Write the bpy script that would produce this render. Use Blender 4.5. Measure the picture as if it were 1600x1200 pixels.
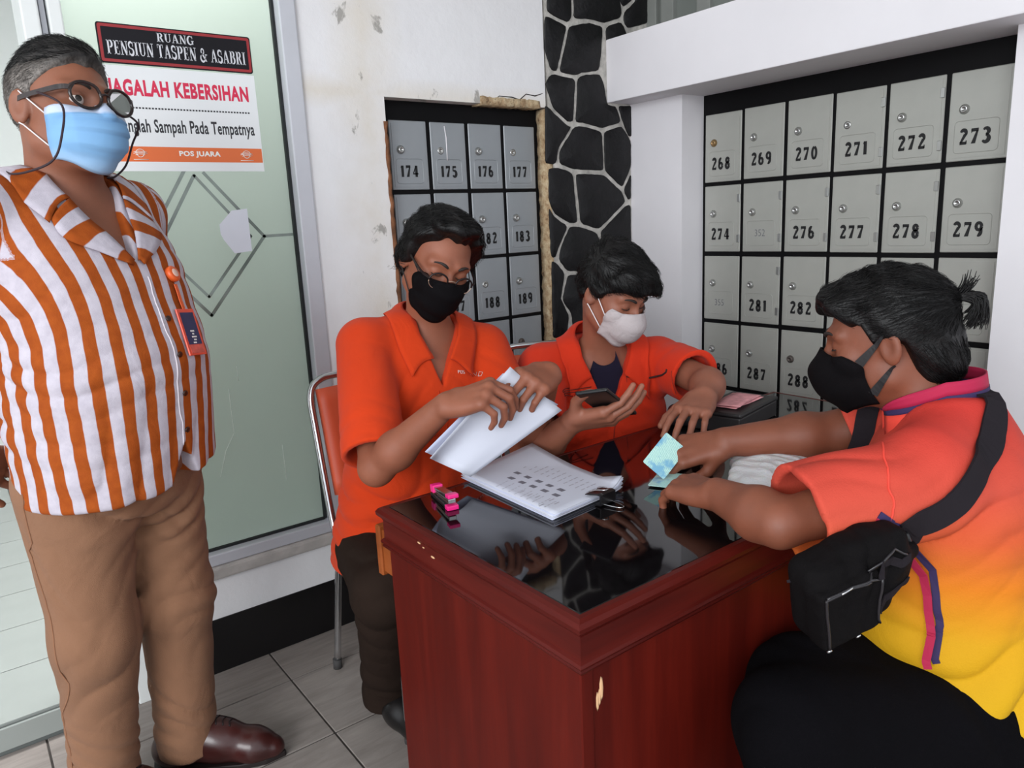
import bpy, bmesh, math, random
import numpy as np
from mathutils import Vector, Matrix

for _o in list(bpy.data.objects):
    bpy.data.objects.remove(_o, do_unlink=True)
scene = bpy.context.scene
COL = scene.collection

# ---------------------------------------------------------------- camera
CAM_H = 1.28
FPX = 1165.0                      # focal length in pixels of the 1600 px frame
RV = np.array([[0.79307557, -0.60738887, -0.04593367],     # camera right
               [-0.16532585, -0.14206179, -0.9759538],     # camera down
               [0.58625805, 0.78159913, -0.21308282]])     # camera forward
CAMP = np.array([0.0, 0.0, CAM_H])
cam_data = bpy.data.cameras.new('camera')
cam_data.sensor_fit = 'HORIZONTAL'
cam_data.sensor_width = 36.0
cam_data.lens = 36.0 * FPX / 1600.0
cam_data.clip_start = 0.02
cam = bpy.data.objects.new('camera', cam_data)
COL.objects.link(cam)
_x, _y, _z = RV[0], -RV[1], -RV[2]
cam.matrix_world = Matrix(((_x[0], _y[0], _z[0], 0), (_x[1], _y[1], _z[1], 0), (_x[2], _y[2], _z[2], CAM_H), (0, 0, 0, 1)))
scene.camera = cam

# ---------------------------------------------------------------- world, lights, exposure
world = bpy.data.worlds.new('overcast_sky')
scene.world = world
world.use_nodes = True
_bg = world.node_tree.nodes['Background']
_bg.inputs['Color'].default_value = (0.88, 0.94, 1.0, 1)
_bg.inputs['Strength'].default_value = 1.55


def area_light(name, loc, target, size, power, color=(1, 1, 1), size_y=None):
    l = bpy.data.lights.new(name, 'AREA')
    l.shape = 'RECTANGLE'
    l.size = size
    l.size_y = size_y or size
    l.energy = power
    l.color = color
    o = bpy.data.objects.new(name, l)
    COL.objects.link(o)
    o.location = loc
    o.rotation_euler = (Vector(target) - Vector(loc)).to_track_quat('-Z', 'Y').to_euler()
    return o


# daylight through the open side of the porch, and the lamps of the lit room behind the frosted pane
area_light('porch_daylight', (-2.7, -1.0, 1.9), (2.0, 1.2, 1.3), 2.6, 150, (0.95, 0.98, 1.0), 1.6)
area_light('room_lamp', (0.45, 2.55, 2.62), (0.45, 2.55, 0.0), 0.35, 72, (1.0, 1.0, 1.0))
scene.view_settings.view_transform = 'Standard'
scene.view_settings.look = 'None'
scene.view_settings.gamma = 1.0
scene.view_settings.use_curve_mapping = False
scene.view_settings.exposure = 0.0


# ---------------------------------------------------------------- geometry helpers
def ray(px, py):
    return RV.T @ np.array([px - 800.0, py - 600.0, FPX])


def atY(px, py, Y):
    d = ray(px, py)
    return CAMP + d * (Y / d[1])


def atX(px, py, X):
    d = ray(px, py)
    return CAMP + d * (X / d[0])


def atZ(px, py, Z):
    d = ray(px, py)
    return CAMP + d * ((Z - CAM_H) / d[2])


def atD(px, py, depth):
    return CAMP + ray(px, py) * (depth / FPX)


def lin(c):
    c = c / 255.0
    return c / 12.92 if c <= 0.04045 else ((c + 0.055) / 1.055) ** 2.4


def rgb(r, g, b):
    return (lin(r), lin(g), lin(b), 1.0)


# ---------------------------------------------------------------- materials
MATS = {}


class NT:
    """short-hand for building a node tree"""

    def __init__(self, name):
        self.m = bpy.data.materials.new(name)
        self.m.use_nodes = True
        self.t = self.m.node_tree
        self.n = self.t.nodes
        self.bsdf = self.n['Principled BSDF']
        self._tc = None

    def link(self, a, b):
        self.t.links.new(a, b)

    def coord(self, scale=(1, 1, 1), kind='Object', rot=(0, 0, 0)):
        tc = self.n.new('ShaderNodeTexCoord')
        mp = self.n.new('ShaderNodeMapping')
        mp.inputs['Scale'].default_value = scale
        mp.inputs['Rotation'].default_value = rot
        self.link(tc.outputs[kind], mp.inputs['Vector'])
        return mp.outputs['Vector']

    def noise(self, vec, scale, detail=4, rough=0.55, dist=0.0):
        nd = self.n.new('ShaderNodeTexNoise')
        nd.inputs['Scale'].default_value = scale
        nd.inputs['Detail'].default_value = detail
        nd.inputs['Roughness'].default_value = rough
        nd.inputs['Distortion'].default_value = dist
        self.link(vec, nd.inputs['Vector'])
        return nd.outputs['Fac']

    def ramp(self, fac, stops, interp='LINEAR'):
        nd = self.n.new('ShaderNodeValToRGB')
        cr = nd.color_ramp
        cr.interpolation = interp
        while len(cr.elements) < len(stops):
            cr.elements.new(0.5)
        for e, (p, c) in zip(cr.elements, stops):
            e.position = p
            e.color = c if len(c) == 4 else (*c, 1)
        self.link(fac, nd.inputs['Fac'])
        return nd.outputs['Color']

    def mix(self, fac, a, b, mode='MIX'):
        nd = self.n.new('ShaderNodeMix')
        nd.data_type = 'RGBA'
        nd.blend_type = mode
        for sock, v in ((nd.inputs[0], fac), (nd.inputs[6], a), (nd.inputs[7], b)):
            if hasattr(v, 'is_output'):
                self.link(v, sock)
            else:
                sock.default_value = v
        return nd.outputs[2]

    def math(self, op, a, b=0.0, c=None):
        nd = self.n.new('ShaderNodeMath')
        nd.operation = op
        vals = [a, b] + ([c] if c is not None else [])
        for i, v in enumerate(vals):
            if hasattr(v, 'is_output'):
                self.link(v, nd.inputs[i])
            else:
                nd.inputs[i].default_value = v
        return nd.outputs[0]

    def attr(self, name):
        nd = self.n.new('ShaderNodeAttribute')
        nd.attribute_name = name
        return nd.outputs['Fac']

    def bump(self, h, strength=0.3, dist=0.01):
        nd = self.n.new('ShaderNodeBump')
        nd.inputs['Strength'].default_value = strength
        nd.inputs['Distance'].default_value = dist
        self.link(h, nd.inputs['Height'])
        self.link(nd.outputs['Normal'], self.bsdf.inputs['Normal'])

    def base(self, c):
        s = self.bsdf.inputs['Base Color']
        if hasattr(c, 'is_output'):
            self.link(c, s)
        else:
            s.default_value = c

    def set(self, **kw):
        for k, v in kw.items():
            self.bsdf.inputs[k.replace('_', ' ')].default_value = v


def mat(name, color, rough=0.6, metal=0.0, var=0.08, scale=6.0, bump=0.0, bscale=60.0, bdist=0.004, spec=0.5, coat=0.0, stretch=(1, 1, 1)):
    """plain procedural material: base colour with a slight noise variation and fine relief"""
    if name in MATS:
        return MATS[name]
    t = NT(name)
    v = t.coord(stretch)
    f = t.noise(v, scale, 5)
    lo = tuple(max(0, c * (1 - var)) for c in color[:3]) + (1,)
    hi = tuple(min(1, c * (1 + var)) for c in color[:3]) + (1,)
    t.base(t.ramp(f, [(0.3, lo), (0.7, hi)]))
    t.set(Roughness=rough, Metallic=metal)
    t.bsdf.inputs['Specular IOR Level'].default_value = spec
    t.bsdf.inputs['Coat Weight'].default_value = coat
    if bump:
        t.bump(t.noise(v, bscale, 4), bump, bdist)
    MATS[name] = t.m
    return t.m


# ---------------------------------------------------------------- object helpers
def tag(o, label=None, cat=None, group=None, kind=None):
    if label:
        o['label'] = label
    if cat:
        o['category'] = cat
    if group:
        o['group'] = group
    if kind:
        o['kind'] = kind
    return o


def link_mesh(name, me, m=None, parent=None, smooth=False):
    o = bpy.data.objects.new(name, me)
    COL.objects.link(o)
    if m is not None and not me.materials:
        me.materials.append(m)
    if parent is not None:
        o.parent = parent
    if smooth and len(me.polygons):
        me.polygons.foreach_set('use_smooth', np.ones(len(me.polygons), dtype=bool))
    return o


def raw(name, verts, faces, m=None, parent=None, smooth=False):
    me = bpy.data.meshes.new(name)
    me.from_pydata([tuple(map(float, v)) for v in verts], [], [tuple(f) for f in faces])
    me.update()
    return link_mesh(name, me, m, parent, smooth)


def done(name, bm, m=None, parent=None, smooth=False, bevel=0.0, seg=2):
    if bevel:
        bmesh.ops.bevel(bm, geom=list(bm.edges), offset=bevel, segments=seg, affect='EDGES', profile=0.6, clamp_overlap=True)
    bmesh.ops.recalc_face_normals(bm, faces=list(bm.faces))
    me = bpy.data.meshes.new(name)
    bm.to_mesh(me)
    bm.free()
    return link_mesh(name, me, m, parent, smooth)


def empty(name, loc=(0, 0, 0), rz=0.0):
    o = bpy.data.objects.new(name, None)
    COL.objects.link(o)
    o.empty_display_size = 0.05
    o.location = loc
    o.rotation_euler = (0, 0, rz)
    return o


def add_box(bm, lo, hi, M=None):
    vs = []
    for i in range(8):
        p = Vector((hi[0] if i & 1 else lo[0], hi[1] if i & 2 else lo[1], hi[2] if i & 4 else lo[2]))
        vs.append(bm.verts.new(M @ p if M is not None else p))
    for f in ((0, 2, 3, 1), (4, 5, 7, 6), (0, 1, 5, 4), (2, 6, 7, 3), (0, 4, 6, 2), (1, 3, 7, 5)):
        bm.faces.new([vs[i] for i in f])


def box(name, lo, hi, m, parent=None, bevel=0.0, seg=2, M=None):
    bm = bmesh.new()
    add_box(bm, lo, hi, M)
    return done(name, bm, m, parent, bevel=bevel, seg=seg)


def add_prism(bm, poly, n_off):
    """extrude a 3-D polygon along the vector n_off"""
    a = [bm.verts.new(p) for p in poly]
    b = [bm.verts.new(Vector(p) + Vector(n_off)) for p in poly]
    n = len(a)
    bm.faces.new(a)
    bm.faces.new(b[::-1])
    for i in range(n):
        bm.faces.new((a[i], b[i], b[(i + 1) % n], a[(i + 1) % n]))


def smooth_path(pts, n=8, closed=False):
    """Catmull-Rom through the points"""
    P = [np.array(p, float) for p in pts]
    out = []
    N = len(P)
    segs = N if closed else N - 1
    for i in range(segs):
        if closed:
            p0, p1, p2, p3 = P[(i - 1) % N], P[i], P[(i + 1) % N], P[(i + 2) % N]
        else:
            p0, p1, p2, p3 = P[max(i - 1, 0)], P[i], P[i + 1], P[min(i + 2, N - 1)]
        for k in range(n):
            t = k / n
            out.append(0.5 * ((2 * p1) + (-p0 + p2) * t + (2 * p0 - 5 * p1 + 4 * p2 - p3) * t * t + (-p0 + 3 * p1 - 3 * p2 + p3) * t ** 3))
    if not closed:
        out.append(P[-1])
    return out


def tube_data(pts, r, sides=8, closed=False, caps=True):
    P = [np.array(p, float) for p in pts]
    N = len(P)
    rr = r if hasattr(r, '__len__') else [r] * N
    verts, faces = [], []
    up = None
    for i in range(N):
        a = P[(i - 1) % N] if (closed or i > 0) else P[i]
        b = P[(i + 1) % N] if (closed or i < N - 1) else P[i]
        t = b - a
        t /= (np.linalg.norm(t) + 1e-12)
        if up is None:
            h = np.array([0, 0, 1.0]) if abs(t[2]) < 0.9 else np.array([1.0, 0, 0])
            up = h - t * (h @ t)
        else:
            up = up - t * (up @ t)
        up /= (np.linalg.norm(up) + 1e-12)
        s = np.cross(t, up)
        for k in range(sides):
            an = 2 * math.pi * k / sides
            verts.append(P[i] + rr[i] * (math.cos(an) * up + math.sin(an) * s))
    M = N if closed else N - 1
    for i in range(M):
        for k in range(sides):
            k2 = (k + 1) % sides
            j = (i + 1) % N
            faces.append((i * sides + k, i * sides + k2, j * sides + k2, j * sides + k))
    if not closed and caps:
        faces.append(tuple(range(sides))[::-1])
        faces.append(tuple((N - 1) * sides + k for k in range(sides)))
    return verts, faces


def tube(name, pts, r, m, parent=None, sides=8, closed=False):
    v, f = tube_data(pts, r, sides, closed)
    return raw(name, v, f, m, parent, True)


def tubes(name, paths, r, m, parent=None, sides=8):
    V, F = [], []
    for p in paths:
        v, f = tube_data(p, r, sides)
        o = len(V)
        V += v
        F += [tuple(i + o for i in q) for q in f]
    return raw(name, V, F, m, parent, True)


def lathe(name, profile, m, parent=None, n=24, M=None):
    """profile: (radius, height) pairs, turned about local z"""
    V, F = [], []
    for (r, h) in profile:
        for k in range(n):
            a = 2 * math.pi * k / n
            p = Vector((r * math.cos(a), r * math.sin(a), h))
            V.append(M @ p if M is not None else p)
    L = len(profile)
    for i in range(L - 1):
        for k in range(n):
            k2 = (k + 1) % n
            F.append((i * n + k, i * n + k2, (i + 1) * n + k2, (i + 1) * n + k))
    F.append(tuple(range(n))[::-1])
    F.append(tuple((L - 1) * n + k for k in range(n)))
    return raw(name, V, F, m, parent, True)


def sheet(name, grid, m, parent=None, thick=0.0, smooth=True):
    """grid: rows x cols x 3 points"""
    g = np.asarray(grid, float)
    r, c = g.shape[:2]
    V = [tuple(p) for p in g.reshape(-1, 3)]
    F = [(i * c + j, i * c + j + 1, (i + 1) * c + j + 1, (i + 1) * c + j) for i in range(r - 1) for j in range(c - 1)]
    o = raw(name, V, F, m, parent, smooth)
    if thick:
        md = o.modifiers.new('thick', 'SOLIDIFY')
        md.thickness = thick
        md.offset = 0
    return o


# ---------------------------------------------------------------- lettering
def text_mesh(name, s, size, m, M, parent=None, bold=0.0, xs=1.0, depth=0.0006, align='CENTER', space=1.0):
    cu = bpy.data.curves.new(name + '_curve', 'FONT')
    cu.body = s
    cu.size = size
    cu.align_x = align
    cu.align_y = 'CENTER'
    cu.extrude = depth
    cu.offset = bold
    cu.space_character = space
    cu.resolution_u = 3
    tmp = bpy.data.objects.new(name + '_tmp', cu)
    COL.objects.link(tmp)
    dg = bpy.context.evaluated_depsgraph_get()
    me = bpy.data.meshes.new_from_object(tmp.evaluated_get(dg))
    bpy.data.objects.remove(tmp, do_unlink=True)
    bpy.data.curves.remove(cu)
    me.name = name
    S = Matrix.Diagonal((xs, 1, 1, 1))
    me.transform(M @ S)
    me.materials.clear()
    return link_mesh(name, me, m, parent)


def frame(o, x, y, z=None):
    """matrix with the given origin and axis directions"""
    x = Vector(x).normalized()
    y = Vector(y)
    y = (y - x * y.dot(x)).normalized()
    z = x.cross(y)
    return Matrix(((x[0], y[0], z[0], o[0]), (x[1], y[1], z[1], o[1]), (x[2], y[2], z[2], o[2]), (0, 0, 0, 1)))


# a small serif face: strokes of a broad pen; 'x' strokes are widened sideways, 'y' strokes up and down
def _arc(cx, cy, rx, ry, a0, a1, w0, w1, n=8):
    out = []
    for i in range(n + 1):
        t = i / n
        a = math.radians(a0 + (a1 - a0) * t)
        out.append((cx + rx * math.cos(a), cy + ry * math.sin(a), w0 + (w1 - w0) * math.sin(math.pi * t)))
    return out


TH, TN = 0.20, 0.075
GLYPH = {
    'I': (0.42, [('x', [(.21, 0, TH), (.21, 1, TH)]), ('y', [(.02, .03, .06), (.40, .03, .06)]), ('y', [(.02, .97, .06), (.40, .97, .06)])]),
    'P': (0.72, [('x', [(.2, 0, TH), (.2, 1, TH)]), ('y', [(.02, .03, .06), (.40, .03, .06)]), ('y', [(.02, .97, .06), (.42, .97, .06)]),
                 ('n', _arc(.36, .73, .26, .24, 90, -90, .06, .2))]),
    'R': (0.80, [('x', [(.2, 0, TH), (.2, 1, TH)]), ('y', [(.02, .03, .06), (.40, .03, .06)]), ('y', [(.02, .97, .06), (.42, .97, .06)]),
                 ('n', _arc(.36, .75, .24, .22, 90, -90, .06, .19)), ('x', [(.44, .52, .2), (.68, .02, .2)]), ('y', [(.58, .03, .06), (.80, .03, .06)])]),
    'B': (0.76, [('x', [(.2, 0, TH), (.2, 1, TH)]), ('y', [(.02, .03, .06), (.40, .03, .06)]), ('y', [(.02, .97, .06), (.42, .97, .06)]),
                 ('n', _arc(.36, .76, .23, .21, 90, -90, .06, .18)), ('n', _arc(.38, .29, .27, .26, 90, -90, .06, .2))]),
    'E': (0.68, [('x', [(.2, 0, TH), (.2, 1, TH)]), ('y', [(.02, .03, .06), (.62, .03, .06)]), ('y', [(.02, .97, .06), (.60, .97, .06)]),
                 ('y', [(.25, .5, .06), (.46, .5, .06)]), ('x', [(.60, .0, .06), (.60, .28, .03)]), ('x', [(.58, 1, .06), (.58, .74, .03)]), ('x', [(.46, .38, .04), (.46, .62, .04)])]),
    'N': (0.84, [('x', [(.16, 0, TN), (.16, 1, TN)]), ('x', [(.70, 0, TN), (.70, 1, TN)]), ('x', [(.16, 1, .22), (.68, 0, .22)]),
                 ('y', [(.02, .03, .06), (.30, .03, .06)]), ('y', [(.0, .97, .06), (.2, .97, .06)]), ('y', [(.56, .97, .06), (.84, .97, .06)])]),
    'S': (0.62, [('n', _arc(.31, .74, .23, .23, 20, 270, .06, .17)), ('n', _arc(.31, .27, .24, .24, 90, -160, .06, .2)),
                 ('x', [(.53, .66, .05), (.53, .98, .05)]), ('x', [(.07, .34, .05), (.07, .02, .05)])]),
    'U': (0.82, [('x', [(.2, 1, TH), (.2, .3, TH)]), ('n', _arc(.43, .3, .23, .26, 180, 360, .14, .05)), ('x', [(.66, .3, TN), (.66, 1, TN)]),
                 ('y', [(.02, .97, .06), (.40, .97, .06)]), ('y', [(.52, .97, .06), (.80, .97, .06)])]),
    'T': (0.72, [('x', [(.36, 0, TH), (.36, 1, TH)]), ('y', [(.18, .03, .06), (.54, .03, .06)]), ('y', [(.04, .97, .06), (.68, .97, .06)]),
                 ('x', [(.05, 1, .06), (.05, .72, .03)]), ('x', [(.67, 1, .06), (.67, .72, .03)])]),
    'A': (0.82, [('x', [(.38, 1, .1), (.13, 0, TN)]), ('x', [(.40, 1, .18), (.67, 0, TH)]), ('y', [(.2, .33, .06), (.58, .33, .06)]),
                 ('y', [(.0, .03, .06), (.26, .03, .06)]), ('y', [(.5, .03, .06), (.84, .03, .06)])]),
    'G': (0.84, [('n', _arc(.40, .5, .30, .47, 50, 320, .07, .21, 14)), ('x', [(.66, 1.0, .05), (.66, .68, .05)]), ('x', [(.66, .04, .17), (.66, .44, .17)]), ('y', [(.5, .44, .06), (.82, .44, .06)])]),
    '&': (0.90, [('n', _arc(.36, .77, .17, .2, 0, 360, .1, .12, 12)), ('x', [(.26, .66, .2), (.74, .02, .2)]), ('n', _arc(.34, .27, .27, .27, 130, 340, .08, .17, 10)),
                 ('x', [(.58, .18, .07), (.76, .52, .07)]), ('y', [(.62, .53, .06), (.9, .53, .06)])]),
    ' ': (0.34, []),
    # heavy narrow numerals
    '0': (0.62, [('n', _arc(.3, .5, .19, .45, 90, 450, .16, .16, 16))]),
    '1': (0.42, [('x', [(.24, 0, .2), (.24, 1, .2)]), ('x', [(.16, .98, .08), (.08, .8, .05)])]),
    '2': (0.62, [('n', _arc(.3, .74, .19, .22, 160, -20, .12, .2, 8)), ('x', [(.46, .7, .2), (.14, .1, .12)]), ('y', [(.08, .07, .15), (.54, .07, .15)]), ('x', [(.52, .02, .07), (.52, .26, .05)])]),
    '3': (0.62, [('n', _arc(.28, .75, .19, .2, 150, -90, .1, .2, 10)), ('n', _arc(.28, .28, .22, .24, 90, -150, .1, .22, 10))]),
    '4': (0.64, [('x', [(.42, 0, .2), (.42, 1, .2)]), ('x', [(.38, .98, .08), (.08, .3, .08)]), ('y', [(.04, .28, .09), (.62, .28, .09)])]),
    '5': (0.62, [('x', [(.14, .98, .09), (.12, .52, .08)]), ('y', [(.1, .92, .15), (.5, .92, .15)]), ('n', _arc(.27, .3, .22, .27, 120, -150, .1, .22, 10))]),
    '6': (0.62, [('n', _arc(.3, .3, .19, .25, 0, 360, .17, .17, 12)), ('n', _arc(.34, .45, .23, .5, 80, 185, .08, .2, 8))]),
    '7': (0.60, [('y', [(.06, .91, .17), (.54, .91, .17)]), ('x', [(.47, .88, .1), (.22, 0, .22)]), ('x', [(.08, .98, .06), (.08, .7, .03)])]),
    '8': (0.62, [('n', _arc(.3, .75, .15, .19, 0, 360, .17, .17, 12)), ('n', _arc(.3, .27, .17, .23, 0, 360, .19, .19, 12))]),
    '9': (0.62, [('n', _arc(.3, .7, .19, .25, 0, 360, .17, .17, 12)), ('n', _arc(.26, .55, .23, .5, -100, 5, .08, .2, 8))]),
}


def serif_text(name, s, height, m, M, parent=None, xs=1.0, gap=0.06, depth=0.0008, width=None, bold=1.0):
    V, F = [], []
    adv = sum(GLYPH[c][0] + gap for c in s) - gap
    if width:
        xs = width / (adv * height)
    cx = -adv / 2
    for c in s:
        w, strokes = GLYPH[c]
        for mode, pts in strokes:
            base = len(V)
            n = len(pts)
            for i, (x, y, t) in enumerate(pts):
                t = t * bold
                if mode == 'x':
                    ox, oy = t / 2, 0
                elif mode == 'y':
                    ox, oy = 0, t / 2
                else:
                    a = pts[max(i - 1, 0)]
                    b = pts[min(i + 1, n - 1)]
                    dx, dy = b[0] - a[0], b[1] - a[1]
                    L = math.hypot(dx, dy) or 1
                    ox, oy = -dy / L * t / 2, dx / L * t / 2
                for s_ in (1, -1):
                    V.append(M @ Vector(((cx + x + s_ * ox) * height * xs, (y - 0.5 + s_ * oy) * height, depth)))
            for i in range(n - 1):
                F.append((base + 2 * i, base + 2 * i + 1, base + 2 * i + 3, base + 2 * i + 2))
        cx += w + gap
    return raw(name, V, F, m, parent)
# ================================================================ the setting
YA = 2.157        # face of the back wall
XB = 2.256        # face of the right wall
YR = 2.207        # recessed mailbox face in the back wall
XR = 2.380        # recessed mailbox face in the right wall


def m_plaster():
    t = NT('old_white_plaster')
    v = t.coord()
    big = t.noise(v, 1.6, 5, 0.6)
    c = t.ramp(big, [(0.3, rgb(226, 224, 226)), (0.7, rgb(240, 240, 242))])
    # yellowed and grey flaked patches near the mailbox opening
    sx = t.n.new('ShaderNodeSeparateXYZ')
    t.link(v, sx.inputs[0])
    x, z = sx.outputs[0], sx.outputs[2]
    near = t.math('SUBTRACT', 1.0, t.math('MULTIPLY', t.math('ABSOLUTE', t.math('SUBTRACT', x, 1.12)), 5.5))
    nearx = t.math('MAXIMUM', near, 0.0)
    edge = t.math('MAXIMUM', nearx, t.math('SUBTRACT', 1.0, t.math('MULTIPLY', t.math('ABSOLUTE', t.math('SUBTRACT', z, 1.68)), 14.0)))
    n2 = t.noise(t.coord((1, 1, 0.55)), 13.0, 6, 0.65, 0.4)
    n3 = t.noise(v, 5.0, 5, 0.6)
    f1 = t.ramp(t.math('MULTIPLY', edge, n3), [(0.12, (0, 0, 0)), (0.55, (1, 1, 1))])
    c = t.mix(t.math('MULTIPLY', f1, 0.55), c, rgb(214, 203, 184))
    f2 = t.ramp(t.math('ADD', n2, t.math('MULTIPLY', edge, 0.13)), [(0.705, (0, 0, 0)), (0.76, (1, 1, 1))])
    c = t.mix(t.math('MULTIPLY', f2, 0.75), c, rgb(138, 134, 128))
    t.base(c)
    t.set(Roughness=0.75)
    t.bump(t.math('ADD', t.noise(v, 9, 6, 0.6), t.math('MULTIPLY', f2, -0.4)), 0.35, 0.012)
    return t.m


M_PLASTER = m_plaster()
M_WHITE = mat('white_paint', rgb(226, 223, 227), 0.6, var=0.03, scale=3, bump=0.12, bscale=14, bdist=0.006)
M_BLACKPAINT = mat('black_gloss_paint', rgb(14, 12, 14), 0.38, var=0.3, scale=8, bump=0.1, bscale=20)
M_FRAME = mat('pale_grey_aluminium', rgb(196, 197, 204), 0.4, 0.15, var=0.05, scale=5)
M_WFRAME = mat('white_lacquered_frame', rgb(226, 229, 228), 0.35, var=0.03)
M_RUBBER = mat('black_rubber_seal', rgb(16, 20, 22), 0.6)
M_MORTAR = mat('grey_white_mortar', rgb(178, 174, 168), 0.9, var=0.35, scale=26, bump=0.6, bscale=90, bdist=0.006)
M_STONE = mat('black_painted_stone', rgb(17, 16, 18), 0.55, var=0.5, scale=9, bump=0.5, bscale=35, bdist=0.01, spec=0.3)


def m_crumble():
    t = NT('crumbling_tan_plaster')
    v = t.coord()
    n = t.noise(v, 38, 6, 0.7)
    c = t.ramp(n, [(0.30, rgb(70, 48, 34)), (0.42, rgb(168, 138, 104)), (0.62, rgb(206, 186, 152)), (0.8, rgb(226, 216, 196))])
    t.base(c)
    t.set(Roughness=0.9)
    t.bump(n, 0.8, 0.012)
    return t.m


M_CRUMBLE = m_crumble()


def m_tile(name, c0, c1, rough, streak=(1, 6, 1)):
    t = NT(name)
    v = t.coord(streak)
    f = t.noise(v, 5, 7, 0.68, 0.6)
    g = t.noise(t.coord((1.3, 1, 1)), 1.7, 4, 0.6)
    c = t.ramp(f, [(0.3, c0), (0.7, c1)])
    t.base(t.mix(t.math('MULTIPLY', g, 0.3), c, rgb(92, 84, 80)))
    t.set(Roughness=rough)
    t.bump(f, 0.15, 0.004)
    return t.m


M_FLOORTILE = m_tile('grey_stone_look_floor_tile', rgb(130, 122, 117), rgb(162, 153, 147), 0.45)
M_GROUT = mat('dark_grout', rgb(66, 61, 58), 0.9, var=0.25, scale=20)
M_INTILE = mat('white_room_floor_tile', rgb(150, 155, 151), 0.25, var=0.04, scale=4)

# ---- floor: grout bed and single tiles, 60 x 30 cm
o = box('floor', (-1.6, -0.6, -0.05), (2.7, YA, -0.003), M_GROUT)
tag(o, kind='structure')
floor = o
bm = bmesh.new()
add_box(bm, (0.0025, 0.0025, -0.012), (0.5965, 0.3025, 0.0))
bmesh.ops.bevel(bm, geom=list(bm.edges), offset=0.0015, segments=1, affect='EDGES')
tile_me = bpy.data.meshes.new('floor_tile')
bm.to_mesh(tile_me)
bm.free()
tile_me.materials.append(M_FLOORTILE)
for i in range(-3, 4):
    for j in range(-8, 2):
        x0, y0 = 0.624 + 0.599 * i, 1.671 + 0.305 * j
        if y0 > YA - 0.02:
            continue
        t_ = bpy.data.objects.new('floor_tile', tile_me)
        COL.objects.link(t_)
        t_.parent = floor
        sy = min(1.0, (YA - y0) / 0.305)
        t_.location = (x0, y0, 0.0)
        t_.scale = (1, sy, 1)
# the paved ground of the open side, further out
o = box('ground_outside', (-9, -9, -0.09), (9, YA + 0.1, -0.052), mat('grey_concrete_ground', rgb(128, 124, 120), 0.85, var=0.15))
tag(o, kind='structure')

# ---- back wall, built around the doorway, the pane and the mailbox recess
WT = 0.14
bm = bmesh.new()
ZT = 3.0
for lo, hi in (((0.915, YA, 0.0), (1.178, YA + WT, ZT)),            # pier between pane and mailboxes
               ((1.178, YA, 1.672), (1.827, YA + WT, ZT)),          # above the mailboxes
               ((1.178, YR + 0.03, 0.0), (1.827, YA + WT, 1.672)),  # behind the mailboxes
               ((1.178, YA, 0.0), (1.827, YR + 0.03, 0.16)),        # below the mailboxes
               ((0.33, YA, 2.42), (0.915, YA + WT, ZT)),            # above the pane
               ((-1.6, YA, 2.42), (0.33, YA + WT, ZT)),             # above the doorway
               ((-1.6, YA, 0.0), (-0.75, YA + WT, 2.42)),
               ((0.30, YA, 0.0), (0.915, YA + WT, 0.312))):         # parapet under the pane
    add_box(bm, lo, hi)
o = done('wall_back', bm, M_PLASTER)
tag(o, kind='structure')
wall_back = o
o = box('baseboard_back', (0.30, YA - 0.003, 0.0), (1.83, YA + 0.02, 0.170), M_BLACKPAINT, bevel=0.002)
tag(o, kind='structure')


# flaked reveal of the mailbox opening: ragged strip on the right, ragged lip on top, rust line on the left
def ragged(name, lo, hi, n, m, amp, seed, axis=2):
    random.seed(seed)
    bm = bmesh.new()
    rings = []
    for i in range(n + 1):
        t = i / n
        c = [lo[k] + (hi[k] - lo[k]) * t if k == axis else None for k in range(3)]
        ks = [k for k in range(3) if k != axis]
        ring = []
        for (u, w) in ((0, 0), (1, 0), (1, 1), (0, 1)):
            p = list(c)
            p[ks[0]] = (hi if u else lo)[ks[0]] + random.uniform(-amp, amp)
            p[ks[1]] = (hi if w else lo)[ks[1]] + random.uniform(-amp, amp) * 0.5
            ring.append(bm.verts.new(p))
        rings.append(ring)
    for a, b in zip(rings, rings[1:]):
        for k in range(4):
            bm.faces.new((a[k], a[(k + 1) % 4], b[(k + 1) % 4], b[k]))
    bm.faces.new(rings[0])
    bm.faces.new(rings[-1][::-1])
    o = done(name, bm, m, None, True)
    return tag(o, kind='structure')


ragged('trim_1', (1.822, YA - 0.004, 0.16), (1.848, YR + 0.012, 1.668), 90, M_CRUMBLE, 0.0035, 3)
ragged('trim_2', (1.54, YA - 0.004, 1.668), (1.80, YR + 0.01, 1.694), 26, M_CRUMBLE, 0.004, 4, axis=0)
ragged('trim_3', (1.170, YA - 0.002, 0.16), (1.182, YR + 0.01, 1.60), 80, mat('rusty_flaked_edge', rgb(120, 78, 52), 0.9, var=0.6, scale=30, bump=0.5), 0.003, 5)
# crack running from the recess to the stones
ck = [(758, 158), (768, 160), (780, 150), (800, 152), (812, 156), (822, 147), (836, 150), (848, 146)]
o = tube('trim_4', [atY(x, y, YA - 0.0005) for x, y in ck], [0.0008, .0016, .0012, .0022, .002, .0016, .0022, .0008], mat('dark_crack', rgb(30, 24, 20), 0.9), sides=5)
tag(o, kind='structure')

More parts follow.
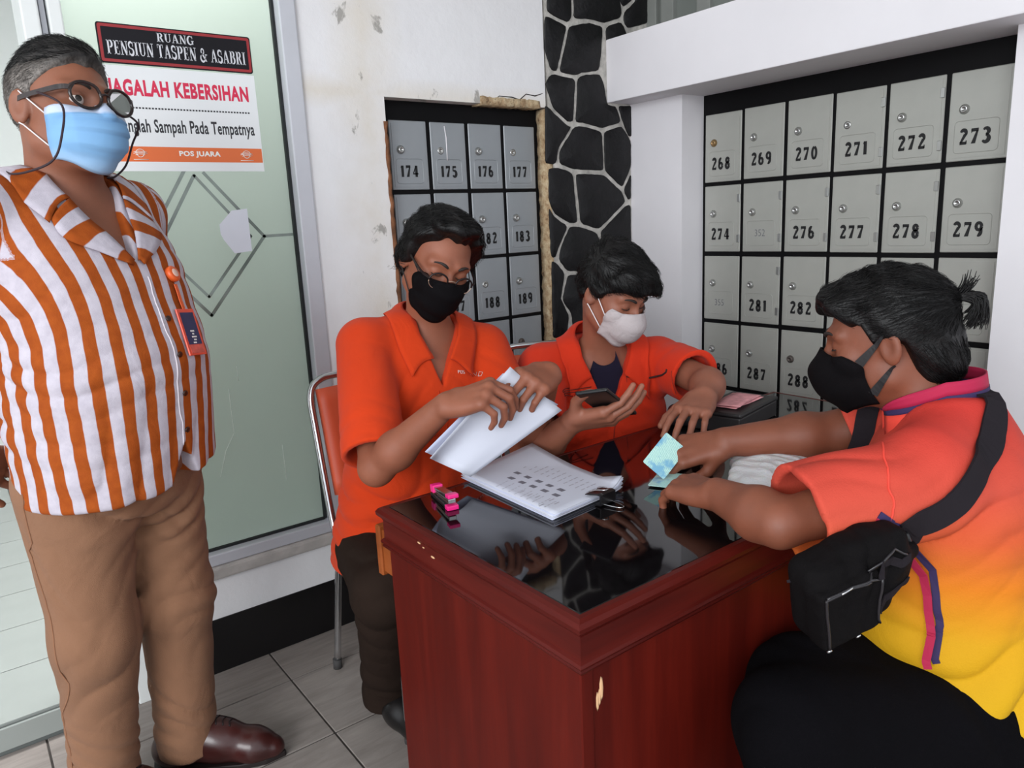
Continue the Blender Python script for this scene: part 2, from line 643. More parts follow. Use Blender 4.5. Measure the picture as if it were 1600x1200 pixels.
# ---- stone facing at the end of the back wall
o = box('wall_corner', (1.838, YA - 0.004, 0.0), (2.36, YA + WT, ZT), M_MORTAR)
tag(o, kind='structure')
wall_corner = o
STONES = [
    [(850, 22), (886, 40), (870, 114), (860, 112), (849, 75)],
    [(854, -60), (853, 20), (886, 37), (893, 31), (893, -60)],
    [(895, -60), (895, 31), (920, 31), (944, 38), (970, 29), (972, 16), (955, -60)],
    [(962, -40), (966, 0), (973, 14), (989, 0), (1000, -40)],
    [(1004, -40), (991, 2), (974, 18), (972, 32), (979, 46), (1012, 38), (1012, -40)],
    [(945, 41), (970, 32), (978, 48), (985, 75), (946, 75)],
    [(888, 40), (920, 34), (942, 41), (940, 80), (936, 112), (908, 115), (900, 120), (872, 114)],
    [(872, 117), (899, 122), (896, 192), (886, 192), (863, 170), (850, 130), (860, 113)],
    [(937, 114), (944, 130), (949, 166), (962, 163), (971, 192), (941, 202), (910, 193), (898, 193), (901, 122), (910, 116)],
    [(964, 164), (988, 164), (988, 215), (981, 215), (972, 192)],
    [(850, 160), (862, 172), (886, 195), (894, 197), (871, 236), (870, 258), (851, 258)],
    [(897, 196), (910, 196), (941, 205), (943, 258), (943, 268), (897, 266), (872, 257), (872, 237)],
    [(942, 205), (971, 195), (986, 220), (986, 262), (972, 295), (944, 268)],
    [(986, 268), (973, 297), (980, 314), (986, 312)],
    [(871, 260), (895, 269), (903, 350), (889, 350), (866, 336), (856, 316), (855, 262)],
    [(898, 270), (943, 272), (971, 298), (978, 316), (935, 360), (906, 350)],
    [(986, 320), (979, 318), (936, 363), (940, 378), (950, 397), (986, 397)],
    [(889, 353), (905, 353), (934, 363), (937, 378), (945, 398), (930, 425), (886, 425), (871, 406), (874, 389)],
    [(856, 320), (866, 338), (888, 353), (873, 388), (868, 406), (859, 402)],
    [(860, 406), (868, 408), (883, 427), (875, 470), (890, 491), (885, 530), (863, 530)],
    [(886, 428), (930, 428), (948, 400), (985, 400), (985, 530), (895, 530), (892, 490), (877, 470)],
    [(863, 535), (924, 535), (930, 600), (905, 640), (868, 640)],
    [(926, 533), (985, 533), (985, 640), (910, 643), (934, 600)],
    [(868, 645), (985, 645), (984, 760), (930, 720), (872, 740)],
    [(872, 745), (930, 726), (983, 765), (980, 835), (876, 840)],
]
random.seed(11)
for poly in STONES:
    P = [atY(x, y, YA - 0.004) for x, y in poly]
    cx = sum(p[0] for p in P) / len(P)
    cz = sum(p[2] for p in P) / len(P)
    pts = np.array([[p[0], p[2]] for p in P])
    area = 0.5 * sum(pts[i][0] * pts[(i + 1) % len(pts)][1] - pts[(i + 1) % len(pts)][0] * pts[i][1] for i in range(len(pts)))
    if area < 0:
        pts = pts[::-1]

    def inset(Q, dd):
        out = []
        m_ = len(Q)
        for i in range(m_):
            e0, e1 = Q[i] - Q[i - 1], Q[(i + 1) % m_] - Q[i]
            e0, e1 = e0 / (np.linalg.norm(e0) + 1e-9), e1 / (np.linalg.norm(e1) + 1e-9)
            n0, n1 = np.array([-e0[1], e0[0]]), np.array([-e1[1], e1[0]])
            bis = n0 + n1
            bis /= max(np.linalg.norm(bis), 0.5) ** 2 / 2 + 1e-9
            out.append(Q[i] + bis * dd * (1 if True else 0))
        return np.array(out)
    fine = []
    for i in range(len(pts)):
        p0, p1 = pts[i], pts[(i + 1) % len(pts)]
        k_ = max(2, int(np.linalg.norm(p1 - p0) / 0.016))
        for q in range(k_):
            fine.append(p0 + (p1 - p0) * q / k_)
    fine = np.array(fine)
    fine = 0.5 * fine + 0.25 * (np.roll(fine, 1, 0) + np.roll(fine, -1, 0))
    base_ = inset(fine, 0.0035)
    base_ = base_ + np.random.default_rng(len(fine)).uniform(-0.0011, 0.0011, base_.shape)
    topr = inset(base_, 0.0025)
    n = len(base_)
    V = [(q[0], YA - 0.003, q[1]) for q in base_] + [(q[0], YA - 0.0065, q[1]) for q in base_] + [(q[0], YA - 0.0088 - random.uniform(0, 0.0008), q[1]) for q in topr] + [(cx, YA - 0.0098, cz)]
    F = []
    for i in range(n):
        k = (i + 1) % n
        F += [(i, k, n + k, n + i), (n + i, n + k, 2 * n + k, 2 * n + i), (2 * n + i, 2 * n + k, 3 * n)]
    raw('stone', V, F, M_STONE, wall_corner, True)

# ---- right wall with the recess for the second mailbox bank, the beam above and the wall beyond
bm = bmesh.new()
for lo, hi in (((XB, 1.895, 0.0), (XB + 0.25, YA, 1.703)),          # pier by the corner
               ((XB, -2.4, 0.0), (XB + 0.25, 0.819, 1.703)),        # wall to the right of the boxes
               ((XR + 0.03, 0.819, 0.0), (XB + 0.25, 1.895, 1.703)),
               ((XB, 0.819, 0.0), (XR + 0.03, 1.895, 0.10))):
    add_box(bm, lo, hi)
o = done('wall_right', bm, M_WHITE)
tag(o, kind='structure')
bm = bmesh.new()
add_box(bm, (2.130, -2.4, 1.703), (2.56, YA - 0.002, 1.927))
o = done('trim_5', bm, M_WHITE, bevel=0.004)
tag(o, kind='structure')
# window above the beam
M_WINGLASS = mat('dim_window_glass', rgb(112, 116, 112), 0.15, var=0.1, scale=1.5)
o = empty('window_2')
tag(o, kind='structure')
w2 = o
box('window_glass', (2.375, -2.4, 1.925), (2.383, YA + 0.02, ZT), M_WINGLASS, w2)
for y in (2.135, 2.05, 1.88, 1.45, 0.9, 0.3, -0.4, -1.2, -2.0):
    box('window_frame', (2.352, y - 0.03, 1.925), (2.395, y + 0.03, ZT), mat('grey_green_window_frame', rgb(128, 130, 126), 0.5), w2, bevel=0.003)
box('window_frame', (2.352, -2.4, 1.925), (2.395, 2.12, 1.945), MATS['grey_green_window_frame'], w2, bevel=0.003)

# ---- porch ceiling
o = box('ceiling', (-1.9, -0.7, ZT), (2.6, YA + WT, ZT + 0.1), mat('white_ceiling_paint', rgb(214, 212, 210), 0.8, var=0.03))
tag(o, kind='structure')

# ---- frosted pane beside the doorway
pane = empty('window_1')
tag(pane, kind='structure')


def m_frost():
    t = NT('frosted_green_glass')
    v = t.coord()
    n = t.noise(v, 2.0, 4)
    t.base(t.ramp(n, [(0.3, rgb(104, 112, 103)), (0.7, rgb(112, 119, 110))]))
    t.set(Roughness=0.22)
    t.bsdf.inputs['Specular IOR Level'].default_value = 0.6
    tr = t.n.new('ShaderNodeBsdfTranslucent')
    tr.inputs['Color'].default_value = rgb(232, 240, 234)
    mx = t.n.new('ShaderNodeMixShader')
    mx.inputs[0].default_value = 0.5
    out = t.n['Material Output']
    t.link(t.bsdf.outputs[0], mx.inputs[1])
    t.link(tr.outputs[0], mx.inputs[2])
    t.link(mx.outputs[0], out.inputs['Surface'])
    return t.m


M_FROST = m_frost()
box('glass', (0.325, YA + 0.036, 0.36), (0.872, YA + 0.044, 2.43), M_FROST, pane)
box('window_frame', (0.866, YA - 0.012, 0.312), (0.915, YA + 0.09, 2.42), M_FRAME, pane, bevel=0.004)
box('rubber_seal', (0.858, YA + 0.022, 0.375), (0.867, YA + 0.036, 2.42), M_RUBBER, pane)
box('rubber_seal', (0.33, YA + 0.026, 0.369), (0.86, YA + 0.037, 0.377), M_RUBBER, pane)
box('window_frame', (0.30, YA - 0.004, 0.335), (0.868, YA + 0.09, 0.370), M_FRAME, pane, bevel=0.004)
box('window_sill', (0.30, YA - 0.016, 0.296), (0.905, YA + 0.05, 0.334), mat('worn_grey_cement_ledge', rgb(176, 171, 167), 0.8, var=0.2, scale=14, bump=0.4, bscale=50), pane, bevel=0.007)
# jambs of the doorway
door = empty('door_1')
tag(door, kind='structure')
box('door_jamb', (0.250, YA - 0.01, 0.0), (0.287, YA + 0.13, 2.42), M_WFRAME, door, bevel=0.004)
box('door_jamb', (0.291, YA + 0.012, 0.0), (0.303, YA + 0.10, 2.42), M_FRAME, door, bevel=0.002)
box('door_jamb', (0.306, YA - 0.004, 0.312), (0.336, YA + 0.09, 2.42), M_WFRAME, door, bevel=0.004)
box('door_header', (-0.75, YA - 0.008, 2.34), (0.29, YA + 0.12, 2.42), M_WFRAME, door, bevel=0.004)
box('door_jamb', (-0.75, YA - 0.01, 0.0), (-0.70, YA + 0.13, 2.42), M_WFRAME, door, bevel=0.004)

# clear lines left in the frosting: two nested hexagon-like outlines
M_CLEAR = mat('clear_glass_line', rgb(120, 130, 124), 0.08, var=0.5, scale=5)


def clear_line(pts, w):
    # flat strip 0.6 mm proud of the frosted face
    out = []
    for a, b in zip(pts, pts[1:]):
        A, B = atY(*a, YA + 0.0352), atY(*b, YA + 0.0352)
        d = B - A
        d /= np.linalg.norm(d)
        n_ = np.cross(d, [0, 1, 0]) * w / 2
        bm = bmesh.new()
        add_prism(bm, [A - n_ - d * w * .3, B - n_ + d * w * .3, B + n_ + d * w * .3, A + n_ - d * w * .3], (0, 0.0012, 0))
        done('clear_line', bm, M_CLEAR, pane)


clear_line([(226, 388), (290, 262)], 0.009)
clear_line([(318, 270), (413, 369)], 0.0085)
clear_line([(413, 369), (460, 366)], 0.008)
clear_line([(413, 369), (331, 493)], 0.009)
clear_line([(331, 493), (240, 408)], 0.009)
clear_line([(238, 408), (303, 274)], 0.009)
clear_line([(303, 274), (392, 369)], 0.0075)
clear_line([(392, 369), (327, 464)], 0.008)
clear_line([(327, 464), (250, 392)], 0.0075)
# scratches lower down
M_SCR = mat('chalky_scratch', rgb(214, 222, 214), 0.7)
for pts in ([(369, 571), (373, 595)], [(357, 606), (361, 640), (366, 676), (353, 705), (345, 745)], [(441, 695), (448, 750)]):
    o = tube('scratch', [atY(x, y, YA + 0.0352) for x, y in pts], 0.0011, M_SCR, pane, sides=4)
# torn white sticker left on the pane
stk = [(343, 351), (362, 329), (386, 326), (394, 392), (367, 396), (350, 375), (345, 366)]
bm = bmesh.new()
add_prism(bm, [atY(x, y, YA + 0.0345) for x, y in stk], (0, 0.0008, 0))
o = done('torn_sticker', bm, mat('white_sticker', rgb(214, 216, 226), 0.6, var=0.03))
tag(o, 'torn white sticker stuck over the diamond lines of the frosted pane', 'sticker')

# ---- the room seen through the doorway: step, white tiled floor and pale walls
o = box('floor_room', (-2.2, YA + 0.001, -0.02), (1.9, 5.4, 0.078), mat('room_floor_grout', rgb(96, 100, 98), 0.8))
tag(o, kind='structure')
room_floor = o
bm = bmesh.new()
add_box(bm, (0.002, 0.002, 0.0), (0.598, 0.281, 0.006))
it_me = bpy.data.meshes.new('room_floor_tile')
bm.to_mesh(it_me)
bm.free()
it_me.materials.append(M_INTILE)
for i in range(-3, 3):
    for j in range(0, 11):
        t_ = bpy.data.objects.new('room_floor_tile', it_me)
        COL.objects.link(t_)
        t_.parent = room_floor
        t_.location = (0.10 + 0.6 * i, YA + 0.005 + 0.283 * j, 0.076)
o = box('trim_6', (-0.70, YA - 0.006, 0.012), (0.25, YA + 0.004, 0.074), M_INTILE, bevel=0.002)   # white riser of the step
tag(o, kind='structure')
M_ROOM = mat('pale_green_white_room_wall', rgb(238, 241, 240), 0.7, var=0.02)
bm = bmesh.new()
add_box(bm, (-2.3, 5.4, 0.0), (2.0, 5.5, 2.95))
o = done('wall_room_back', bm, M_ROOM)
tag(o, kind='structure')
o = box('wall_room_left', (-2.3, YA + WT, 0.0), (-2.2, 5.4, 2.95), M_ROOM)
tag(o, kind='structure')
o = box('wall_room_right', (1.9, YA + WT, 0.0), (2.0, 5.4, 2.95), M_ROOM)
tag(o, kind='structure')
o = box('ceiling_room', (-2.3, YA, 2.95), (2.0, 5.5, 3.05), M_ROOM)
tag(o, kind='structure')

# ================================================================ mailbox banks
M_STEELA = mat('blue_grey_painted_steel', rgb(144, 148, 152), 0.42, 0.15, var=0.06, scale=7, bump=0.05, bscale=18)
M_STEELB = mat('warm_grey_painted_steel', rgb(164, 164, 158), 0.42, 0.15, var=0.06, scale=7, bump=0.05, bscale=18)
M_KNOB = mat('brushed_steel_lock', rgb(176, 176, 174), 0.3, 0.85)
M_KNOBD = mat('dull_dark_lock', rgb(92, 84, 80), 0.5, 0.5)
M_KNOBBR = mat('brass_lock', rgb(150, 122, 84), 0.4, 0.7)
M_INK = mat('black_stencil_ink', rgb(16, 15, 18), 0.7)
M_PENCIL = mat('grey_pencil_mark', rgb(96, 98, 106), 0.8)
M_BLACKFRAME = mat('black_mailbox_frame', rgb(8, 7, 9), 0.6, var=0.3, spec=0.15)


def ring_strip(name, w, h, t, r, m, M, parent):
    """thin rounded rectangle outline"""
    pts = []
    for (cx, cz, a0) in ((w / 2 - r, h / 2 - r, 0), (-w / 2 + r, h / 2 - r, 90), (-w / 2 + r, -h / 2 + r, 180), (w / 2 - r, -h / 2 + r, 270)):
        for k in range(4):
            a = math.radians(a0 + 30 * k)
            pts.append(M @ Vector((cx + r * math.cos(a), cz + r * math.sin(a), 0)))
    v, f = tube_data(pts, t, 4, closed=True)
    return raw(name, v, f, m, parent)


def mailbox_bank(name, org, ux, n_out, cols, rows, pw, ph, dw, dh, steel, numbers, label, dark=(), hinges=()):
    """org: top-left corner of the first door; ux: unit vector along the row; n_out: outward normal"""
    ux, n_out = Vector(ux), Vector(n_out)
    up = Vector((0, 0, 1))
    root = empty(name, (0, 0, 0))
    tag(root, label, 'mailboxes')
    org = Vector(org)

    def F(u, z, d):
        return frame(org + ux * u + up * z + n_out * d, ux, up)
    W, H = pw * (cols - 1) + dw, ph * (rows - 1) + dh
    bm = bmesh.new()
    add_box(bm, (-0.03, -H - 0.03, -0.028), (W + 0.03, 0.09, 0.0), F(0, 0, 0))
    done('frame', bm, M_BLACKFRAME, root)
    random.seed(hash(len(label)) % 97)
    bm = bmesh.new()
    add_box(bm, (0, -dh, 0), (dw, 0, 0.005))
    bmesh.ops.bevel(bm, geom=list(bm.edges), offset=0.002, segments=1, affect='EDGES')
    # raised inner panel leaves a narrow folded rim
    add_box(bm, (0.008, -dh + 0.009, 0.004), (dw - 0.008, -0.009, 0.0064))
    dme = bpy.data.meshes.new('door')
    bm.to_mesh(dme)
    bm.free()
    dme.materials.append(steel)
    for r in range(rows):
        for c in range(cols):
            k = r * cols + c
            d = bpy.data.objects.new('door', dme)
            COL.objects.link(d)
            d.parent = root
            tilt = random.uniform(-0.004, 0.004)
            d.matrix_world = F(pw * c + random.uniform(-.0012, .0012), -ph * r + random.uniform(-.0012, .0012), 0.0) @ Matrix.Rotation(tilt, 4, 'Z')
            num = numbers[k] if k < len(numbers) else None
            km = M_KNOB
            if num in dark:
                km = M_KNOBD
            elif num == '268':
                km = M_KNOBBR
            MK = Matrix.Translation((dw * 0.26, -dh * 0.42, 0.006))
            prof = [(0.0115, 0), (0.0115, 0.003), (0.0085, 0.0075), (0.0082, 0.009), (0.0045, 0.0098), (0.0040, 0.0075), (0.0001, 0.0075)]
            if num in ('175', '177', '271', '188'):
                prof = [(0.010, 0), (0.010, 0.0012), (0.004, 0.0014), (0.0038, 0.0006), (0.0001, 0.0006)]
            prof = [(r_ * 1.2, h_) for r_, h_ in prof]
            lathe('lock', prof, km, d, 16, MK)
            pz = -dh * 0.73
            ring_strip('number_plate', dw * 0.72, dh * 0.36, 0.0009, 0.010, steel, Matrix.Translation((dw * 0.48, pz, 0.0068)), d)
            if num:
                MT = Matrix.Translation((dw * 0.46, pz, 0.0066))
                if num in ('352', '355'):
                    text_mesh('number', num, 0.036, M_PENCIL, MT, d, bold=-0.0006, xs=0.85, depth=0.0002)
                else:
                    serif_text('number', num, dh * 0.165, M_INK, MT, d, xs=0.95, gap=0.16, depth=0.0006, bold=1.35)
            if num in hinges:
                for zz in (-dh * 0.2, -dh * 0.8):
                    box('hinge', (dw - 0.013, zz - 0.014, 0.004), (dw - 0.001, zz + 0.014, 0.0085), M_KNOB, d, bevel=0.001, seg=1)
    return root


numsA = ['174', '175', '176', '177', '180', '181', '182', '183', '186', '187', '188', '189', '192', '193', '194', None]
mailbox_bank('mailbox_bank', (1.211, YR, 1.611), (1, 0, 0), (0, -1, 0), 4, 6, 0.1522, 0.2285, 0.138, 0.216, M_STEELA, numsA,
             'bank of blue grey mailboxes numbered from 174 in the cracked wall', dark=(None,))
numsB = ['268', '269', '270', '271', '272', '273', '274', '352', '276', '277', '278', '279', '355', '281', '282', '283', '284', '285', '286', '287', '288', '289', '290', '291']
mailbox_bank('mailbox_bank', (XR, 1.882, 1.632), (0, -1, 0), (-1, 0, 0), 6, 6, 0.1724, 0.259, 0.160, 0.243, M_STEELB, numsB,
             'bank of warm grey mailboxes numbered from 268 under the white beam', dark=('288',), hinges=('271', '272', '278', '274', '352', '276', '277', '281'))
# white paint run on the door of box 175
o = tube('trim_7', [atY(x, y, YR - 0.0072) for x, y in ((694, 197), (697, 215), (698, 232), (699, 251))], [0.0016, 0.0022, 0.0022, 0.0018], M_WHITE, sides=6)
tag(o, kind='structure')

# ================================================================ signs on the pane
M_SIGNB = mat('black_sign_acrylic', rgb(20, 18, 24), 0.55, var=0.2, spec=0.25)
M_SIGNR = mat('dark_red_sign_border', rgb(150, 30, 36), 0.35)
M_SILVER = mat('silver_letters', rgb(206, 206, 212), 0.35, 0.1)
YS = YA + 0.034
k = YS / YA


def sgn(px, py):
    return atY(px, py, YS)


sign = empty('room_sign')
tag(sign, 'black sign with red border reading RUANG PENSIUN TASPEN & ASABRI on the pane', 'sign')
x0, x1, z1, z0 = 0.409, 0.790, 1.809, 1.714


def plaque(name, lo, hi, y0, y1, r, m, parent):
    pts = []
    for (cx, cz, a0) in ((hi[0] - r, hi[1] - r, 0), (lo[0] + r, hi[1] - r, 90), (lo[0] + r, lo[1] + r, 180), (hi[0] - r, lo[1] + r, 270)):
        for q in range(4):
            a = math.radians(a0 + 30 * q)
            pts.append((cx + r * math.cos(a), y0, cz + r * math.sin(a)))
    bm = bmesh.new()
    add_prism(bm, pts, (0, y1 - y0, 0))
    return done(name, bm, m, parent)


plaque('edge', (x0, z0), (x1, z1), YS, YS - 0.004, 0.006, M_SIGNB, sign)
plaque('border', (x0 + 0.003, z0 + 0.003), (x1 - 0.003, z1 - 0.003), YS - 0.004, YS - 0.0045, 0.005, M_SIGNR, sign)
plaque('panel', (x0 + 0.010, z0 + 0.010), (x1 - 0.010, z1 - 0.010), YS - 0.0045, YS - 0.005, 0.002, M_SIGNB, sign)
xm = (x0 + x1) / 2
serif_text('lettering', 'RUANG', 0.0215, M_SILVER, frame((xm - 0.006, YS - 0.0051, 1.785), (1, 0, 0), (0, 0, 1)), sign, width=0.092)
serif_text('lettering', 'PENSIUN TASPEN & ASABRI', 0.033, M_SILVER, frame((xm, YS - 0.0051, 1.7515), (1, 0, 0), (0, 0, 1)), sign, width=0.345)

poster = empty('notice_sheet')
tag(poster, 'white printed notice with orange band reading JAGALAH KEBERSIHAN below the black sign', 'notice')
M_POSTER = mat('white_vinyl', rgb(226, 228, 230), 0.35, var=0.02)
px0, px1, pz0, pz1 = 0.398, 0.792, 1.452, 1.710
plaque('sheet', (px0, pz0), (px1, pz1), YS, YS - 0.0012, 0.001, M_POSTER, poster)
M_PINKRED = mat('crimson_print', rgb(206, 30, 72), 0.4)
M_PRINTK = mat('black_print', rgb(34, 32, 38), 0.4)
M_ORANGEB = mat('orange_print', rgb(222, 106, 48), 0.4, var=0.04)
fr = lambda x, z: frame((x, YS - 0.0014, z), (1, 0, 0), (0, 0, 1))


def fit_text(name, s, m, x0, x1, zc, h, parent, bold=0.0, space=1.0):
    o = text_mesh(name, s, 1.0, m, Matrix.Identity(4), parent, bold=bold, depth=0.0, space=space)
    me = o.data
    co = np.zeros(len(me.vertices) * 3)
    me.vertices.foreach_get('co', co)
    co = co.reshape(-1, 3)
    lo, hi = co.min(0), co.max(0)
    sx = (x1 - x0) / (hi[0] - lo[0])
    sz = h / (hi[1] - lo[1])
    new = np.stack([x0 + (co[:, 0] - lo[0]) * sx, np.full(len(co), YS - 0.0014), zc - h / 2 + (co[:, 1] - lo[1]) * sz], 1)
    me.vertices.foreach_set('co', new.ravel())
    me.update()
    return o


fit_text('lettering', 'JAGALAH KEBERSIHAN', M_PINKRED, 0.415, 0.770, 1.653, 0.052, poster, 0.042, 1.1)
bm = bmesh.new()
for i in range(46):
    xx = 0.412 + i * 0.0078
    add_box(bm, (xx, YS - 0.0016, 1.6075), (xx + 0.0048, YS - 0.0011, 1.6115))
done('dotted_rule', bm, M_PRINTK, poster)
fit_text('lettering', 'Buanglah Sampah Pada Tempatnya', M_PRINTK, 0.412, 0.776, 1.561, 0.044, poster, 0.022, 1.05)
plaque('band', (px0, 1.476), (px1 - 0.002, 1.514), YS - 0.0012, YS - 0.0015, 0.0005, M_ORANGEB, poster)
M_LETW = mat('white_print', rgb(240, 236, 230), 0.4)
o = fit_text('lettering', 'POS JUARA', M_LETW, 0.566, 0.674, 1.496, 0.0175, poster, 0.042, 1.08)
o.location.y = -0.0005
for cx in (0.470, 0.746):      # small winged emblem at both ends of the band
    ps = []
    for dz, hw in ((0.0035, 0.016), (0.0, 0.017), (-0.0035, 0.012)):
        ps.append([(cx - hw, YS - 0.002, 1.4975 + dz - 0.001), (cx - hw * .3, YS - 0.002, 1.4975 + dz + 0.0012), (cx + hw * .4, YS - 0.002, 1.4975 + dz + 0.0008), (cx + hw, YS - 0.002, 1.4975 + dz - 0.0012)])
    ps.append([(cx + 0.011 * math.cos(a), YS - 0.002, 1.4975 + 0.010 * math.sin(a)) for a in np.linspace(0, math.pi, 9)])
    ps.append([(cx + 0.009 * math.cos(a), YS - 0.002, 1.4975 + 0.010 * math.sin(a)) for a in np.linspace(math.pi, 2 * math.pi, 9)])
    ps.append([(cx - 0.018, YS - 0.002, 1.4815), (cx + 0.018, YS - 0.002, 1.4815)])
    tubes('emblem', ps, 0.00085, M_LETW, poster, 4)
# ================================================================ desk
def m_wood(name, c0, c1, c2, rough, stretch):
    t = NT(name)
    v = t.coord(stretch)
    n = t.noise(v, 3.0, 6, 0.6, 0.5)
    n2 = t.noise(t.coord(tuple(s * 6 for s in stretch)), 5.0, 4, 0.7)
    c = t.ramp(n, [(0.28, c0), (0.5, c1), (0.74, c2)])
    c = t.mix(t.math('MULTIPLY', t.ramp(n2, [(0.45, (0, 0, 0)), (0.75, (1, 1, 1))]), 0.35), c, c0)
    t.base(c)
    t.set(Roughness=rough)
    t.bsdf.inputs['Specular IOR Level'].default_value = 0.12
    t.bsdf.inputs['Coat Weight'].default_value = 0.03
    t.bsdf.inputs['Coat Roughness'].default_value = 0.25
    return t.m


M_MAHOG = m_wood('mahogany_laminate', rgb(66, 13, 8), rgb(80, 17, 10), rgb(92, 22, 13), 0.42, (7, 7, 0.5))
M_MAHOGX = m_wood('mahogany_rim', rgb(60, 14, 11), rgb(76, 19, 14), rgb(88, 25, 19), 0.34, (0.6, 0.6, 8))
M_BLACKGLASS = mat('black_glass', rgb(12, 9, 11), 0.04, var=0.3, spec=0.6)
M_PALEWOOD = mat('bare_wood_chip', rgb(214, 170, 128), 0.8, var=0.15)
M_DRAWERWOOD = m_wood('light_brown_drawer_wood', rgb(112, 56, 24), rgb(136, 70, 32), rgb(150, 82, 42), 0.5, (4, 0.6, 4))
DESK_Z = 0.76
DA = math.radians(0.2)
DO = atZ(905, 976, DESK_Z)
desk = empty('office_desk', (DO[0], DO[1], 0), DA)
tag(desk, 'dark red wooden desk with black glass top and moulded rim', 'desk')
DL, DW = 1.30, 0.575
OV = 0.0


def profile_frame(name, prof, m, parent):
    """sweep a profile (inset, z) around the table rectangle"""
    V, F = [], []
    for (ins, z) in prof:
        for (x, y) in ((ins, ins), (DL - ins, ins), (DL - ins, DW - ins), (ins, DW - ins)):
            V.append((x, y, z))
    n = len(prof)
    for i in range(n - 1):
        for k in range(4):
            F.append((i * 4 + k, i * 4 + (k + 1) % 4, (i + 1) * 4 + (k + 1) % 4, (i + 1) * 4 + k))
    return raw(name, V, F, m, parent)


T = DESK_Z
profile_frame('rim', [(0.020, T - 0.004), (0.018, T), (0.010, T - 0.0005), (0.004, T - 0.004), (0.0, T - 0.010), (0.001, T - 0.017), (0.008, T - 0.024), (0.010, T - 0.028),
                      (0.010, T - 0.064), (0.006, T - 0.067), (0.004, T - 0.071), (0.006, T - 0.075), (0.008, T - 0.0765), (0.006, T - 0.079), (0.008, T - 0.083), (0.016, T - 0.085), (0.04, T - 0.085)], M_MAHOGX, desk)
box('glass_top', (0.0195, 0.0195, T - 0.007), (DL - 0.0195, DW - 0.0195, T - 0.0005), M_BLACKGLASS, desk, bevel=0.0015, seg=1)
box('core', (0.02, 0.02, T - 0.04), (DL - 0.02, DW - 0.02, T - 0.008), M_MAHOGX, desk)
box('side_panel', (0.014, 0.016, 0.0), (0.034, DW - 0.02, T - 0.084), M_MAHOG, desk, bevel=0.0015, seg=1)
box('side_panel', (DL - 0.034, 0.016, 0.0), (DL - 0.014, DW - 0.02, T - 0.084), M_MAHOG, desk, bevel=0.0015, seg=1)
box('corner_post', (0.012, 0.014, 0.0), (0.036, 0.020, T - 0.0845), M_MAHOG, desk, bevel=0.002, seg=1)
box('front_panel', (0.036, 0.018, 0.06), (DL - 0.036, 0.034, T - 0.084), M_MAHOG, desk, bevel=0.0015, seg=1)
box('front_rail', (0.036, 0.012, 0.05), (DL - 0.036, 0.020, 0.235), M_MAHOG, desk, bevel=0.002, seg=1)
# drawer pedestal on the clerk's side with one drawer pulled out a little
box('pedestal', (0.036, 0.18, 0.08), (0.40, DW - 0.03, T - 0.09), M_MAHOG, desk)
dr = box('drawer', (0.020, DW - 0.05, T - 0.150), (0.39, DW + 0.022, T - 0.060), M_DRAWERWOOD, desk, bevel=0.002, seg=1)
box('drawer_edge', (0.014, DW + 0.020, T - 0.158), (0.395, DW + 0.038, T - 0.052), M_DRAWERWOOD, dr, bevel=0.003, seg=1)
# chipped spots
for (p, sc) in (((0.0125, 0.430, T - 0.030), 0.006), ((0.0125, 0.415, T - 0.034), 0.004), ((0.0125, 0.385, T - 0.042), 0.007)):
    lathe('chip', [(sc, 0), (sc * .7, 0.0008), (0.0002, 0.001)], M_PALEWOOD, desk, 7, Matrix.Translation((p[0] - 0.0028, p[1], p[2])) @ Matrix.Rotation(-math.pi / 2, 4, 'Y') @ Matrix.Diagonal((0.35, 1, 1, 1)))
for (x, z, h) in ((0.046, 0.615, 0.016), (0.054, 0.632, 0.020), (0.050, 0.620, 0.014)):
    lathe('chip', [(h, 0), (h * .7, 0.0008), (0.0002, 0.001)], M_PALEWOOD, desk, 7, Matrix.Translation((x, 0.0178, z)) @ Matrix.Rotation(math.pi / 2, 4, 'X') @ Matrix.Diagonal((0.2, 1, 1, 1)))
# white strip of tape on the fascia by the customer's arm
box('tape', (0.52, 0.0088, T - 0.058), (0.575, 0.0098, T - 0.044), mat('white_tape', rgb(214, 206, 200), 0.6), desk)
# ================================================================ organic surfaces: blended distance fields, polygonised by surface nets
def V3(*a):
    return np.array(a, float)


def unit(v):
    v = np.asarray(v, float)
    return v / (np.linalg.norm(v) + 1e-12)


def smin(a, b, k):
    if k <= 0:
        return np.minimum(a, b)
    h = np.clip(0.5 + 0.5 * (b - a) / k, 0, 1)
    return b + (a - b) * h - k * h * (1 - h)


def smax(a, b, k):
    return -smin(-a, -b, k)


class Frame:
    """local frame: x = the person's right, y = forward, z = up"""

    def __init__(self, o, fwd, up=(0, 0, 1), s=1.0):
        self.s = s
        self.o = np.asarray(o, float)
        y = unit(fwd)
        x = unit(np.cross(y, up))
        z = np.cross(x, y)
        self.A = np.stack([x, y, z])       # rows

    def w(self, x, y, z):
        return self.o + self.s * (self.A.T @ np.array([x, y, z], float))

    def d(self, x, y, z):
        return self.A.T @ np.array([x, y, z], float)

    def local(self, X, Y, Z):
        dx, dy, dz = (X - self.o[0]) / self.s, (Y - self.o[1]) / self.s, (Z - self.o[2]) / self.s
        return [self.A[i, 0] * dx + self.A[i, 1] * dy + self.A[i, 2] * dz for i in range(3)]

    def inv(self, P):
        return (np.asarray(P) - self.o) @ self.A.T / self.s

    def mat(self):
        x, y, z = self.A
        o = self.o
        return Matrix(((x[0], y[0], z[0], o[0]), (x[1], y[1], z[1], o[1]), (x[2], y[2], z[2], o[2]), (0, 0, 0, 1)))


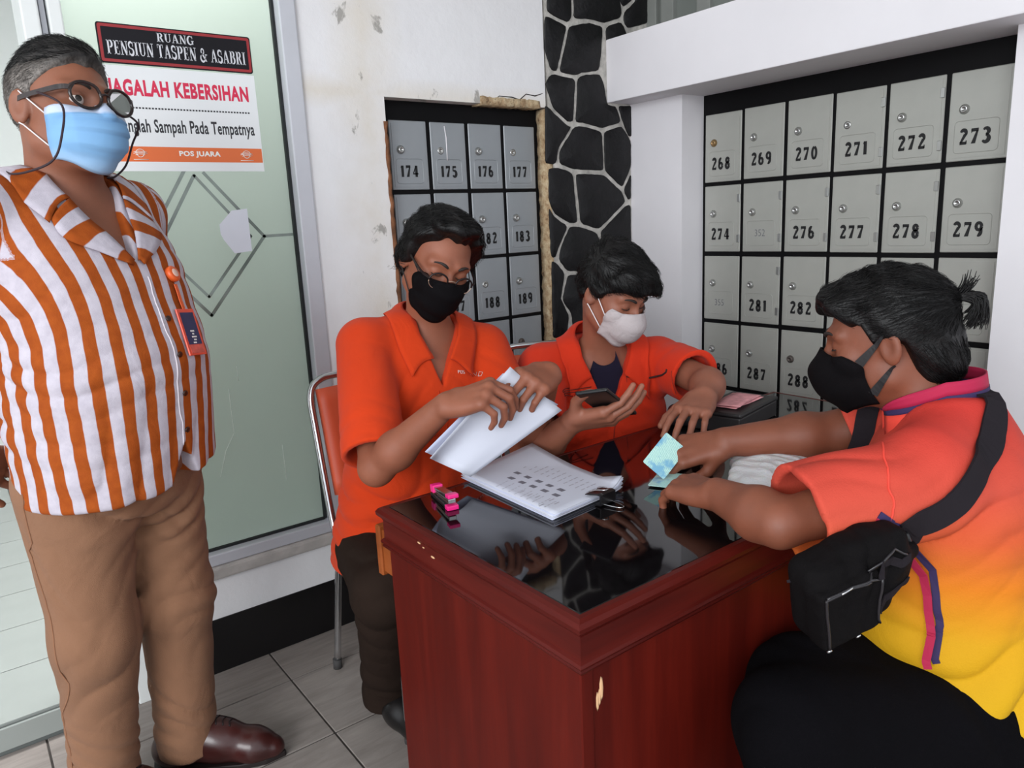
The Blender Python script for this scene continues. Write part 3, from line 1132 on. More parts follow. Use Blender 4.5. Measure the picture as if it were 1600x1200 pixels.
class Field:
    def __init__(self):
        self.p = []
        self.disp = None
        self.sc = 1.0

    # every entry: (fn(X,Y,Z), lo, hi, k, op)
    def cone(self, a, b, r0, r1, k=0.02, op='+'):
        a, b = np.asarray(a, float), np.asarray(b, float)
        r0, r1 = r0 * self.sc, r1 * self.sc
        ba = b - a
        L2 = ba @ ba + 1e-12

        def fn(X, Y, Z):
            px, py, pz = X - a[0], Y - a[1], Z - a[2]
            t = np.clip((px * ba[0] + py * ba[1] + pz * ba[2]) / L2, 0, 1)
            return np.sqrt((px - t * ba[0]) ** 2 + (py - t * ba[1]) ** 2 + (pz - t * ba[2]) ** 2) - (r0 + (r1 - r0) * t)
        r = max(r0, r1)
        self.p.append((fn, np.minimum(a, b) - r, np.maximum(a, b) + r, k, op))
        return self

    def chain(self, pts, rs, k=0.02, op='+'):
        for i in range(len(pts) - 1):
            self.cone(pts[i], pts[i + 1], rs[i], rs[i + 1], k, op)
        return self

    def ball(self, c, r, k=0.02, op='+'):
        return self.cone(c, c, r, r, k, op)

    def ell(self, F, c, r, k=0.02, op='+', tilt=None):
        """ellipsoid in frame F at local centre c with radii r; tilt: rotation matrix in the frame"""
        G = Frame(F.w(*c), F.d(0, 1, 0), F.d(0, 0, 1))
        if tilt is not None:
            G.A = np.asarray(tilt).T @ G.A
        r = np.asarray(r, float) * F.s

        def fn(X, Y, Z):
            x, y, z = G.local(X, Y, Z)
            k0 = np.sqrt((x / r[0]) ** 2 + (y / r[1]) ** 2 + (z / r[2]) ** 2)
            k1 = np.sqrt((x / r[0] ** 2) ** 2 + (y / r[1] ** 2) ** 2 + (z / r[2] ** 2) ** 2) + 1e-9
            return k0 * (k0 - 1) / k1
        ext = np.abs(G.A.T) @ r
        self.p.append((fn, G.o - ext, G.o + ext, k, op))
        return self

    def loft(self, F, rows, k=0.02, op='+', cap=0.03, sq=2.3):
        """rows: (z, cx, cy, half width, half depth front, half depth back), z rising, in frame F"""
        R = np.array(rows, float)
        zs = np.linspace(R[0, 0], R[-1, 0], 160)
        # monotone-ish smooth interpolation
        T = np.stack([_spl(R[:, 0], R[:, i], zs) for i in range(1, 6)])

        def fn(X, Y, Z):
            x, y, z = F.local(X, Y, Z)
            zc = np.clip(z, zs[0], zs[-1])
            cx, cy, a, bf, bb = [np.interp(zc, zs, T[i]) for i in range(5)]
            dx, dy = x - cx, y - cy
            b = np.where(dy > 0, bf, bb)
            q = (np.abs(dx / a) ** sq + np.abs(dy / b) ** sq) ** (1 / sq) + 1e-9
            g = np.sqrt((dx / a ** 2) ** 2 + (dy / b ** 2) ** 2) / q + 1e-6
            d2 = np.clip((q - 1) / np.maximum(g, 1.0), -0.2, 0.6)
            dz = np.maximum(zs[0] - z, z - zs[-1])
            return smax(d2, dz, cap)
        a = R[:, 3].max() + np.abs(R[:, 1]).max()
        b = max(R[:, 4].max(), R[:, 5].max()) + np.abs(R[:, 2]).max()
        cor = np.array([F.w(sx * a, sy * b, z) for sx in (-1, 1) for sy in (-1, 1) for z in (zs[0], zs[-1])])
        self.p.append((fn, cor.min(0), cor.max(0), k, op))
        return self

    def rbox(self, F, c, h, r, k=0.01, op='+'):
        h = np.asarray(h, float)
        G = Frame(F.w(*c), F.d(0, 1, 0), F.d(0, 0, 1))

        def fn(X, Y, Z):
            q = [np.abs(v) - (hh - r) for v, hh in zip(G.local(X, Y, Z), h)]
            return np.sqrt(sum(np.maximum(v, 0) ** 2 for v in q)) + np.minimum(np.maximum(np.maximum(q[0], q[1]), q[2]), 0) - r
        ext = np.abs(G.A.T) @ h
        self.p.append((fn, G.o - ext, G.o + ext, k, op))
        return self

    def plane(self, pt, n, k=0.0, op='-'):
        """cut away everything on the side the normal points to"""
        pt, n = np.asarray(pt, float), unit(n)

        def fn(X, Y, Z):
            return -((X - pt[0]) * n[0] + (Y - pt[1]) * n[1] + (Z - pt[2]) * n[2])
        self.p.append((fn, None, None, k, op))
        return self

    def custom(self, fn, lo, hi, k=0.01, op='+'):
        self.p.append((fn, np.asarray(lo, float), np.asarray(hi, float), k, op))
        return self

    def eval(self, P):
        P = np.asarray(P, float)
        X, Y, Z = P[..., 0], P[..., 1], P[..., 2]
        d = np.full(X.shape, 0.5)
        for fn, lo, hi, k, op in self.p:
            v = fn(X, Y, Z)
            d = smin(d, v, k) if op == '+' else (smax(d, -v, k) if op == '-' else smax(d, v, k))
        if self.disp is not None:
            d = d + self.disp(X, Y, Z)
        return d

    def grad(self, P, e=0.0015):
        P = np.asarray(P, float)
        g = np.stack([self.eval(P + e * np.eye(3)[i]) - self.eval(P - e * np.eye(3)[i]) for i in range(3)], -1)
        return g / (np.linalg.norm(g, axis=-1, keepdims=True) + 1e-9)

    def push(self, P, off, it=4):
        """move points out to at least the distance off"""
        P = np.array(P, float)
        for _ in range(it):
            d = self.eval(P)
            need = np.maximum(off - d, 0)
            if need.max() < 2e-4:
                break
            P += self.grad(P) * np.minimum(need, 0.02)[..., None]
        return P

    def snap(self, P, off, it=5):
        """move points onto the offset surface"""
        P = np.array(P, float)
        for _ in range(it):
            d = self.eval(P) - off
            P -= self.grad(P) * np.clip(d, -0.03, 0.03)[..., None]
        return P

    def mesh(self, h):
        los = np.min([p[1] for p in self.p if p[1] is not None and p[4] == '+'], 0) - 0.02
        his = np.max([p[2] for p in self.p if p[1] is not None and p[4] == '+'], 0) + 0.02
        n = np.ceil((his - los) / h).astype(int) + 1
        D = np.full(n, 0.5, dtype=np.float32)
        ax = [los[i] + h * np.arange(n[i]) for i in range(3)]
        for fn, lo, hi, k, op in self.p:
            if lo is None:
                i0, i1 = np.zeros(3, int), n
            else:
                mg = 1.3 * k + 0.012
                i0 = np.clip(np.floor((lo - mg - los) / h).astype(int), 0, n)
                i1 = np.clip(np.ceil((hi + mg - los) / h).astype(int) + 1, 0, n)
            if (i1 <= i0).any():
                continue
            s = tuple(slice(a, b) for a, b in zip(i0, i1))
            X = ax[0][s[0]][:, None, None]
            Y = ax[1][s[1]][None, :, None]
            Z = ax[2][s[2]][None, None, :]
            v = fn(X, Y, Z)
            D[s] = smin(D[s], v, k) if op == '+' else (smax(D[s], -v, k) if op == '-' else smax(D[s], v, k))
        if self.disp is not None:
            idx = np.nonzero(np.abs(D) < 0.022)
            D[idx] += self.disp(ax[0][idx[0]], ax[1][idx[1]], ax[2][idx[2]]).astype(np.float32)
        return surface_nets(D, los, h)


def _spl(xk, yk, x):
    """cubic Hermite with finite-difference tangents"""
    m = np.gradient(yk, xk)
    i = np.clip(np.searchsorted(xk, x) - 1, 0, len(xk) - 2)
    hh = xk[i + 1] - xk[i]
    t = (x - xk[i]) / hh
    return ((2 * t ** 3 - 3 * t ** 2 + 1) * yk[i] + (t ** 3 - 2 * t ** 2 + t) * hh * m[i] + (-2 * t ** 3 + 3 * t ** 2) * yk[i + 1] + (t ** 3 - t ** 2) * hh * m[i + 1])


def surface_nets(D, org, h):
    S = D < 0
    cnt = np.zeros(tuple(s - 1 for s in D.shape), dtype=np.uint8)
    for dx in (0, 1):
        for dy in (0, 1):
            for dz in (0, 1):
                cnt += S[dx:S.shape[0] - 1 + dx, dy:S.shape[1] - 1 + dy, dz:S.shape[2] - 1 + dz]
    act = (cnt > 0) & (cnt < 8)
    I = np.stack(np.nonzero(act), 1)
    N = len(I)
    idm = np.full(cnt.shape, -1, dtype=np.int32)
    idm[act] = np.arange(N)
    acc = np.zeros((N, 3))
    w = np.zeros(N)
    cor = [(a, b, c) for a in (0, 1) for b in (0, 1) for c in (0, 1)]
    val = {c: D[I[:, 0] + c[0], I[:, 1] + c[1], I[:, 2] + c[2]].astype(float) for c in cor}
    for c in cor:
        for a in range(3):
            if c[a] == 0:
                e = list(c)
                e[a] = 1
                e = tuple(e)
                v0, v1 = val[c], val[e]
                m = (v0 < 0) != (v1 < 0)
                t = np.where(m, v0 / np.where(m, v0 - v1, 1), 0)
                p = np.tile(np.array(c, float), (N, 1))
                p[:, a] = t
                acc += p * m[:, None]
                w += m
    verts = org + h * (I + acc / w[:, None])
    quads = []
    for a in range(3):
        b, c = (a + 1) % 3, (a + 2) % 3
        sl0 = [slice(None)] * 3
        sl1 = [slice(None)] * 3
        sl0[a] = slice(0, D.shape[a] - 1)
        sl1[a] = slice(1, D.shape[a])
        A, B = S[tuple(sl0)], S[tuple(sl1)]
        J = np.stack(np.nonzero(A != B), 1)
        J = J[(J[:, b] > 0) & (J[:, c] > 0) & (J[:, b] < D.shape[b] - 1) & (J[:, c] < D.shape[c] - 1)]
        flip = A[J[:, 0], J[:, 1], J[:, 2]]
        q = []
        for (ob, oc) in ((-1, -1), (0, -1), (0, 0), (-1, 0)):
            K = J.copy()
            K[:, b] += ob
            K[:, c] += oc
            q.append(idm[K[:, 0], K[:, 1], K[:, 2]])
        q = np.stack(q, 1)
        q[~flip] = q[~flip][:, ::-1]
        quads.append(q)
    F = np.concatenate(quads)
    F = F[(F >= 0).all(1)]
    return verts, F


def fast_mesh(name, V, F, m=None, parent=None, smooth=True, attrs=None):
    me = bpy.data.meshes.new(name)
    me.vertices.add(len(V))
    me.vertices.foreach_set('co', np.asarray(V, np.float32).ravel())
    F = np.asarray(F, np.int32)
    nf, c = F.shape
    me.loops.add(nf * c)
    me.loops.foreach_set('vertex_index', F.ravel())
    me.polygons.add(nf)
    me.polygons.foreach_set('loop_start', np.arange(nf, dtype=np.int32) * c)
    me.update(calc_edges=True)
    me.validate()
    for k, v in (attrs or {}).items():
        a = me.attributes.new(k, 'FLOAT', 'POINT')
        a.data.foreach_set('value', np.asarray(v, np.float32))
    return link_mesh(name, me, m, parent, smooth)


def relax(V, F, it=2, lam=0.5):
    """light smoothing of a quad mesh"""
    n = len(V)
    E = np.concatenate([F[:, [i, (i + 1) % 4]] for i in range(4)])
    for _ in range(it):
        acc = np.zeros_like(V)
        cnt = np.zeros(n)
        for a, b in ((0, 1), (1, 0)):
            for k in range(3):
                acc[:, k] += np.bincount(E[:, a], weights=V[E[:, b], k], minlength=n)
            cnt += np.bincount(E[:, a], minlength=n)
        V = V + lam * (acc / np.maximum(cnt, 1)[:, None] - V)
    return V


def field_obj(name, fld, h, m, parent, attrs=None, smooth_it=1):
    V, F = fld.mesh(h)
    if smooth_it:
        V = relax(V, F, smooth_it)
    A = attrs(V) if attrs else None
    return fast_mesh(name, V, F, m, parent, True, A)


# ---------------------------------------------------------------- the human figure
def head_field(f, H, closed_eyes=True, wide=1.0, neck_base=None, neck_r=(0.056, 0.060), jaw=1.0):
    w = wide
    f.sc = H.s
    f.ell(H, (0, -0.012, 0.036), (0.076 * w, 0.096, 0.088), 0.02)
    f.ell(H, (0, 0.028, -0.028), (0.064 * w, 0.064, 0.088), 0.03)
    for s in (-1, 1):
        f.cone(H.w(s * 0.052 * w, 0.0, -0.058), H.w(s * 0.014, 0.066, -0.098 * jaw), 0.020, 0.017, 0.025)
        f.ball(H.w(s * 0.044 * w, 0.062, -0.022), 0.021, 0.02)
        f.cone(H.w(s * 0.016, 0.088, 0.027), H.w(s * 0.046 * w, 0.072, 0.028), 0.0105, 0.009, 0.018)
    f.ball(H.w(0, 0.074, -0.098 * jaw), 0.017, 0.02)
    f.cone(H.w(0, 0.090, 0.012), H.w(0, 0.111, -0.028), 0.0075, 0.0125, 0.012)
    for s in (-1, 1):
        f.ball(H.w(s * 0.013, 0.100, -0.031), 0.0085, 0.008)
        f.ball(H.w(s * 0.033, 0.101, 0.008), 0.0165, 0.016, '-')
        if closed_eyes:
            f.ell(H, (s * 0.032, 0.0755, 0.008), (0.0155, 0.0135, 0.0125), 0.006)
        else:
            f.ell(H, (s * 0.032, 0.0762, 0.0150), (0.0165, 0.0148, 0.0072), 0.004)
            f.ell(H, (s * 0.032, 0.0745, -0.0035), (0.0155, 0.0125, 0.0060), 0.004)
    f.cone(H.w(-0.018, 0.090, -0.062), H.w(0.018, 0.090, -0.062), 0.009, 0.009, 0.012)
    for s in (-1, 1):
        c, sn = math.cos(s * 0.42), math.sin(s * 0.42)
        T = np.array([[c, -sn, 0], [sn, c, 0], [0, 0, 1.0]])
        f.ell(H, (s * 0.081 * w, -0.010, 0.000), (0.0075, 0.0190, 0.0320), 0.008, tilt=T)
        f.ell(H, (s * 0.0885 * w, -0.004, 0.004), (0.0075, 0.0105, 0.0190), 0.006, '-', tilt=T)
    if neck_base is not None:
        f.cone(H.w(0, -0.030, -0.050), neck_base, neck_r[0], neck_r[1], 0.03)
    f.sc = 1.0


FINGERS = [  # knuckle x, knuckle y, three phalanx lengths, radii
    (0.0315, 0.092, (0.042, 0.025, 0.021), (0.0095, 0.0084, 0.0074)),
    (0.0105, 0.096, (0.046, 0.029, 0.022), (0.0098, 0.0086, 0.0075)),
    (-0.0105, 0.092, (0.043, 0.027, 0.022), (0.0094, 0.0083, 0.0073)),
    (-0.0300, 0.083, (0.034, 0.020, 0.019), (0.0085, 0.0074, 0.0066)),
]


def hand_field(f, wrist, fdir, dorsal, side, curls, splay=(6, 1, -4, -9), thumb=((.72, .60, -.35), (.45, .85, -.30), (.2, .95, -.25)), scale=1.0):
    """curls: per finger (mcp, pip, dip) in degrees; returns the fingertip positions (index .. little, thumb)"""
    y = unit(fdir)
    z = unit(np.asarray(dorsal, float) - y * (np.asarray(dorsal, float) @ y))
    x = np.cross(y, z) * (-1 if side == 'R' else 1)
    A = np.stack([x, y, z])
    wrist = np.asarray(wrist, float)
    s = scale

    def W(p):
        return wrist + A.T @ (np.asarray(p, float) * s)
    tips = []
    for i, (kx, ky, Ls, rs) in enumerate(FINGERS):
        kn = np.array([kx, ky, 0.002 - 0.0035 * abs(i - 1.2)])
        f.cone(W((kx * 0.55, 0.004, -0.002)), W(kn - np.array([0, 0, .002])), 0.0155 * s, 0.0125 * s, 0.012)
        f.ball(W(kn), 0.0108 * s, 0.006)
        a = math.radians(splay[i])
        side_v = np.array([math.sin(a), math.cos(a), 0])
        p = kn.copy()
        ang = 0
        for j in range(3):
            ang += math.radians(curls[i][j])
            d = side_v * math.cos(ang) + np.array([0, 0, -1.0]) * math.sin(ang)
            q = p + d * Ls[j]
            f.cone(W(p), W(q), rs[j] * s, (rs[j + 1] if j < 2 else rs[2] * 0.86) * s, 0.0025)
            p = q
        tips.append(W(p))
    p = np.array([0.022, 0.020, -0.006])
    f.cone(W((0.010, 0.006, -0.006)), W(p), 0.016 * s, 0.0165 * s, 0.012)
    for j, (L, r0, r1) in enumerate(((0.043, 0.0165, 0.0120), (0.033, 0.0112, 0.0102), (0.027, 0.0100, 0.0080))):
        q = p + unit(thumb[j]) * L
        f.cone(W(p), W(q), r0 * s, r1 * s, 0.010 if j == 0 else 0.003)
        p = q
    tips.append(W(p))
    f.ell(Frame(W((-0.012, 0.045, -0.010)), y, z), (0, 0, 0), (0.024 * s, 0.045 * s, 0.014 * s), 0.012)
    return tips, W


def arm_field(f, sh, el, wr, r=(0.047, 0.040, 0.042, 0.0265)):
    sh, el, wr = map(lambda v: np.asarray(v, float), (sh, el, wr))
    f.cone(sh, el, r[0], r[1], 0.03)
    m = el + (wr - el) * 0.3
    f.cone(el, m, r[1] * 0.97, r[2], 0.02)
    f.cone(m, wr, r[2], r[3], 0.02)


def m_skin(name, c, rough=0.58):
    t = NT(name)
    v = t.coord()
    n1 = t.noise(v, 14, 4, 0.6)
    col = t.ramp(n1, [(0.3, tuple(x * 0.86 for x in c[:3]) + (1,)), (0.7, tuple(min(1, x * 1.1) for x in c[:3]) + (1,))])
    t.base(col)
    t.set(Roughness=rough)
    t.bsdf.inputs['Subsurface Weight'].default_value = 0.12
    t.bsdf.inputs['Subsurface Radius'].default_value = (0.012, 0.005, 0.003)
    t.bsdf.inputs['Subsurface Scale'].default_value = 0.6
    t.bump(t.noise(v, 260, 3), 0.12, 0.0015)
    return t.m


def m_cloth(name, c, rough=0.85, weave=900, var=0.08, fold=0.0, fscale=14, sheen=0.05):
    t = NT(name)
    v = t.coord()
    n1 = t.noise(v, 5, 4)
    t.base(t.ramp(n1, [(0.3, tuple(x * (1 - var) for x in c[:3]) + (1,)), (0.7, tuple(min(1, x * (1 + var)) for x in c[:3]) + (1,))]))
    t.set(Roughness=rough)
    t.bsdf.inputs['Sheen Weight'].default_value = sheen
    t.bsdf.inputs['Specular IOR Level'].default_value = 0.25 if max(c[:3]) > 0.03 else 0.06
    hgt = t.math('MULTIPLY', t.noise(v, weave, 2), 0.1)
    if fold:
        hgt = t.math('ADD', hgt, t.math('MULTIPLY', t.noise(v, fscale, 3, 0.5, 0.8), fold))
    t.bump(hgt, 0.6, 0.018)
    return t.m


def m_hair(name, c0, c1, rough=0.42):
    t = NT(name)
    v = t.coord((1, 1, 1))
    n1 = t.noise(v, 120, 4, 0.7)
    t.base(t.ramp(n1, [(0.35, c0), (0.7, c1)]))
    t.set(Roughness=rough)
    t.bsdf.inputs['Specular IOR Level'].default_value = 0.28
    t.bump(n1, 0.5, 0.004)
    return t.m


def strands(name, fld, seeds, flow, n_seg, length, m, parent, r=0.0006, lift=0.004, seed=0, droop=0.0, jitter=0.25):
    """thin tapered hairs lying along the hair volume; flow(P) gives the combing direction"""
    rng = np.random.default_rng(seed)
    P = np.array(seeds, float)
    N = len(P)
    L = length * rng.uniform(0.55, 1.15, N)
    jit = rng.normal(0, jitter, (N, 3))
    path = [P.copy()]
    for s in range(n_seg):
        g = fld.grad(P)
        d = flow(P) + jit
        d = d - g * (d * g).sum(-1, keepdims=True)
        d /= (np.linalg.norm(d, axis=-1, keepdims=True) + 1e-9)
        P = P + d * (L / n_seg)[:, None]
        dist = fld.eval(P)
        target = lift * (s + 1) / n_seg * (0.4 + rng.random(N) * 1.0)
        P = P - g * np.clip(dist - target, -0.01, 0.01)[:, None]
        P[:, 2] -= droop * (s + 1) / n_seg
        path.append(P.copy())
    path = np.stack(path)                       # seg+1, N, 3
    T = np.gradient(path, axis=0)
    T /= (np.linalg.norm(T, axis=-1, keepdims=True) + 1e-9)
    ref = rng.normal(0, 1, (1, N, 3))
    U = np.cross(T, ref)
    U /= (np.linalg.norm(U, axis=-1, keepdims=True) + 1e-9)
    Wv = np.cross(T, U)
    rad = (r * (1 - 0.85 * np.arange(n_seg + 1) / n_seg))[:, None, None]
    ring = [path + rad * (math.cos(a) * U + math.sin(a) * Wv) for a in (0, 2.094, 4.189)]
    V = np.stack(ring, 2)                      # seg+1, N, 3 sides, 3
    V = V.transpose(1, 0, 2, 3).reshape(-1, 3)
    F = []
    base = np.arange(N) * (n_seg + 1) * 3
    for s in range(n_seg):
        for k in range(3):
            k2 = (k + 1) % 3
            F.append(np.stack([base + s * 3 + k, base + s * 3 + k2, base + (s + 1) * 3 + k2, base + (s + 1) * 3 + k], 1))
    F = np.concatenate(F)
    o = fast_mesh(name, V, F, m, parent, True)
    o['kind'] = 'stuff'
    return o


def wrinkle(p, dirv, freq, amp, c, rad, phase=0.0, warp=1.2):
    """returns a displacement term: folds across dirv, fading out around the centre c"""
    dirv = unit(dirv)
    c = np.asarray(c, float)

    def fn(X, Y, Z):
        r2 = ((X - c[0]) ** 2 + (Y - c[1]) ** 2 + (Z - c[2]) ** 2) / rad ** 2
        u = (X * dirv[0] + Y * dirv[1] + Z * dirv[2]) * freq * 1.9
        a = u + phase + 2.2 * warp * np.sin(7.3 * X + 5.1 * Y + 9.7 * Z + phase) + 1.5 * np.sin(23 * X - 17 * Y + 11 * Z + phase)
        # rounded ridges with tight valleys, uneven in height
        w = 1.0 - 2.0 * np.abs(np.sin(0.5 * a)) ** 0.8
        w = w * (0.65 + 0.35 * np.sin(0.31 * a + 11 * X - 9 * Y))
        return 1.35 * amp * w * np.exp(-r2)
    return fn


def folds(*terms):
    return lambda X, Y, Z: sum(t(X, Y, Z) for t in terms)


def mask_grid(H, fld, rows, nu=25, nv=15, off=0.004):
    """rows: (z, y centre, half width, y at the side, z at the side) from the top edge to the bottom edge"""
    R = np.array(rows, float)
    t = np.linspace(0, 1, nv)
    tk = np.linspace(0, 1, len(R))
    G = np.zeros((nv, nu, 3))
    for i, tt in enumerate(t):
        z0, yc, hw, ys, zs = [_spl(tk, R[:, k], np.array([tt]))[0] for k in range(5)]
        for j in range(nu):
            s = -1 + 2 * j / (nu - 1)
            a = abs(s)
            x = hw * math.sin(s * math.pi / 2 * 0.92) / math.sin(math.pi / 2 * 0.92)
            b = math.cos(a * math.pi / 2) ** 0.75
            y = ys + (yc - ys) * b
            z = z0 + (zs - z0) * (a ** 1.6)
            G[i, j] = H.w(x, y, z)
    return fld.push(G, off)


def band(name, pts, w, thick, m, parent, nrm):
    """flat strap along pts, width w across, facing nrm (vector or per-point list)"""
    P = [np.array(p, float) for p in pts]
    V, F = [], []
    n = len(P)
    for i in range(n):
        t = unit(P[min(i + 1, n - 1)] - P[max(i - 1, 0)])
        nn = unit(nrm[i] if np.ndim(nrm) == 2 else nrm)
        nn = unit(nn - t * (nn @ t))
        sx = np.cross(t, nn)
        ww = w[i] if hasattr(w, '__len__') else w
        for (a, b) in ((-1, -1), (1, -1), (1, 1), (-1, 1)):
            V.append(P[i] + sx * a * ww / 2 + nn * b * thick / 2)
    for i in range(n - 1):
        for k in range(4):
            F.append((i * 4 + k, i * 4 + (k + 1) % 4, (i + 1) * 4 + (k + 1) % 4, (i + 1) * 4 + k))
    F.append((0, 1, 2, 3)[::-1])
    F.append(tuple((n - 1) * 4 + k for k in range(4)))
    return raw(name, V, F, m, parent, False)
# ================================================================ people: shared pieces
M_SKIN1 = m_skin('brown_skin', rgb(136, 84, 62))
M_SKIN2 = m_skin('light_brown_skin', rgb(136, 80, 58))
M_SKIN3 = m_skin('tan_skin', rgb(138, 84, 64))
M_SKIN4 = m_skin('dark_brown_skin', rgb(122, 68, 47))
M_HAIRBLK = m_hair('black_hair', rgb(5, 4, 5), rgb(16, 13, 13), 0.45)
M_HAIRGREY = m_hair('greying_hair', rgb(46, 42, 40), rgb(122, 114, 108), 0.5)
M_EYEW = mat('eye_white', rgb(206, 196, 190), 0.25, var=0.02)
M_IRIS = mat('dark_iris', rgb(26, 17, 14), 0.15)
M_BROW = mat('dark_brow', rgb(34, 24, 20), 0.7)
M_ELASTIC = mat('white_elastic', rgb(220, 214, 216), 0.7)
M_LENS = None


def m_lens():
    t = NT('clear_spectacle_lens')
    out = t.n['Material Output']
    tr = t.n.new('ShaderNodeBsdfTransparent')
    gl = t.n.new('ShaderNodeBsdfGlossy')
    gl.inputs['Roughness'].default_value = 0.02
    mx = t.n.new('ShaderNodeMixShader')
    fz = t.n.new('ShaderNodeFresnel')
    fz.inputs['IOR'].default_value = 1.35
    t.link(fz.outputs[0], mx.inputs[0])
    t.link(tr.outputs[0], mx.inputs[1])
    t.link(gl.outputs[0], mx.inputs[2])
    t.link(mx.outputs[0], out.inputs['Surface'])
    return t.m


M_LENS = m_lens()


def eyes(H, root, closed):
    for s in (-1, 1):
        if not closed:
            V, F = [], []
            n, mr = 14, 10
            for i in range(mr + 1):
                a = math.pi * i / mr
                for k in range(n):
                    b = 2 * math.pi * k / n
                    V.append(H.w(s * 0.032 + 0.0132 * math.sin(a) * math.cos(b), 0.0775 + 0.0132 * math.cos(a), 0.0065 + 0.0132 * math.sin(a) * math.sin(b)))
            for i in range(mr):
                for k in range(n):
                    F.append((i * n + k, i * n + (k + 1) % n, (i + 1) * n + (k + 1) % n, (i + 1) * n + k))
            e = raw('eye', V, F, M_EYEW, root, True)
            c = (s * 0.032 + 0.001, 0.0775, 0.0065)
            d = unit((0.16, 1, 0.0))
            ring = []
            for k in range(14):
                b = 2 * math.pi * k / 14
                u, v = 0.0062 * math.cos(b), 0.0062 * math.sin(b)
                ring.append(H.w(c[0] + d[0] * 0.0120 + u, c[1] + d[1] * 0.0120 - u * d[0], c[2] + v))
            ring.append(H.w(c[0] + d[0] * 0.0140, c[1] + d[1] * 0.0140, c[2]))
            raw('iris', ring, [(k, (k + 1) % 14, 14) for k in range(14)], M_IRIS, e, True)
        else:
            pts = [H.w(s * x, y, z) for x, y, z in ((0.018, 0.0865, 0.0035), (0.026, 0.0893, 0.0008), (0.034, 0.0890, 0.0002), (0.046, 0.0822, 0.0030))]
            tube('eyelashes', smooth_path(pts, 4), 0.0011, M_BROW, root, 5)
        pts = [H.w(s * x, y, z) for x, y, z in ((0.014, 0.0975, 0.0265), (0.024, 0.0975, 0.0320), (0.036, 0.0910, 0.0340), (0.050, 0.0780, 0.0285))]
        rr = np.interp(np.linspace(0, 1, 13), [0, .3, 1], [0.0026, 0.0040, 0.0014])
        tube('eyebrow', smooth_path(pts, 4), list(rr), M_BROW, root, 6)


def hair_field(H, size, hairline, extra=(), lift=(0, 0, 0)):
    """cap of hair; size: radii added to the skull; hairline: table of (y, lowest z)"""
    f = Field()
    f.ell(H, (lift[0], -0.012 + lift[1], 0.036 + lift[2]), (0.076 + size[0], 0.096 + size[1], 0.088 + size[2]), 0.02)
    for (c, r, k) in extra:
        f.ell(H, c, r, k)
    ys, zs = np.array(hairline, float).T

    def cut(X, Y, Z):
        x, y, z = H.local(X, Y, Z)
        return (np.interp(y + 0.25 * np.abs(x), ys, zs) + 0.003 * np.sin(190 * x + 60 * y) - z) * 0.75
    f.p.append((cut, None, None, 0.006, '*'))
    return f


def seeds_on(V, n, rng, keep=None):
    idx = rng.choice(len(V), min(n, len(V)), replace=False)
    P = V[idx]
    if keep is not None:
        P = P[keep(P)]
    return P


def collar(name, T, fld, inner, outer, m, parent, off=0.005, n=24, rows=7, attr=None, puff=0.006):
    """turned-down collar: sheet between the neck line and the outer edge, resting on the shirt"""
    a = np.array(smooth_path([T.w(*p) for p in inner], 8))
    b = np.array(smooth_path([T.w(*p) for p in outer], 8))
    t = np.linspace(0, 1, n)
    ta, tb = np.linspace(0, 1, len(a)), np.linspace(0, 1, len(b))
    A = np.stack([np.interp(t, ta, a[:, k]) for k in range(3)], 1)
    B = np.stack([np.interp(t, tb, b[:, k]) for k in range(3)], 1)
    G = np.stack([A + (B - A) * s + np.array([0, 0, puff]) * math.sin(s * math.pi) for s in np.linspace(0, 1, rows)])
    G = fld.push(G, off)
    o = sheet(name, G, m, parent, 0.003)
    if attr:
        at = o.data.attributes.new('stripe', 'FLOAT', 'POINT')
        at.data.foreach_set('value', np.tile(t * attr, rows).astype(np.float32))
    return o


def rebase(root):
    """the parts were shaped in place: keep them there although their root stands at the figure's base"""
    inv = Matrix.Translation(root.location).inverted()
    for c in root.children:
        c.matrix_parent_inverse = inv
    return root
# ================================================================ person 1: standing man in the striped shirt
def m_striped():
    t = NT('orange_and_white_striped_cotton')
    u = t.attr('stripe')
    v = t.coord()
    n = t.noise(v, 9, 3)
    u2 = t.math('ADD', u, t.math('MULTIPLY', t.math('SUBTRACT', n, 0.5), 0.22))
    fr_ = t.math('FRACT', u2)
    st = t.ramp(fr_, [(0.0, (1, 1, 1)), (0.475, (1, 1, 1)), (0.5, (0, 0, 0)), (0.975, (0, 0, 0)), (1.0, (1, 1, 1))])
    wob = t.noise(v, 60, 3)
    wh = t.ramp(wob, [(0.3, rgb(178, 171, 182)), (0.7, rgb(192, 185, 195))])
    orr = t.ramp(wob, [(0.3, rgb(146, 66, 18)), (0.7, rgb(160, 76, 22))])
    t.base(t.mix(st, wh, orr))
    t.set(Roughness=0.85)
    t.bsdf.inputs['Specular IOR Level'].default_value = 0.2
    h = t.math('ADD', t.math('MULTIPLY', t.noise(v, 700, 2), 0.08), t.math('MULTIPLY', t.noise(v, 11, 3, 0.5, 1.0), 0.8))
    t.bump(h, 0.45, 0.012)
    return t.m


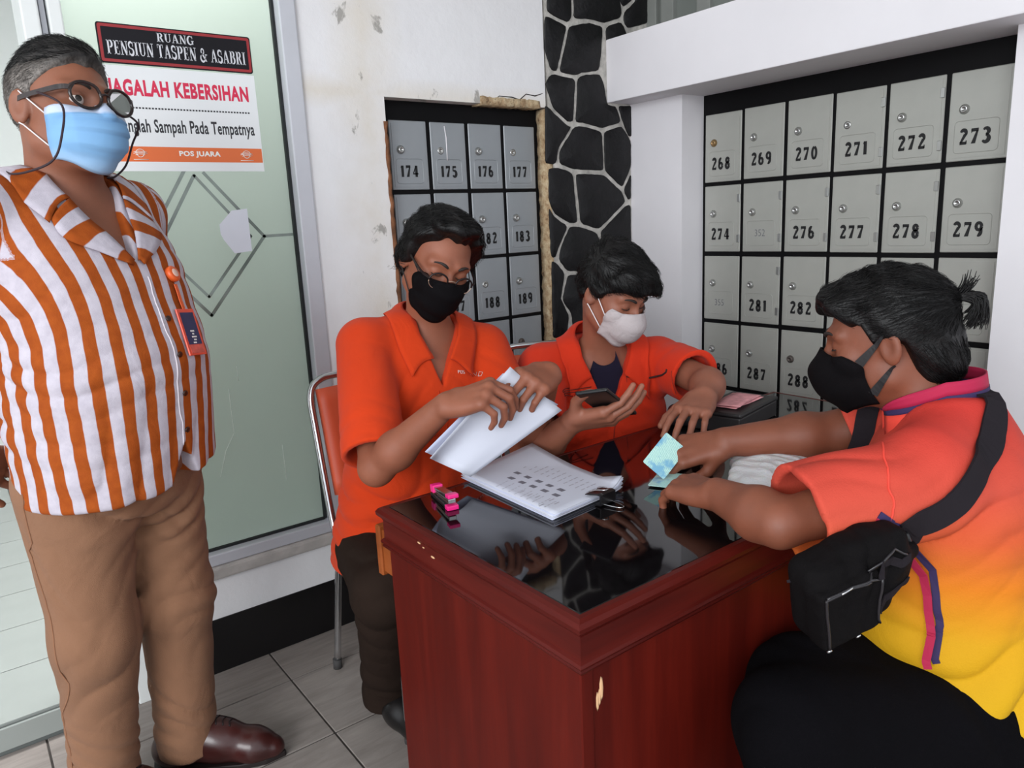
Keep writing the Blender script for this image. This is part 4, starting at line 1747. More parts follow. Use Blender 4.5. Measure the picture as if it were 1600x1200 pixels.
def person1():
    M_STR = m_striped()
    M_TAN = m_cloth('tan_chino_cotton', rgb(136, 98, 74), 0.85, 800, 0.06, 0.7, 10)
    M_SHOE = mat('oxblood_leather', rgb(58, 26, 24), 0.28, var=0.3, scale=12, bump=0.08, bscale=60)
    base = (0.225, 1.715)
    root = empty('person', (base[0], base[1], 0))
    bl = Vector((base[0], base[1], 0))
    tag(root, 'standing man with hands behind back in orange and white striped shirt and glasses', 'person')
    T = Frame((base[0], base[1], 0), (0.50, -0.866, 0))
    H = Frame((0.240, 1.674, 1.513), (0.47, -0.88, 0.09), (0.19, -0.15, 1), 0.965)
    # ---- skin
    b = Field()
    shR, shL = T.w(0.165, -0.02, 1.33), T.w(-0.165, -0.02, 1.33)
    elR, wrR = T.w(0.235, -0.13, 1.07), T.w(0.175, -0.20, 0.875)
    elL, wrL = T.w(-0.235, -0.15, 1.07), T.w(-0.06, -0.215, 0.90)
    rows = [(0.80, 0, 0.02, .165, .13, .115), (0.90, 0, .02, .175, .145, .12), (1.02, 0, .025, .175, .155, .115), (1.15, 0, .02, .17, .138, .11),
            (1.26, 0, .01, .165, .112, .105), (1.33, 0, -.005, .145, .082, .09), (1.385, 0, -.01, .085, .06, .065)]
    b.loft(T, rows, 0.02)
    head_field(b, H, closed_eyes=False, wide=1.04, neck_base=T.w(0, 0.0, 1.36), neck_r=(0.062, 0.070))
    for sh, el, wr in ((shR, elR, wrR), (shL, elL, wrL)):
        arm_field(b, sh, el, wr, (0.05, 0.043, 0.044, 0.029))
    rel = ((20, 30, 15),) * 4
    hand_field(b, wrR, T.d(-0.85, -0.12, -0.5), T.d(0, -1, 0.1), 'R', rel)
    hand_field(b, wrL, T.d(0.8, -0.1, -0.55), T.d(0, -1, 0.1), 'L', rel)
    field_obj('body', b, 0.0032, M_SKIN1, root)
    eyes(H, root, False)

    # ---- shirt
    s = Field()
    srows = [(0.785, 0, 0.02, .196, .165, .142), (0.86, 0, .02, .196, .172, .142), (0.95, 0, .022, .198, .180, .140), (1.05, 0, .025, .196, .182, .134), (1.15, 0, .02, .190, .162, .128),
             (1.26, 0, .01, .182, .134, .122), (1.33, 0, -.005, .165, .100, .105), (1.395, 0, -.012, .100, .076, .080)]
    s.loft(T, srows, 0.02, cap=0.012)
    sl = {}
    for sg, sh, el in ((1, shR, elR), (-1, shL, elL)):
        s.cone(T.w(sg * 0.07, -0.015, 1.368), T.w(sg * 0.155, -0.02, 1.338), 0.048, 0.062, 0.03)
        e = sh + (el - sh) * 0.78
        s.cone(sh, e, 0.066, 0.072, 0.025)
        sl[sg] = (sh, e, unit(el - sh))
    s.disp = folds(wrinkle(None, T.d(0.3, 0, 1), 60, 0.0035, T.w(0.10, 0.1, 1.02), 0.16),
                   wrinkle(None, T.d(0.5, 0, 0.9), 75, 0.004, T.w(0.17, 0.03, 1.20), 0.09, 1.0),
                   wrinkle(None, T.d(1, 0.2, 0.15), 55, 0.005, T.w(0.05, 0.1, 0.82), 0.15, 2.0),
                   wrinkle(None, T.d(-0.4, 0, 1), 60, 0.003, T.w(-0.1, 0.12, 1.15), 0.12, 0.5),
                   wrinkle(None, T.d(0.2, 0.6, 1), 70, 0.004, T.w(0.19, -0.02, 1.0), 0.12, 0.2))
    full = Field()
    full.p = list(s.p)
    full.disp = s.disp
    for sg in (1, -1):
        sh, e, d = sl[sg]
        s.cone(e - d * 0.05, e + d * 0.10, 0.060, 0.066, 0.003, '-')
        # open sleeve end
        s.custom((lambda e, d: (lambda X, Y, Z: np.maximum(-((X - e[0]) * d[0] + (Y - e[1]) * d[1] + (Z - e[2]) * d[2]), np.sqrt((X - e[0]) ** 2 + (Y - e[1]) ** 2 + (Z - e[2]) ** 2) - 0.095)))(e, d), e - 0.1, e + 0.1, 0.003, '-')
    s.cone(T.w(0, 0.0, 1.34), T.w(0, 0.03, 1.47), 0.064, 0.080, 0.006, '-')

    def vneck(X, Y, Z):
        x, y, z = T.local(X, Y, Z)
        return np.maximum(np.maximum(np.abs(x + 0.0) - 0.43 * (z - 1.235), -(y - 0.02)), 1.2 - z) * 0.8
    s.custom(vneck, T.w(0, 0.1, 1.3) - 0.2, T.w(0, 0.1, 1.3) + 0.2, 0.003, '-')

    def hem_split(X, Y, Z):
        x, y, z = T.local(X, Y, Z)
        return np.maximum(np.abs(x + 0.02) - 0.40 * (0.885 - z), -(y - 0.06)) * 0.8
    s.custom(hem_split, T.w(-0.02, 0.15, 0.82) - 0.13, T.w(-0.02, 0.15, 0.82) + 0.13, 0.003, '-')
    s.custom(lambda X, Y, Z: Z - 0.80 + 0.02 * np.sin(9 * X + 4 * Y), T.w(0, 0, 0.78) - 0.3, T.w(0, 0, 0.78) + np.array([0.3, 0.3, 0.06]), 0.003, '-')

    torso = Field()
    torso.loft(T, srows, 0.02, cap=0.012)

    def stripes(V):
        L = T.inv(V)
        th = np.arctan2(L[:, 0], L[:, 1] - 0.02)
        ua = th / (2 * math.pi) * 28
        ux = L[:, 0] / 0.0415
        w = np.clip((L[:, 2] - 1.08) / 0.2, 0, 1)
        w = w * w * (3 - 2 * w)
        u = ua * (1 - w) + ux * w
        for sg in (1, -1):
            sh, e, d = sl[sg]
            rel_ = V - sh
            t = rel_ @ d
            rad = rel_ - t[:, None] * d
            side = np.abs(L[:, 0]) * 1.0
            xx = unit(T.d(0, 1, 0) - d * (T.d(0, 1, 0) @ d))
            yy = np.cross(d, xx)
            ang = np.arctan2(rad @ yy, rad @ xx)
            us = ang / (2 * math.pi) * 10
            tt_ = np.clip(t, 0, np.linalg.norm(e - sh))
            ds = np.linalg.norm(rel_ - tt_[:, None] * d, axis=1) - 0.068
            on = np.where(L[:, 2] > 1.255, L[:, 0] * sg > 0.172, (ds < torso.eval(V) - 0.004) & (L[:, 0] * sg > 0.12))
            u = np.where(on, us, u)
        return {'stripe': u}
    field_obj('shirt', s, 0.0042, M_STR, root, stripes)

    # collar and lapels
    for sg in (1, -1):
        collar('collar', T, full, [(0, -0.075, 1.425), (sg * 0.055, -0.055, 1.425), (sg * 0.075, 0.0, 1.405), (sg * 0.055, 0.065, 1.350)],
               [(0, -0.125, 1.375), (sg * 0.075, -0.100, 1.375), (sg * 0.125, -0.005, 1.372), (sg * 0.110, 0.085, 1.310)], M_STR, root, 0.006, attr=sg * 4.2, puff=0.012)
        collar('lapel', T, full, [(sg * 0.056, 0.070, 1.352), (sg * 0.038, 0.105, 1.300), (sg * 0.004, 0.14, 1.232)],
               [(sg * 0.106, 0.085, 1.318), (sg * 0.098, 0.11, 1.275), (sg * 0.012, 0.15, 1.226)], M_STR, root, 0.005, attr=2.4, n=14, rows=5, puff=0.004)
    # white undershirt in the opening
    g = []
    for z in np.linspace(1.215, 1.268, 5):
        g.append([T.w(x, 0.16, z - (0.012 * (1 - (x / 0.03) ** 2) if z > 1.26 else 0)) for x in np.linspace(-0.03, 0.03, 9)])
    sheet('undershirt', b.snap(np.array(g), 0.003), mat('white_undershirt', rgb(222, 214, 210), 0.8), root, 0.002)
    # front edge and buttons
    pts = np.array([T.w(-0.012 + 0.002 * math.sin(z * 40), 0.22, z) for z in np.linspace(1.232, 0.87, 40)])
    tube('placket_edge', full.snap(pts, 0.0006), 0.0013, mat('white_thread_edge', rgb(214, 206, 212), 0.8), root, 6)
    M_BTN = mat('dark_brown_button', rgb(52, 28, 16), 0.35)
    for z in (1.135, 1.055, 0.975, 0.90):
        c = full.snap(np.array([T.w(-0.026, 0.22, z)]), 0.002)[0]
        n_ = full.grad(np.array([c]))[0]
        lathe('button', [(0.0058, -0.001), (0.0058, 0.0012), (0.004, 0.0018), (0.0002, 0.0014)], M_BTN, root, 12, Frame(c, np.cross(n_, (1, 0, 0)), n_).mat())

    # ---- trousers and shoes
    p = Field()
    pr = [(0.72, 0, 0.0, .150, .110, .125), (0.80, 0, 0.005, .176, .125, .140), (0.88, 0, .015, .178, .140, .135), (0.98, 0, .02, .17, .145, .12)]
    p.loft(T, pr, 0.03)
    anR, anL = V3(0.115, 1.752, 0.10), V3(0.300, 1.800, 0.10)
    hipR, hipL = T.w(0.092, 0.0, 0.80), T.w(-0.092, 0.0, 0.80)
    knR = (hipR + anR) / 2 + V3(0.008, -0.022, 0.02)
    knL = (hipL + anL) / 2 + V3(0.010, -0.022, 0.02)
    for hp, kn, an in ((hipR, knR, anR), (hipL, knL, anL)):
        p.chain([hp, kn, an], [0.102, 0.080, 0.066], 0.035)
        p.cone(an, an - V3(0, 0, 0.055), 0.066, 0.071, 0.02)
    dt = []
    for kn, an, ph in ((knR, anR, 0.0), (knL, anL, 1.7)):
        dt += [wrinkle(None, (0.55, -0.2, 0.9), 70, 0.0065, an + V3(0, 0, 0.08), 0.10, ph, 2.4), wrinkle(None, (-0.75, 0.4, 0.8), 46, 0.0045, kn + V3(0, 0, -0.02), 0.14, ph + 1, 2.2)]
    dt += [wrinkle(None, (0.6, -0.6, 0.5), 60, 0.006, T.w(0.08, 0.1, 0.72), 0.16, 0.4), wrinkle(None, T.d(0.7, 0, 0.7), 70, 0.006, T.w(-0.06, 0.1, 0.70), 0.13, 1.4)]
    p.disp = folds(*dt)
    p.custom(lambda X, Y, Z: Z - 0.048, V3(-0.2, 1.5, 0.0), V3(0.6, 2.0, 0.05), 0.004, '-')
    field_obj('trousers', p, 0.0055, M_TAN, root)
    # outer side seam of the near leg and slant pocket edge
    seam = np.array([T.w(0.25, 0.0, z) for z in (0.83, 0.76)] + [knR + T.d(0.12, 0.0, dz) for dz in (0.22, 0.14, 0.06, -0.02, -0.1)] + [anR + T.d(0.12, 0, dz) for dz in (0.2, 0.12, 0.04, -0.04)])
    tube('side_seam', p.snap(np.array(smooth_path(seam, 5)), 0.0004), 0.0018, mat('tan_seam', rgb(140, 98, 72), 0.9), root, 5)
    for an, fd in ((anR, unit((0.70, -0.72, 0))), (anL, unit((0.85, -0.53, 0)))):
        q = Field()
        G = Frame((an[0], an[1], 0), fd)
        q.chain([G.w(0, -0.045, 0.052), G.w(0, 0.07, 0.056), G.w(0.004, 0.16, 0.036), G.w(0.008, 0.205, 0.030)], [0.040, 0.044, 0.040, 0.026], 0.03)
        q.cone(G.w(0, -0.02, 0.10), G.w(0, -0.025, 0.055), 0.043, 0.046, 0.03)
        q.cone(G.w(0, 0.03, 0.09), G.w(0, 0.09, 0.065), 0.036, 0.036, 0.03)
        q.custom(lambda X, Y, Z: Z - 0.014, G.w(0, 0, 0) - 0.3, G.w(0, 0, 0) + V3(0.3, 0.3, 0.016), 0.004, '-')
        so = field_obj('shoe', q, 0.0036, M_SHOE, root)
        sole = [(x, y) for (y, x) in ((-0.088, 0.0), (-0.08, 0.026), (-0.04, 0.041), (0.05, 0.042), (0.13, 0.046), (0.19, 0.036), (0.232, 0.010))]
        out = sole + [(-x + (0.012 if y > 0.1 else 0), y) for x, y in sole[::-1]]
        bm = bmesh.new()
        add_prism(bm, [Vector(G.w(x, y, 0.0005)) for x, y in out], (0, 0, 0.0145))
        done('sole', bm, mat('dark_rubber_sole', rgb(26, 16, 15), 0.6), so, bevel=0.002, seg=1)
        laces = []
        for k in range(4):
            y = 0.055 + 0.018 * k
            laces.append(list(q.snap(np.array([G.w(x, y + abs(x) * 0.3, 0.12) for x in np.linspace(-0.02, 0.02, 6)]), 0.001)))
        tubes('laces', laces, 0.0018, mat('dark_lace', rgb(24, 12, 12), 0.7), so, 5)

    # ---- greying hair, combed back on top, clipped at the sides
    hl = [(-0.13, -0.082), (-0.07, -0.075), (-0.03, -0.03), (-0.008, 0.012), (0.015, -0.012), (0.030, -0.012), (0.036, 0.03), (0.060, 0.052), (0.085, 0.092), (0.12, 0.104)]
    hf = hair_field(H, (0.007, 0.008, 0.012), hl, [((0, 0.015, 0.098), (0.055, 0.06, 0.036), 0.03)])
    V, F = hf.mesh(0.0035)
    hz = H.inv(V)[:, 2]

    def m_h():
        t = NT('hair_grey_at_the_sides')
        v = t.coord()
        n1 = t.noise(v, 150, 4, 0.7)
        g_ = t.attr('topness')
        dark = t.ramp(n1, [(0.35, rgb(14, 12, 12)), (0.7, rgb(40, 35, 33))])
        grey = t.ramp(n1, [(0.35, rgb(74, 68, 64)), (0.7, rgb(140, 132, 126))])
        t.base(t.mix(g_, grey, dark))
        t.set(Roughness=0.55)
        t.bump(n1, 0.6, 0.003)
        return t.m
    MH = m_h()
    top = np.clip((hz - 0.055) / 0.035, 0, 1)
    fast_mesh('hair', V, F, MH, root, True, {'topness': top})
    rng = np.random.default_rng(5)
    P = seeds_on(V, 3200, rng, lambda P: (hf.grad(P) @ H.d(0, 0.6, -0.8)) < 0.55)
    Pt = P[H.inv(P)[:, 2] > 0.078]
    P = P[H.inv(P)[:, 2] <= 0.078]
    strands('hair_strands', hf, Pt, lambda Q: np.tile(H.d(0.35, -0.8, 0.0), (len(Q), 1)), 4, 0.034, M_HAIRBLK, root, 0.0006, 0.005, 8)
    st = strands('hair_strands', hf, P, lambda Q: np.tile(H.d(0.25, -0.7, -0.25), (len(Q), 1)), 4, 0.022, M_HAIRGREY, root, 0.0005, 0.0035, 3)

    # ---- light blue pleated mask
    G = mask_grid(H, b, [(-0.010, 0.104, 0.062, 0.050, -0.014), (-0.034, 0.128, 0.068, 0.046, -0.030), (-0.060, 0.130, 0.069, 0.040, -0.050), (-0.092, 0.118, 0.064, 0.036, -0.072), (-0.122, 0.078, 0.046, 0.030, -0.088)], 33, 29, 0.006)
    # pleats: three shallow steps across the cloth
    for i in range(G.shape[0]):
        tt = i / (G.shape[0] - 1)
        st_ = 0.0065 * (((tt * 4.0) % 1.0) - 0.5) if 0.12 < tt < 0.92 else 0
        for j in range(G.shape[1]):
            sj = 1 - abs(-1 + 2 * j / (G.shape[1] - 1)) ** 3
            G[i, j] += H.d(0, 1, 0) * st_ * sj

    def m_mask():
        t = NT('light_blue_mask_fabric')
        u = t.attr('row')
        c = t.ramp(u, [(0.0, rgb(186, 196, 218)), (0.13, rgb(186, 198, 220)), (0.17, rgb(118, 164, 208)), (0.8, rgb(122, 168, 210)), (1.0, rgb(150, 182, 214))])
        t.base(c)
        t.set(Roughness=0.75)
        t.bump(t.noise(t.coord(), 60, 4), 0.2, 0.003)
        return t.m
    mo = sheet('face_mask', G, m_mask(), root, 0.0015)
    at = mo.data.attributes.new('row', 'FLOAT', 'POINT')
    at.data.foreach_set('value', np.repeat(np.linspace(0, 1, G.shape[0]), G.shape[1]).astype(np.float32))
    for sg in (1, -1):
        top_ = G[3, -1 if sg > 0 else 0]
        bot = G[-7, -1 if sg > 0 else 0]
        for a0, a1 in ((top_, H.w(sg * 0.084, -0.004, 0.026)), (bot, H.w(sg * 0.086, -0.010, -0.028))):
            pth = b.push(np.array([a0 + (a1 - a0) * t for t in np.linspace(0, 1, 10)]), 0.0015)
            tube('ear_loop', pth, 0.0013, M_ELASTIC, mo, 6)

    # ---- dark tortoise glasses with neck cord
    M_TORT = mat('dark_tortoise_acetate', rgb(34, 20, 18), 0.2, var=0.6, scale=60, spec=0.6)
    gl = empty('glasses')
    gl.parent = root
    for sg in (1, -1):
        pts = []
        for k in range(24):
            a = 2 * math.pi * k / 24
            x = sg * 0.0355 + 0.0285 * math.cos(a) * (1 + 0.06 * math.sin(a))
            z = 0.006 + 0.0225 * math.sin(a) + (0.002 if math.sin(a) > 0.5 else 0)
            pts.append(H.w(x, 0.1150 - 0.18 * max(0, abs(x) - 0.02), z))
        r = raw('rim', *tube_data(pts, 0.0030, 7, True), M_TORT, gl, True)
        raw('lens', [p_ for p_ in pts], [tuple(range(24))], M_LENS, r)
        tp = [H.w(sg * 0.062, 0.107, 0.017), H.w(sg * 0.074, 0.094, 0.017), H.w(sg * 0.081, 0.05, 0.016), H.w(sg * 0.0845, 0.0, 0.015), H.w(sg * 0.085, -0.022, 0.006), H.w(sg * 0.083, -0.034, -0.012)]
        band('temple', smooth_path(tp, 5), 0.0085 if sg else 0, 0.0035, M_TORT, gl, H.d(sg, 0.15, 0))
    tube('bridge', smooth_path([H.w(-0.010, 0.1150, 0.011), H.w(0, 0.1185, 0.014), H.w(0.010, 0.1150, 0.011)], 4), 0.0022, M_TORT, gl, 7)
    M_CORD = mat('dark_brown_cord', rgb(44, 26, 34), 0.7)
    c1 = [H.w(0.0875, 0.052, 0.013)] + [atD(x, y, d) for x, y, d in ((97, 165, 1.285), (96, 215, 1.265), (83, 250, 1.27), (48, 267, 1.28), (14, 271, 1.33), (-20, 255, 1.42))]
    tube('neck_cord', full.push(b.push(np.array(smooth_path(c1, 8)), 0.003), 0.004), 0.0020, M_CORD, gl, 6)
    c2 = [H.w(-0.0875, 0.052, 0.013)] + [atD(x, y, d) for x, y, d in ((216, 195, 1.46), (207, 225, 1.47), (197, 258, 1.47), (180, 276, 1.46), (168, 278, 1.47))]
    tube('neck_cord', np.array(smooth_path(c2, 8)), 0.0020, M_CORD, gl, 6)

    # ---- clip-on badge reel hanging on the chest: a thing of its own
    bd = empty('badge_reel')
    tag(bd, 'orange badge reel with dark blue name card clipped to the striped shirt', 'badge')
    c = full.snap(np.array([atD(246, 437, 1.50)]), 0.004)[0]
    n_ = full.grad(np.array([c]))[0]
    M_OR = mat('orange_plastic', rgb(222, 92, 36), 0.4)
    Rf = Frame(c, np.cross(n_, np.cross((0, 0, 1), n_)), n_)
    lathe('reel', [(0.0165, -0.002), (0.0165, 0.006), (0.014, 0.0085), (0.0002, 0.0085)], M_OR, bd, 24, Rf.mat())
    lathe('reel_logo', [(0.0088, 0.0086), (0.0084, 0.0092), (0.0002, 0.0092)], mat('pale_sticker', rgb(232, 196, 180), 0.5), bd, 20, Rf.mat())
    hang = [full.snap(np.array([T.w(*(T.inv(c) + V3(0.0, 0.03, -dz)))]), 0.006)[0] for dz in (0.012, 0.03, 0.048, 0.066)]
    band('strap', hang, 0.009, 0.0015, M_OR, bd, n_)
    p0 = hang[-1]
    p1 = full.snap(np.array([T.w(*(T.inv(p0) + V3(0, 0.05, -0.088)))]), 0.008)[0]
    up = unit(p0 - p1)
    nn = unit(n_ - up * (n_ @ up))
    rx = np.cross(up, nn)
    cm = Matrix(((rx[0], up[0], nn[0], p1[0]), (rx[1], up[1], nn[1], p1[1]), (rx[2], up[2], nn[2], p1[2]), (0, 0, 0, 1)))
    hgt = np.linalg.norm(p0 - p1)
    box('card_holder', (-0.029, 0, -0.002), (0.029, hgt, 0.0015), mat('red_orange_card_holder', rgb(226, 82, 58), 0.4), bd, bevel=0.0015, M=cm)
    box('card', (-0.022, 0.022, 0.0015), (0.022, hgt - 0.008, 0.0022), mat('navy_card', rgb(44, 44, 84), 0.35, var=0.25, scale=30), bd, M=cm)
    box('card_strip', (-0.022, 0.004, 0.0015), (0.022, 0.021, 0.0022), mat('red_card_strip', rgb(206, 90, 76), 0.35, var=0.25, scale=60), bd, M=cm)
    bm = bmesh.new()
    for k in range(5):
        add_box(bm, (-0.006 + 0.004 * (k % 2), 0.024 + 0.006 * k, 0.0021), (0.004 + 0.003 * (k % 3), 0.027 + 0.006 * k, 0.0025), cm)
    done('card_print', bm, M_LETW, bd)
    return root


rebase(person1())
# ================================================================ seated people
def sleeve(s, sh, el, frac, r0, r1, k=0.025):
    """loose short sleeve; returns its end point and direction"""
    sh, el = np.asarray(sh, float), np.asarray(el, float)
    e = sh + (el - sh) * frac
    s.cone(sh, e, r0, r1, k)
    return e, unit(el - sh)


def open_end(s, e, d, r):
    s.cone(e - d * 0.030, e + d * 0.08, r - 0.016, r - 0.006, 0.003, '-')
    s.custom(lambda X, Y, Z: np.maximum(-((X - e[0]) * d[0] + (Y - e[1]) * d[1] + (Z - e[2]) * d[2]), np.sqrt((X - e[0]) ** 2 + (Y - e[1]) ** 2 + (Z - e[2]) ** 2) - r * 1.5),
             e - r * 1.6, e + r * 1.6, 0.003, '-')


def shrink(rows, w, d=None):
    d = w if d is None else d
    return [(z, cx, cy, a - w, bf - d, bb - d) for z, cx, cy, a, bf, bb in rows]


def copy_field(s):
    q = Field()
    q.p = list(s.p)
    q.disp = s.disp
    return q


def emb(name, lines, m, parent, fld, off=0.0012, r=0.0007):
    """fine embroidery lines snapped to the cloth"""
    return tubes(name, [list(fld.snap(np.array(l), off)) for l in lines], r, m, parent, 4)


# ---------------------------------------------------------------- person 2: clerk in the orange polo shirt, sorting papers
def person2():
    M_OR = m_cloth('orange_polo_pique', rgb(198, 55, 9), 0.85, 1100, 0.05, 0.6, 12)
    M_PANT = m_cloth('dark_brown_trousers', rgb(40, 30, 25), 0.9, 800, 0.08, 0.6, 12, 0.0)
    root = empty('person', (0.90, 1.68, 0.0))
    tag(root, 'seated clerk in orange polo shirt with glasses and black mask holding up sheets', 'person')
    T = Frame((0.935, 1.590, 1.0), (-0.13, -0.97, -0.12), (0.13, -0.11, 0.98))
    H = Frame((0.922, 1.500, 1.192), (-0.20, -0.90, -0.36), (0.20, -0.34, 0.92), 0.925)
    b = Field()
    shR, shL = T.w(0.165, 0.0, -0.015), T.w(-0.165, 0.01, -0.015)
    elR, wrR = atD(588, 732, 1.60), atD(697, 632, 1.48)
    elL, wrL = atD(822, 700, 1.80), atD(858, 583, 1.60)
    rows = [(-0.60, 0, 0.0, .190, .125, .125), (-0.48, 0, 0.005, .185, .135, .125), (-0.35, 0, .01, .178, .132, .115), (-0.20, 0, .01, .176, .128, .115), (-0.08, 0, .005, .178, .115, .115), (-0.01, 0, -.005, .150, .088, .098), (0.055, 0, -.010, .085, .064, .070)]
    b.loft(T, shrink(rows, 0.020), 0.02)
    head_field(b, H, True, 1.0, T.w(0, 0.005, 0.02), (0.052, 0.058))
    arm_field(b, shR, elR, wrR, (0.042, 0.036, 0.039, 0.025))
    arm_field(b, shL, elL, wrL, (0.042, 0.036, 0.038, 0.025))
    dR = unit(atD(790, 602, 1.43) - wrR)
    camd = unit(CAMP - wrR)
    tipsR, _ = hand_field(b, wrR, dR, camd * 0.45 + V3(-0.1, 0.1, 0.9), 'R', ((48, 42, 22), (56, 48, 25), (62, 50, 25), (66, 50, 25)), (4, 1, -2, -5),
                          ((.55, .72, -.55), (.10, .90, -.45), (-.1, .95, -.3)))
    dL = unit(atD(806, 604, 1.45) - wrL)
    tipsL, _ = hand_field(b, wrL, dL, unit(CAMP - wrL) * 0.35 + V3(0.6, 0.0, 0.6), 'L', ((40, 48, 25), (48, 52, 28), (54, 54, 28), (58, 52, 28)), (4, 1, -2, -5),
                          ((.55, .72, -.55), (.10, .90, -.45), (-.1, .95, -.3)))
    field_obj('body', b, 0.0030, M_SKIN2, root)
    eyes(H, root, True)
    # shirt
    s = Field()
    s.loft(T, rows, 0.02, cap=0.012)
    for sg, sh in ((1, shR), (-1, shL)):
        s.cone(T.w(sg * 0.065, -0.008, 0.022), T.w(sg * 0.150, 0.0, -0.012), 0.044, 0.058, 0.03)
    eR, d_R = sleeve(s, shR, elR, 0.90, 0.062, 0.072)
    eL, d_L = sleeve(s, shL, elL, 0.74, 0.060, 0.064)
    s.disp = folds(wrinkle(None, T.d(0.6, 0, 0.8), 70, 0.004, T.w(0.13, 0.08, -0.12), 0.09), wrinkle(None, T.d(-0.6, 0, 0.8), 70, 0.004, T.w(-0.13, 0.08, -0.12), 0.09, 1),
                   wrinkle(None, T.d(0.2, 0, 1), 52, 0.0065, T.w(0.06, 0.1, -0.45), 0.15, 2), wrinkle(None, T.d(0.3, 0.3, 1), 55, 0.005, T.w(0.17, 0.0, -0.45), 0.12, 0.4),
                   wrinkle(None, T.d(1, 0, 0.35), 46, 0.003, T.w(0.0, 0.12, -0.28), 0.14, 0.6), wrinkle(None, d_R, 60, 0.003, eR, 0.09, 0.8))
    full = copy_field(s)
    open_end(s, eR, d_R, 0.072)
    open_end(s, eL, d_L, 0.064)
    s.cone(T.w(0, -0.002, 0.0), T.w(0, 0.035, 0.15), 0.052, 0.075, 0.006, '-')

    def vneck(X, Y, Z):
        x, y, z = T.local(X, Y, Z)
        return np.maximum(np.maximum(np.abs(x) - 0.42 * (z + 0.085), -(y - 0.01)), -0.13 - z) * 0.8
    s.custom(vneck, T.w(0, 0.08, -0.02) - 0.15, T.w(0, 0.08, -0.02) + 0.15, 0.003, '-')
    field_obj('shirt', s, 0.0042, M_OR, root)
    for sg in (1, -1):
        collar('collar', T, full, [(0, -0.066, 0.085), (sg * 0.048, -0.050, 0.085), (sg * 0.066, 0.004, 0.066), (sg * 0.020, 0.080, -0.030)],
               [(0, -0.105, 0.040), (sg * 0.066, -0.085, 0.040), (sg * 0.108, 0.005, 0.034), (sg * 0.080, 0.115, -0.060)], M_OR, root, 0.005, puff=0.012)
    # placket of the polo, three small buttons and the embroidered wordmark on the chest
    pts = full.snap(np.array([T.w(-0.014, 0.14, z) for z in np.linspace(-0.085, -0.20, 14)]), 0.001)
    tube('placket_edge', pts, 0.0014, M_OR, root, 5)
    pts = full.snap(np.array([T.w(0.014, 0.14, z) for z in np.linspace(-0.085, -0.20, 14)]), 0.001)
    tube('placket_edge', pts, 0.0014, M_OR, root, 5)
    M_THR = mat('white_embroidery', rgb(226, 206, 200), 0.8)
    o0 = T.inv(full.snap(np.array([atD(717, 573, 1.80)]), 0.001)[0])
    ls = []
    strokes = {'P': [[(0, 0), (0, 1)], [(0, 1), (.6, .9), (.6, .6), (0, .5)]], 'O': [[(0, 0), (.6, 0), (.6, 1), (0, 1), (0, 0)]], 'S': [[(.6, 1), (0, 1), (0, .5), (.6, .5), (.6, 0), (0, 0)]],
               'I': [[(.3, 0), (.3, 1)]], 'N': [[(0, 0), (0, 1), (.6, 0), (.6, 1)]], 'D': [[(0, 0), (0, 1), (.5, .8), (.5, .2), (0, 0)]]}
    for i, ch in enumerate('POS IND'):
        for st in strokes.get(ch, []):
            ls.append([T.w(o0[0] - (i * 0.0075 + u * 0.008), o0[1] + 0.03, o0[2] + v * 0.008) for u, v in st])
    emb('embroidery', ls, M_THR, root, full)
    # trousers: thighs forward, feet drawn back under the chair
    p = Field()
    pel = T.w(0, 0.0, -0.55)
    hipR, hipL = pel + V3(-0.10, -0.02, 0.02), pel + V3(0.10, -0.02, 0.02)
    knR, anR = V3(0.690, 1.430, 0.475), V3(0.775, 1.645, 0.09)
    knL, anL = V3(1.02, 1.36, 0.475), V3(1.02, 1.60, 0.09)
    p.ell(Frame(pel, T.d(0, 1, 0)), (0, 0, -0.01), (0.18, 0.14, 0.11), 0.03)
    for hp, kn, an in ((hipR, knR, anR), (hipL, knL, anL)):
        p.chain([hp, kn, an], [0.092, 0.074, 0.066], 0.03)
        p.cone(an, an - V3(0, 0, 0.04), 0.066, 0.070, 0.02)
    p.disp = folds(wrinkle(None, (0.2, 0.1, 1), 55, 0.006, knR, 0.15), wrinkle(None, (0.2, 0.1, 1), 55, 0.006, anR + V3(0, 0, 0.08), 0.13, 1))
    p.custom(lambda X, Y, Z: Z - 0.04, V3(0.5, 1.2, 0.0), V3(1.3, 1.9, 0.045), 0.004, '-')
    field_obj('trousers', p, 0.006, M_PANT, root)
    for an in (anR, anL):
        q = Field()
        G = Frame((an[0], an[1], 0), (-0.05, -1, 0))
        q.chain([G.w(0, -0.05, 0.045), G.w(0, 0.07, 0.05), G.w(0, 0.17, 0.032)], [0.038, 0.042, 0.030], 0.03)
        q.cone(G.w(0, -0.02, 0.09), G.w(0, -0.02, 0.05), 0.04, 0.043, 0.03)
        q.custom(lambda X, Y, Z: Z - 0.004, G.w(0, 0, 0) - 0.3, G.w(0, 0, 0) + V3(0.3, 0.3, 0.006), 0.003, '-')
        field_obj('shoe', q, 0.005, mat('black_leather', rgb(18, 16, 16), 0.35), root)
    # hair: parted, wavy, over the tops of the ears
    hl = [(-0.13, -0.095), (-0.07, -0.085), (-0.02, -0.045), (0.000, 0.004), (0.020, -0.010), (0.036, 0.000), (0.048, 0.050), (0.066, 0.082), (0.090, 0.102), (0.13, 0.112)]
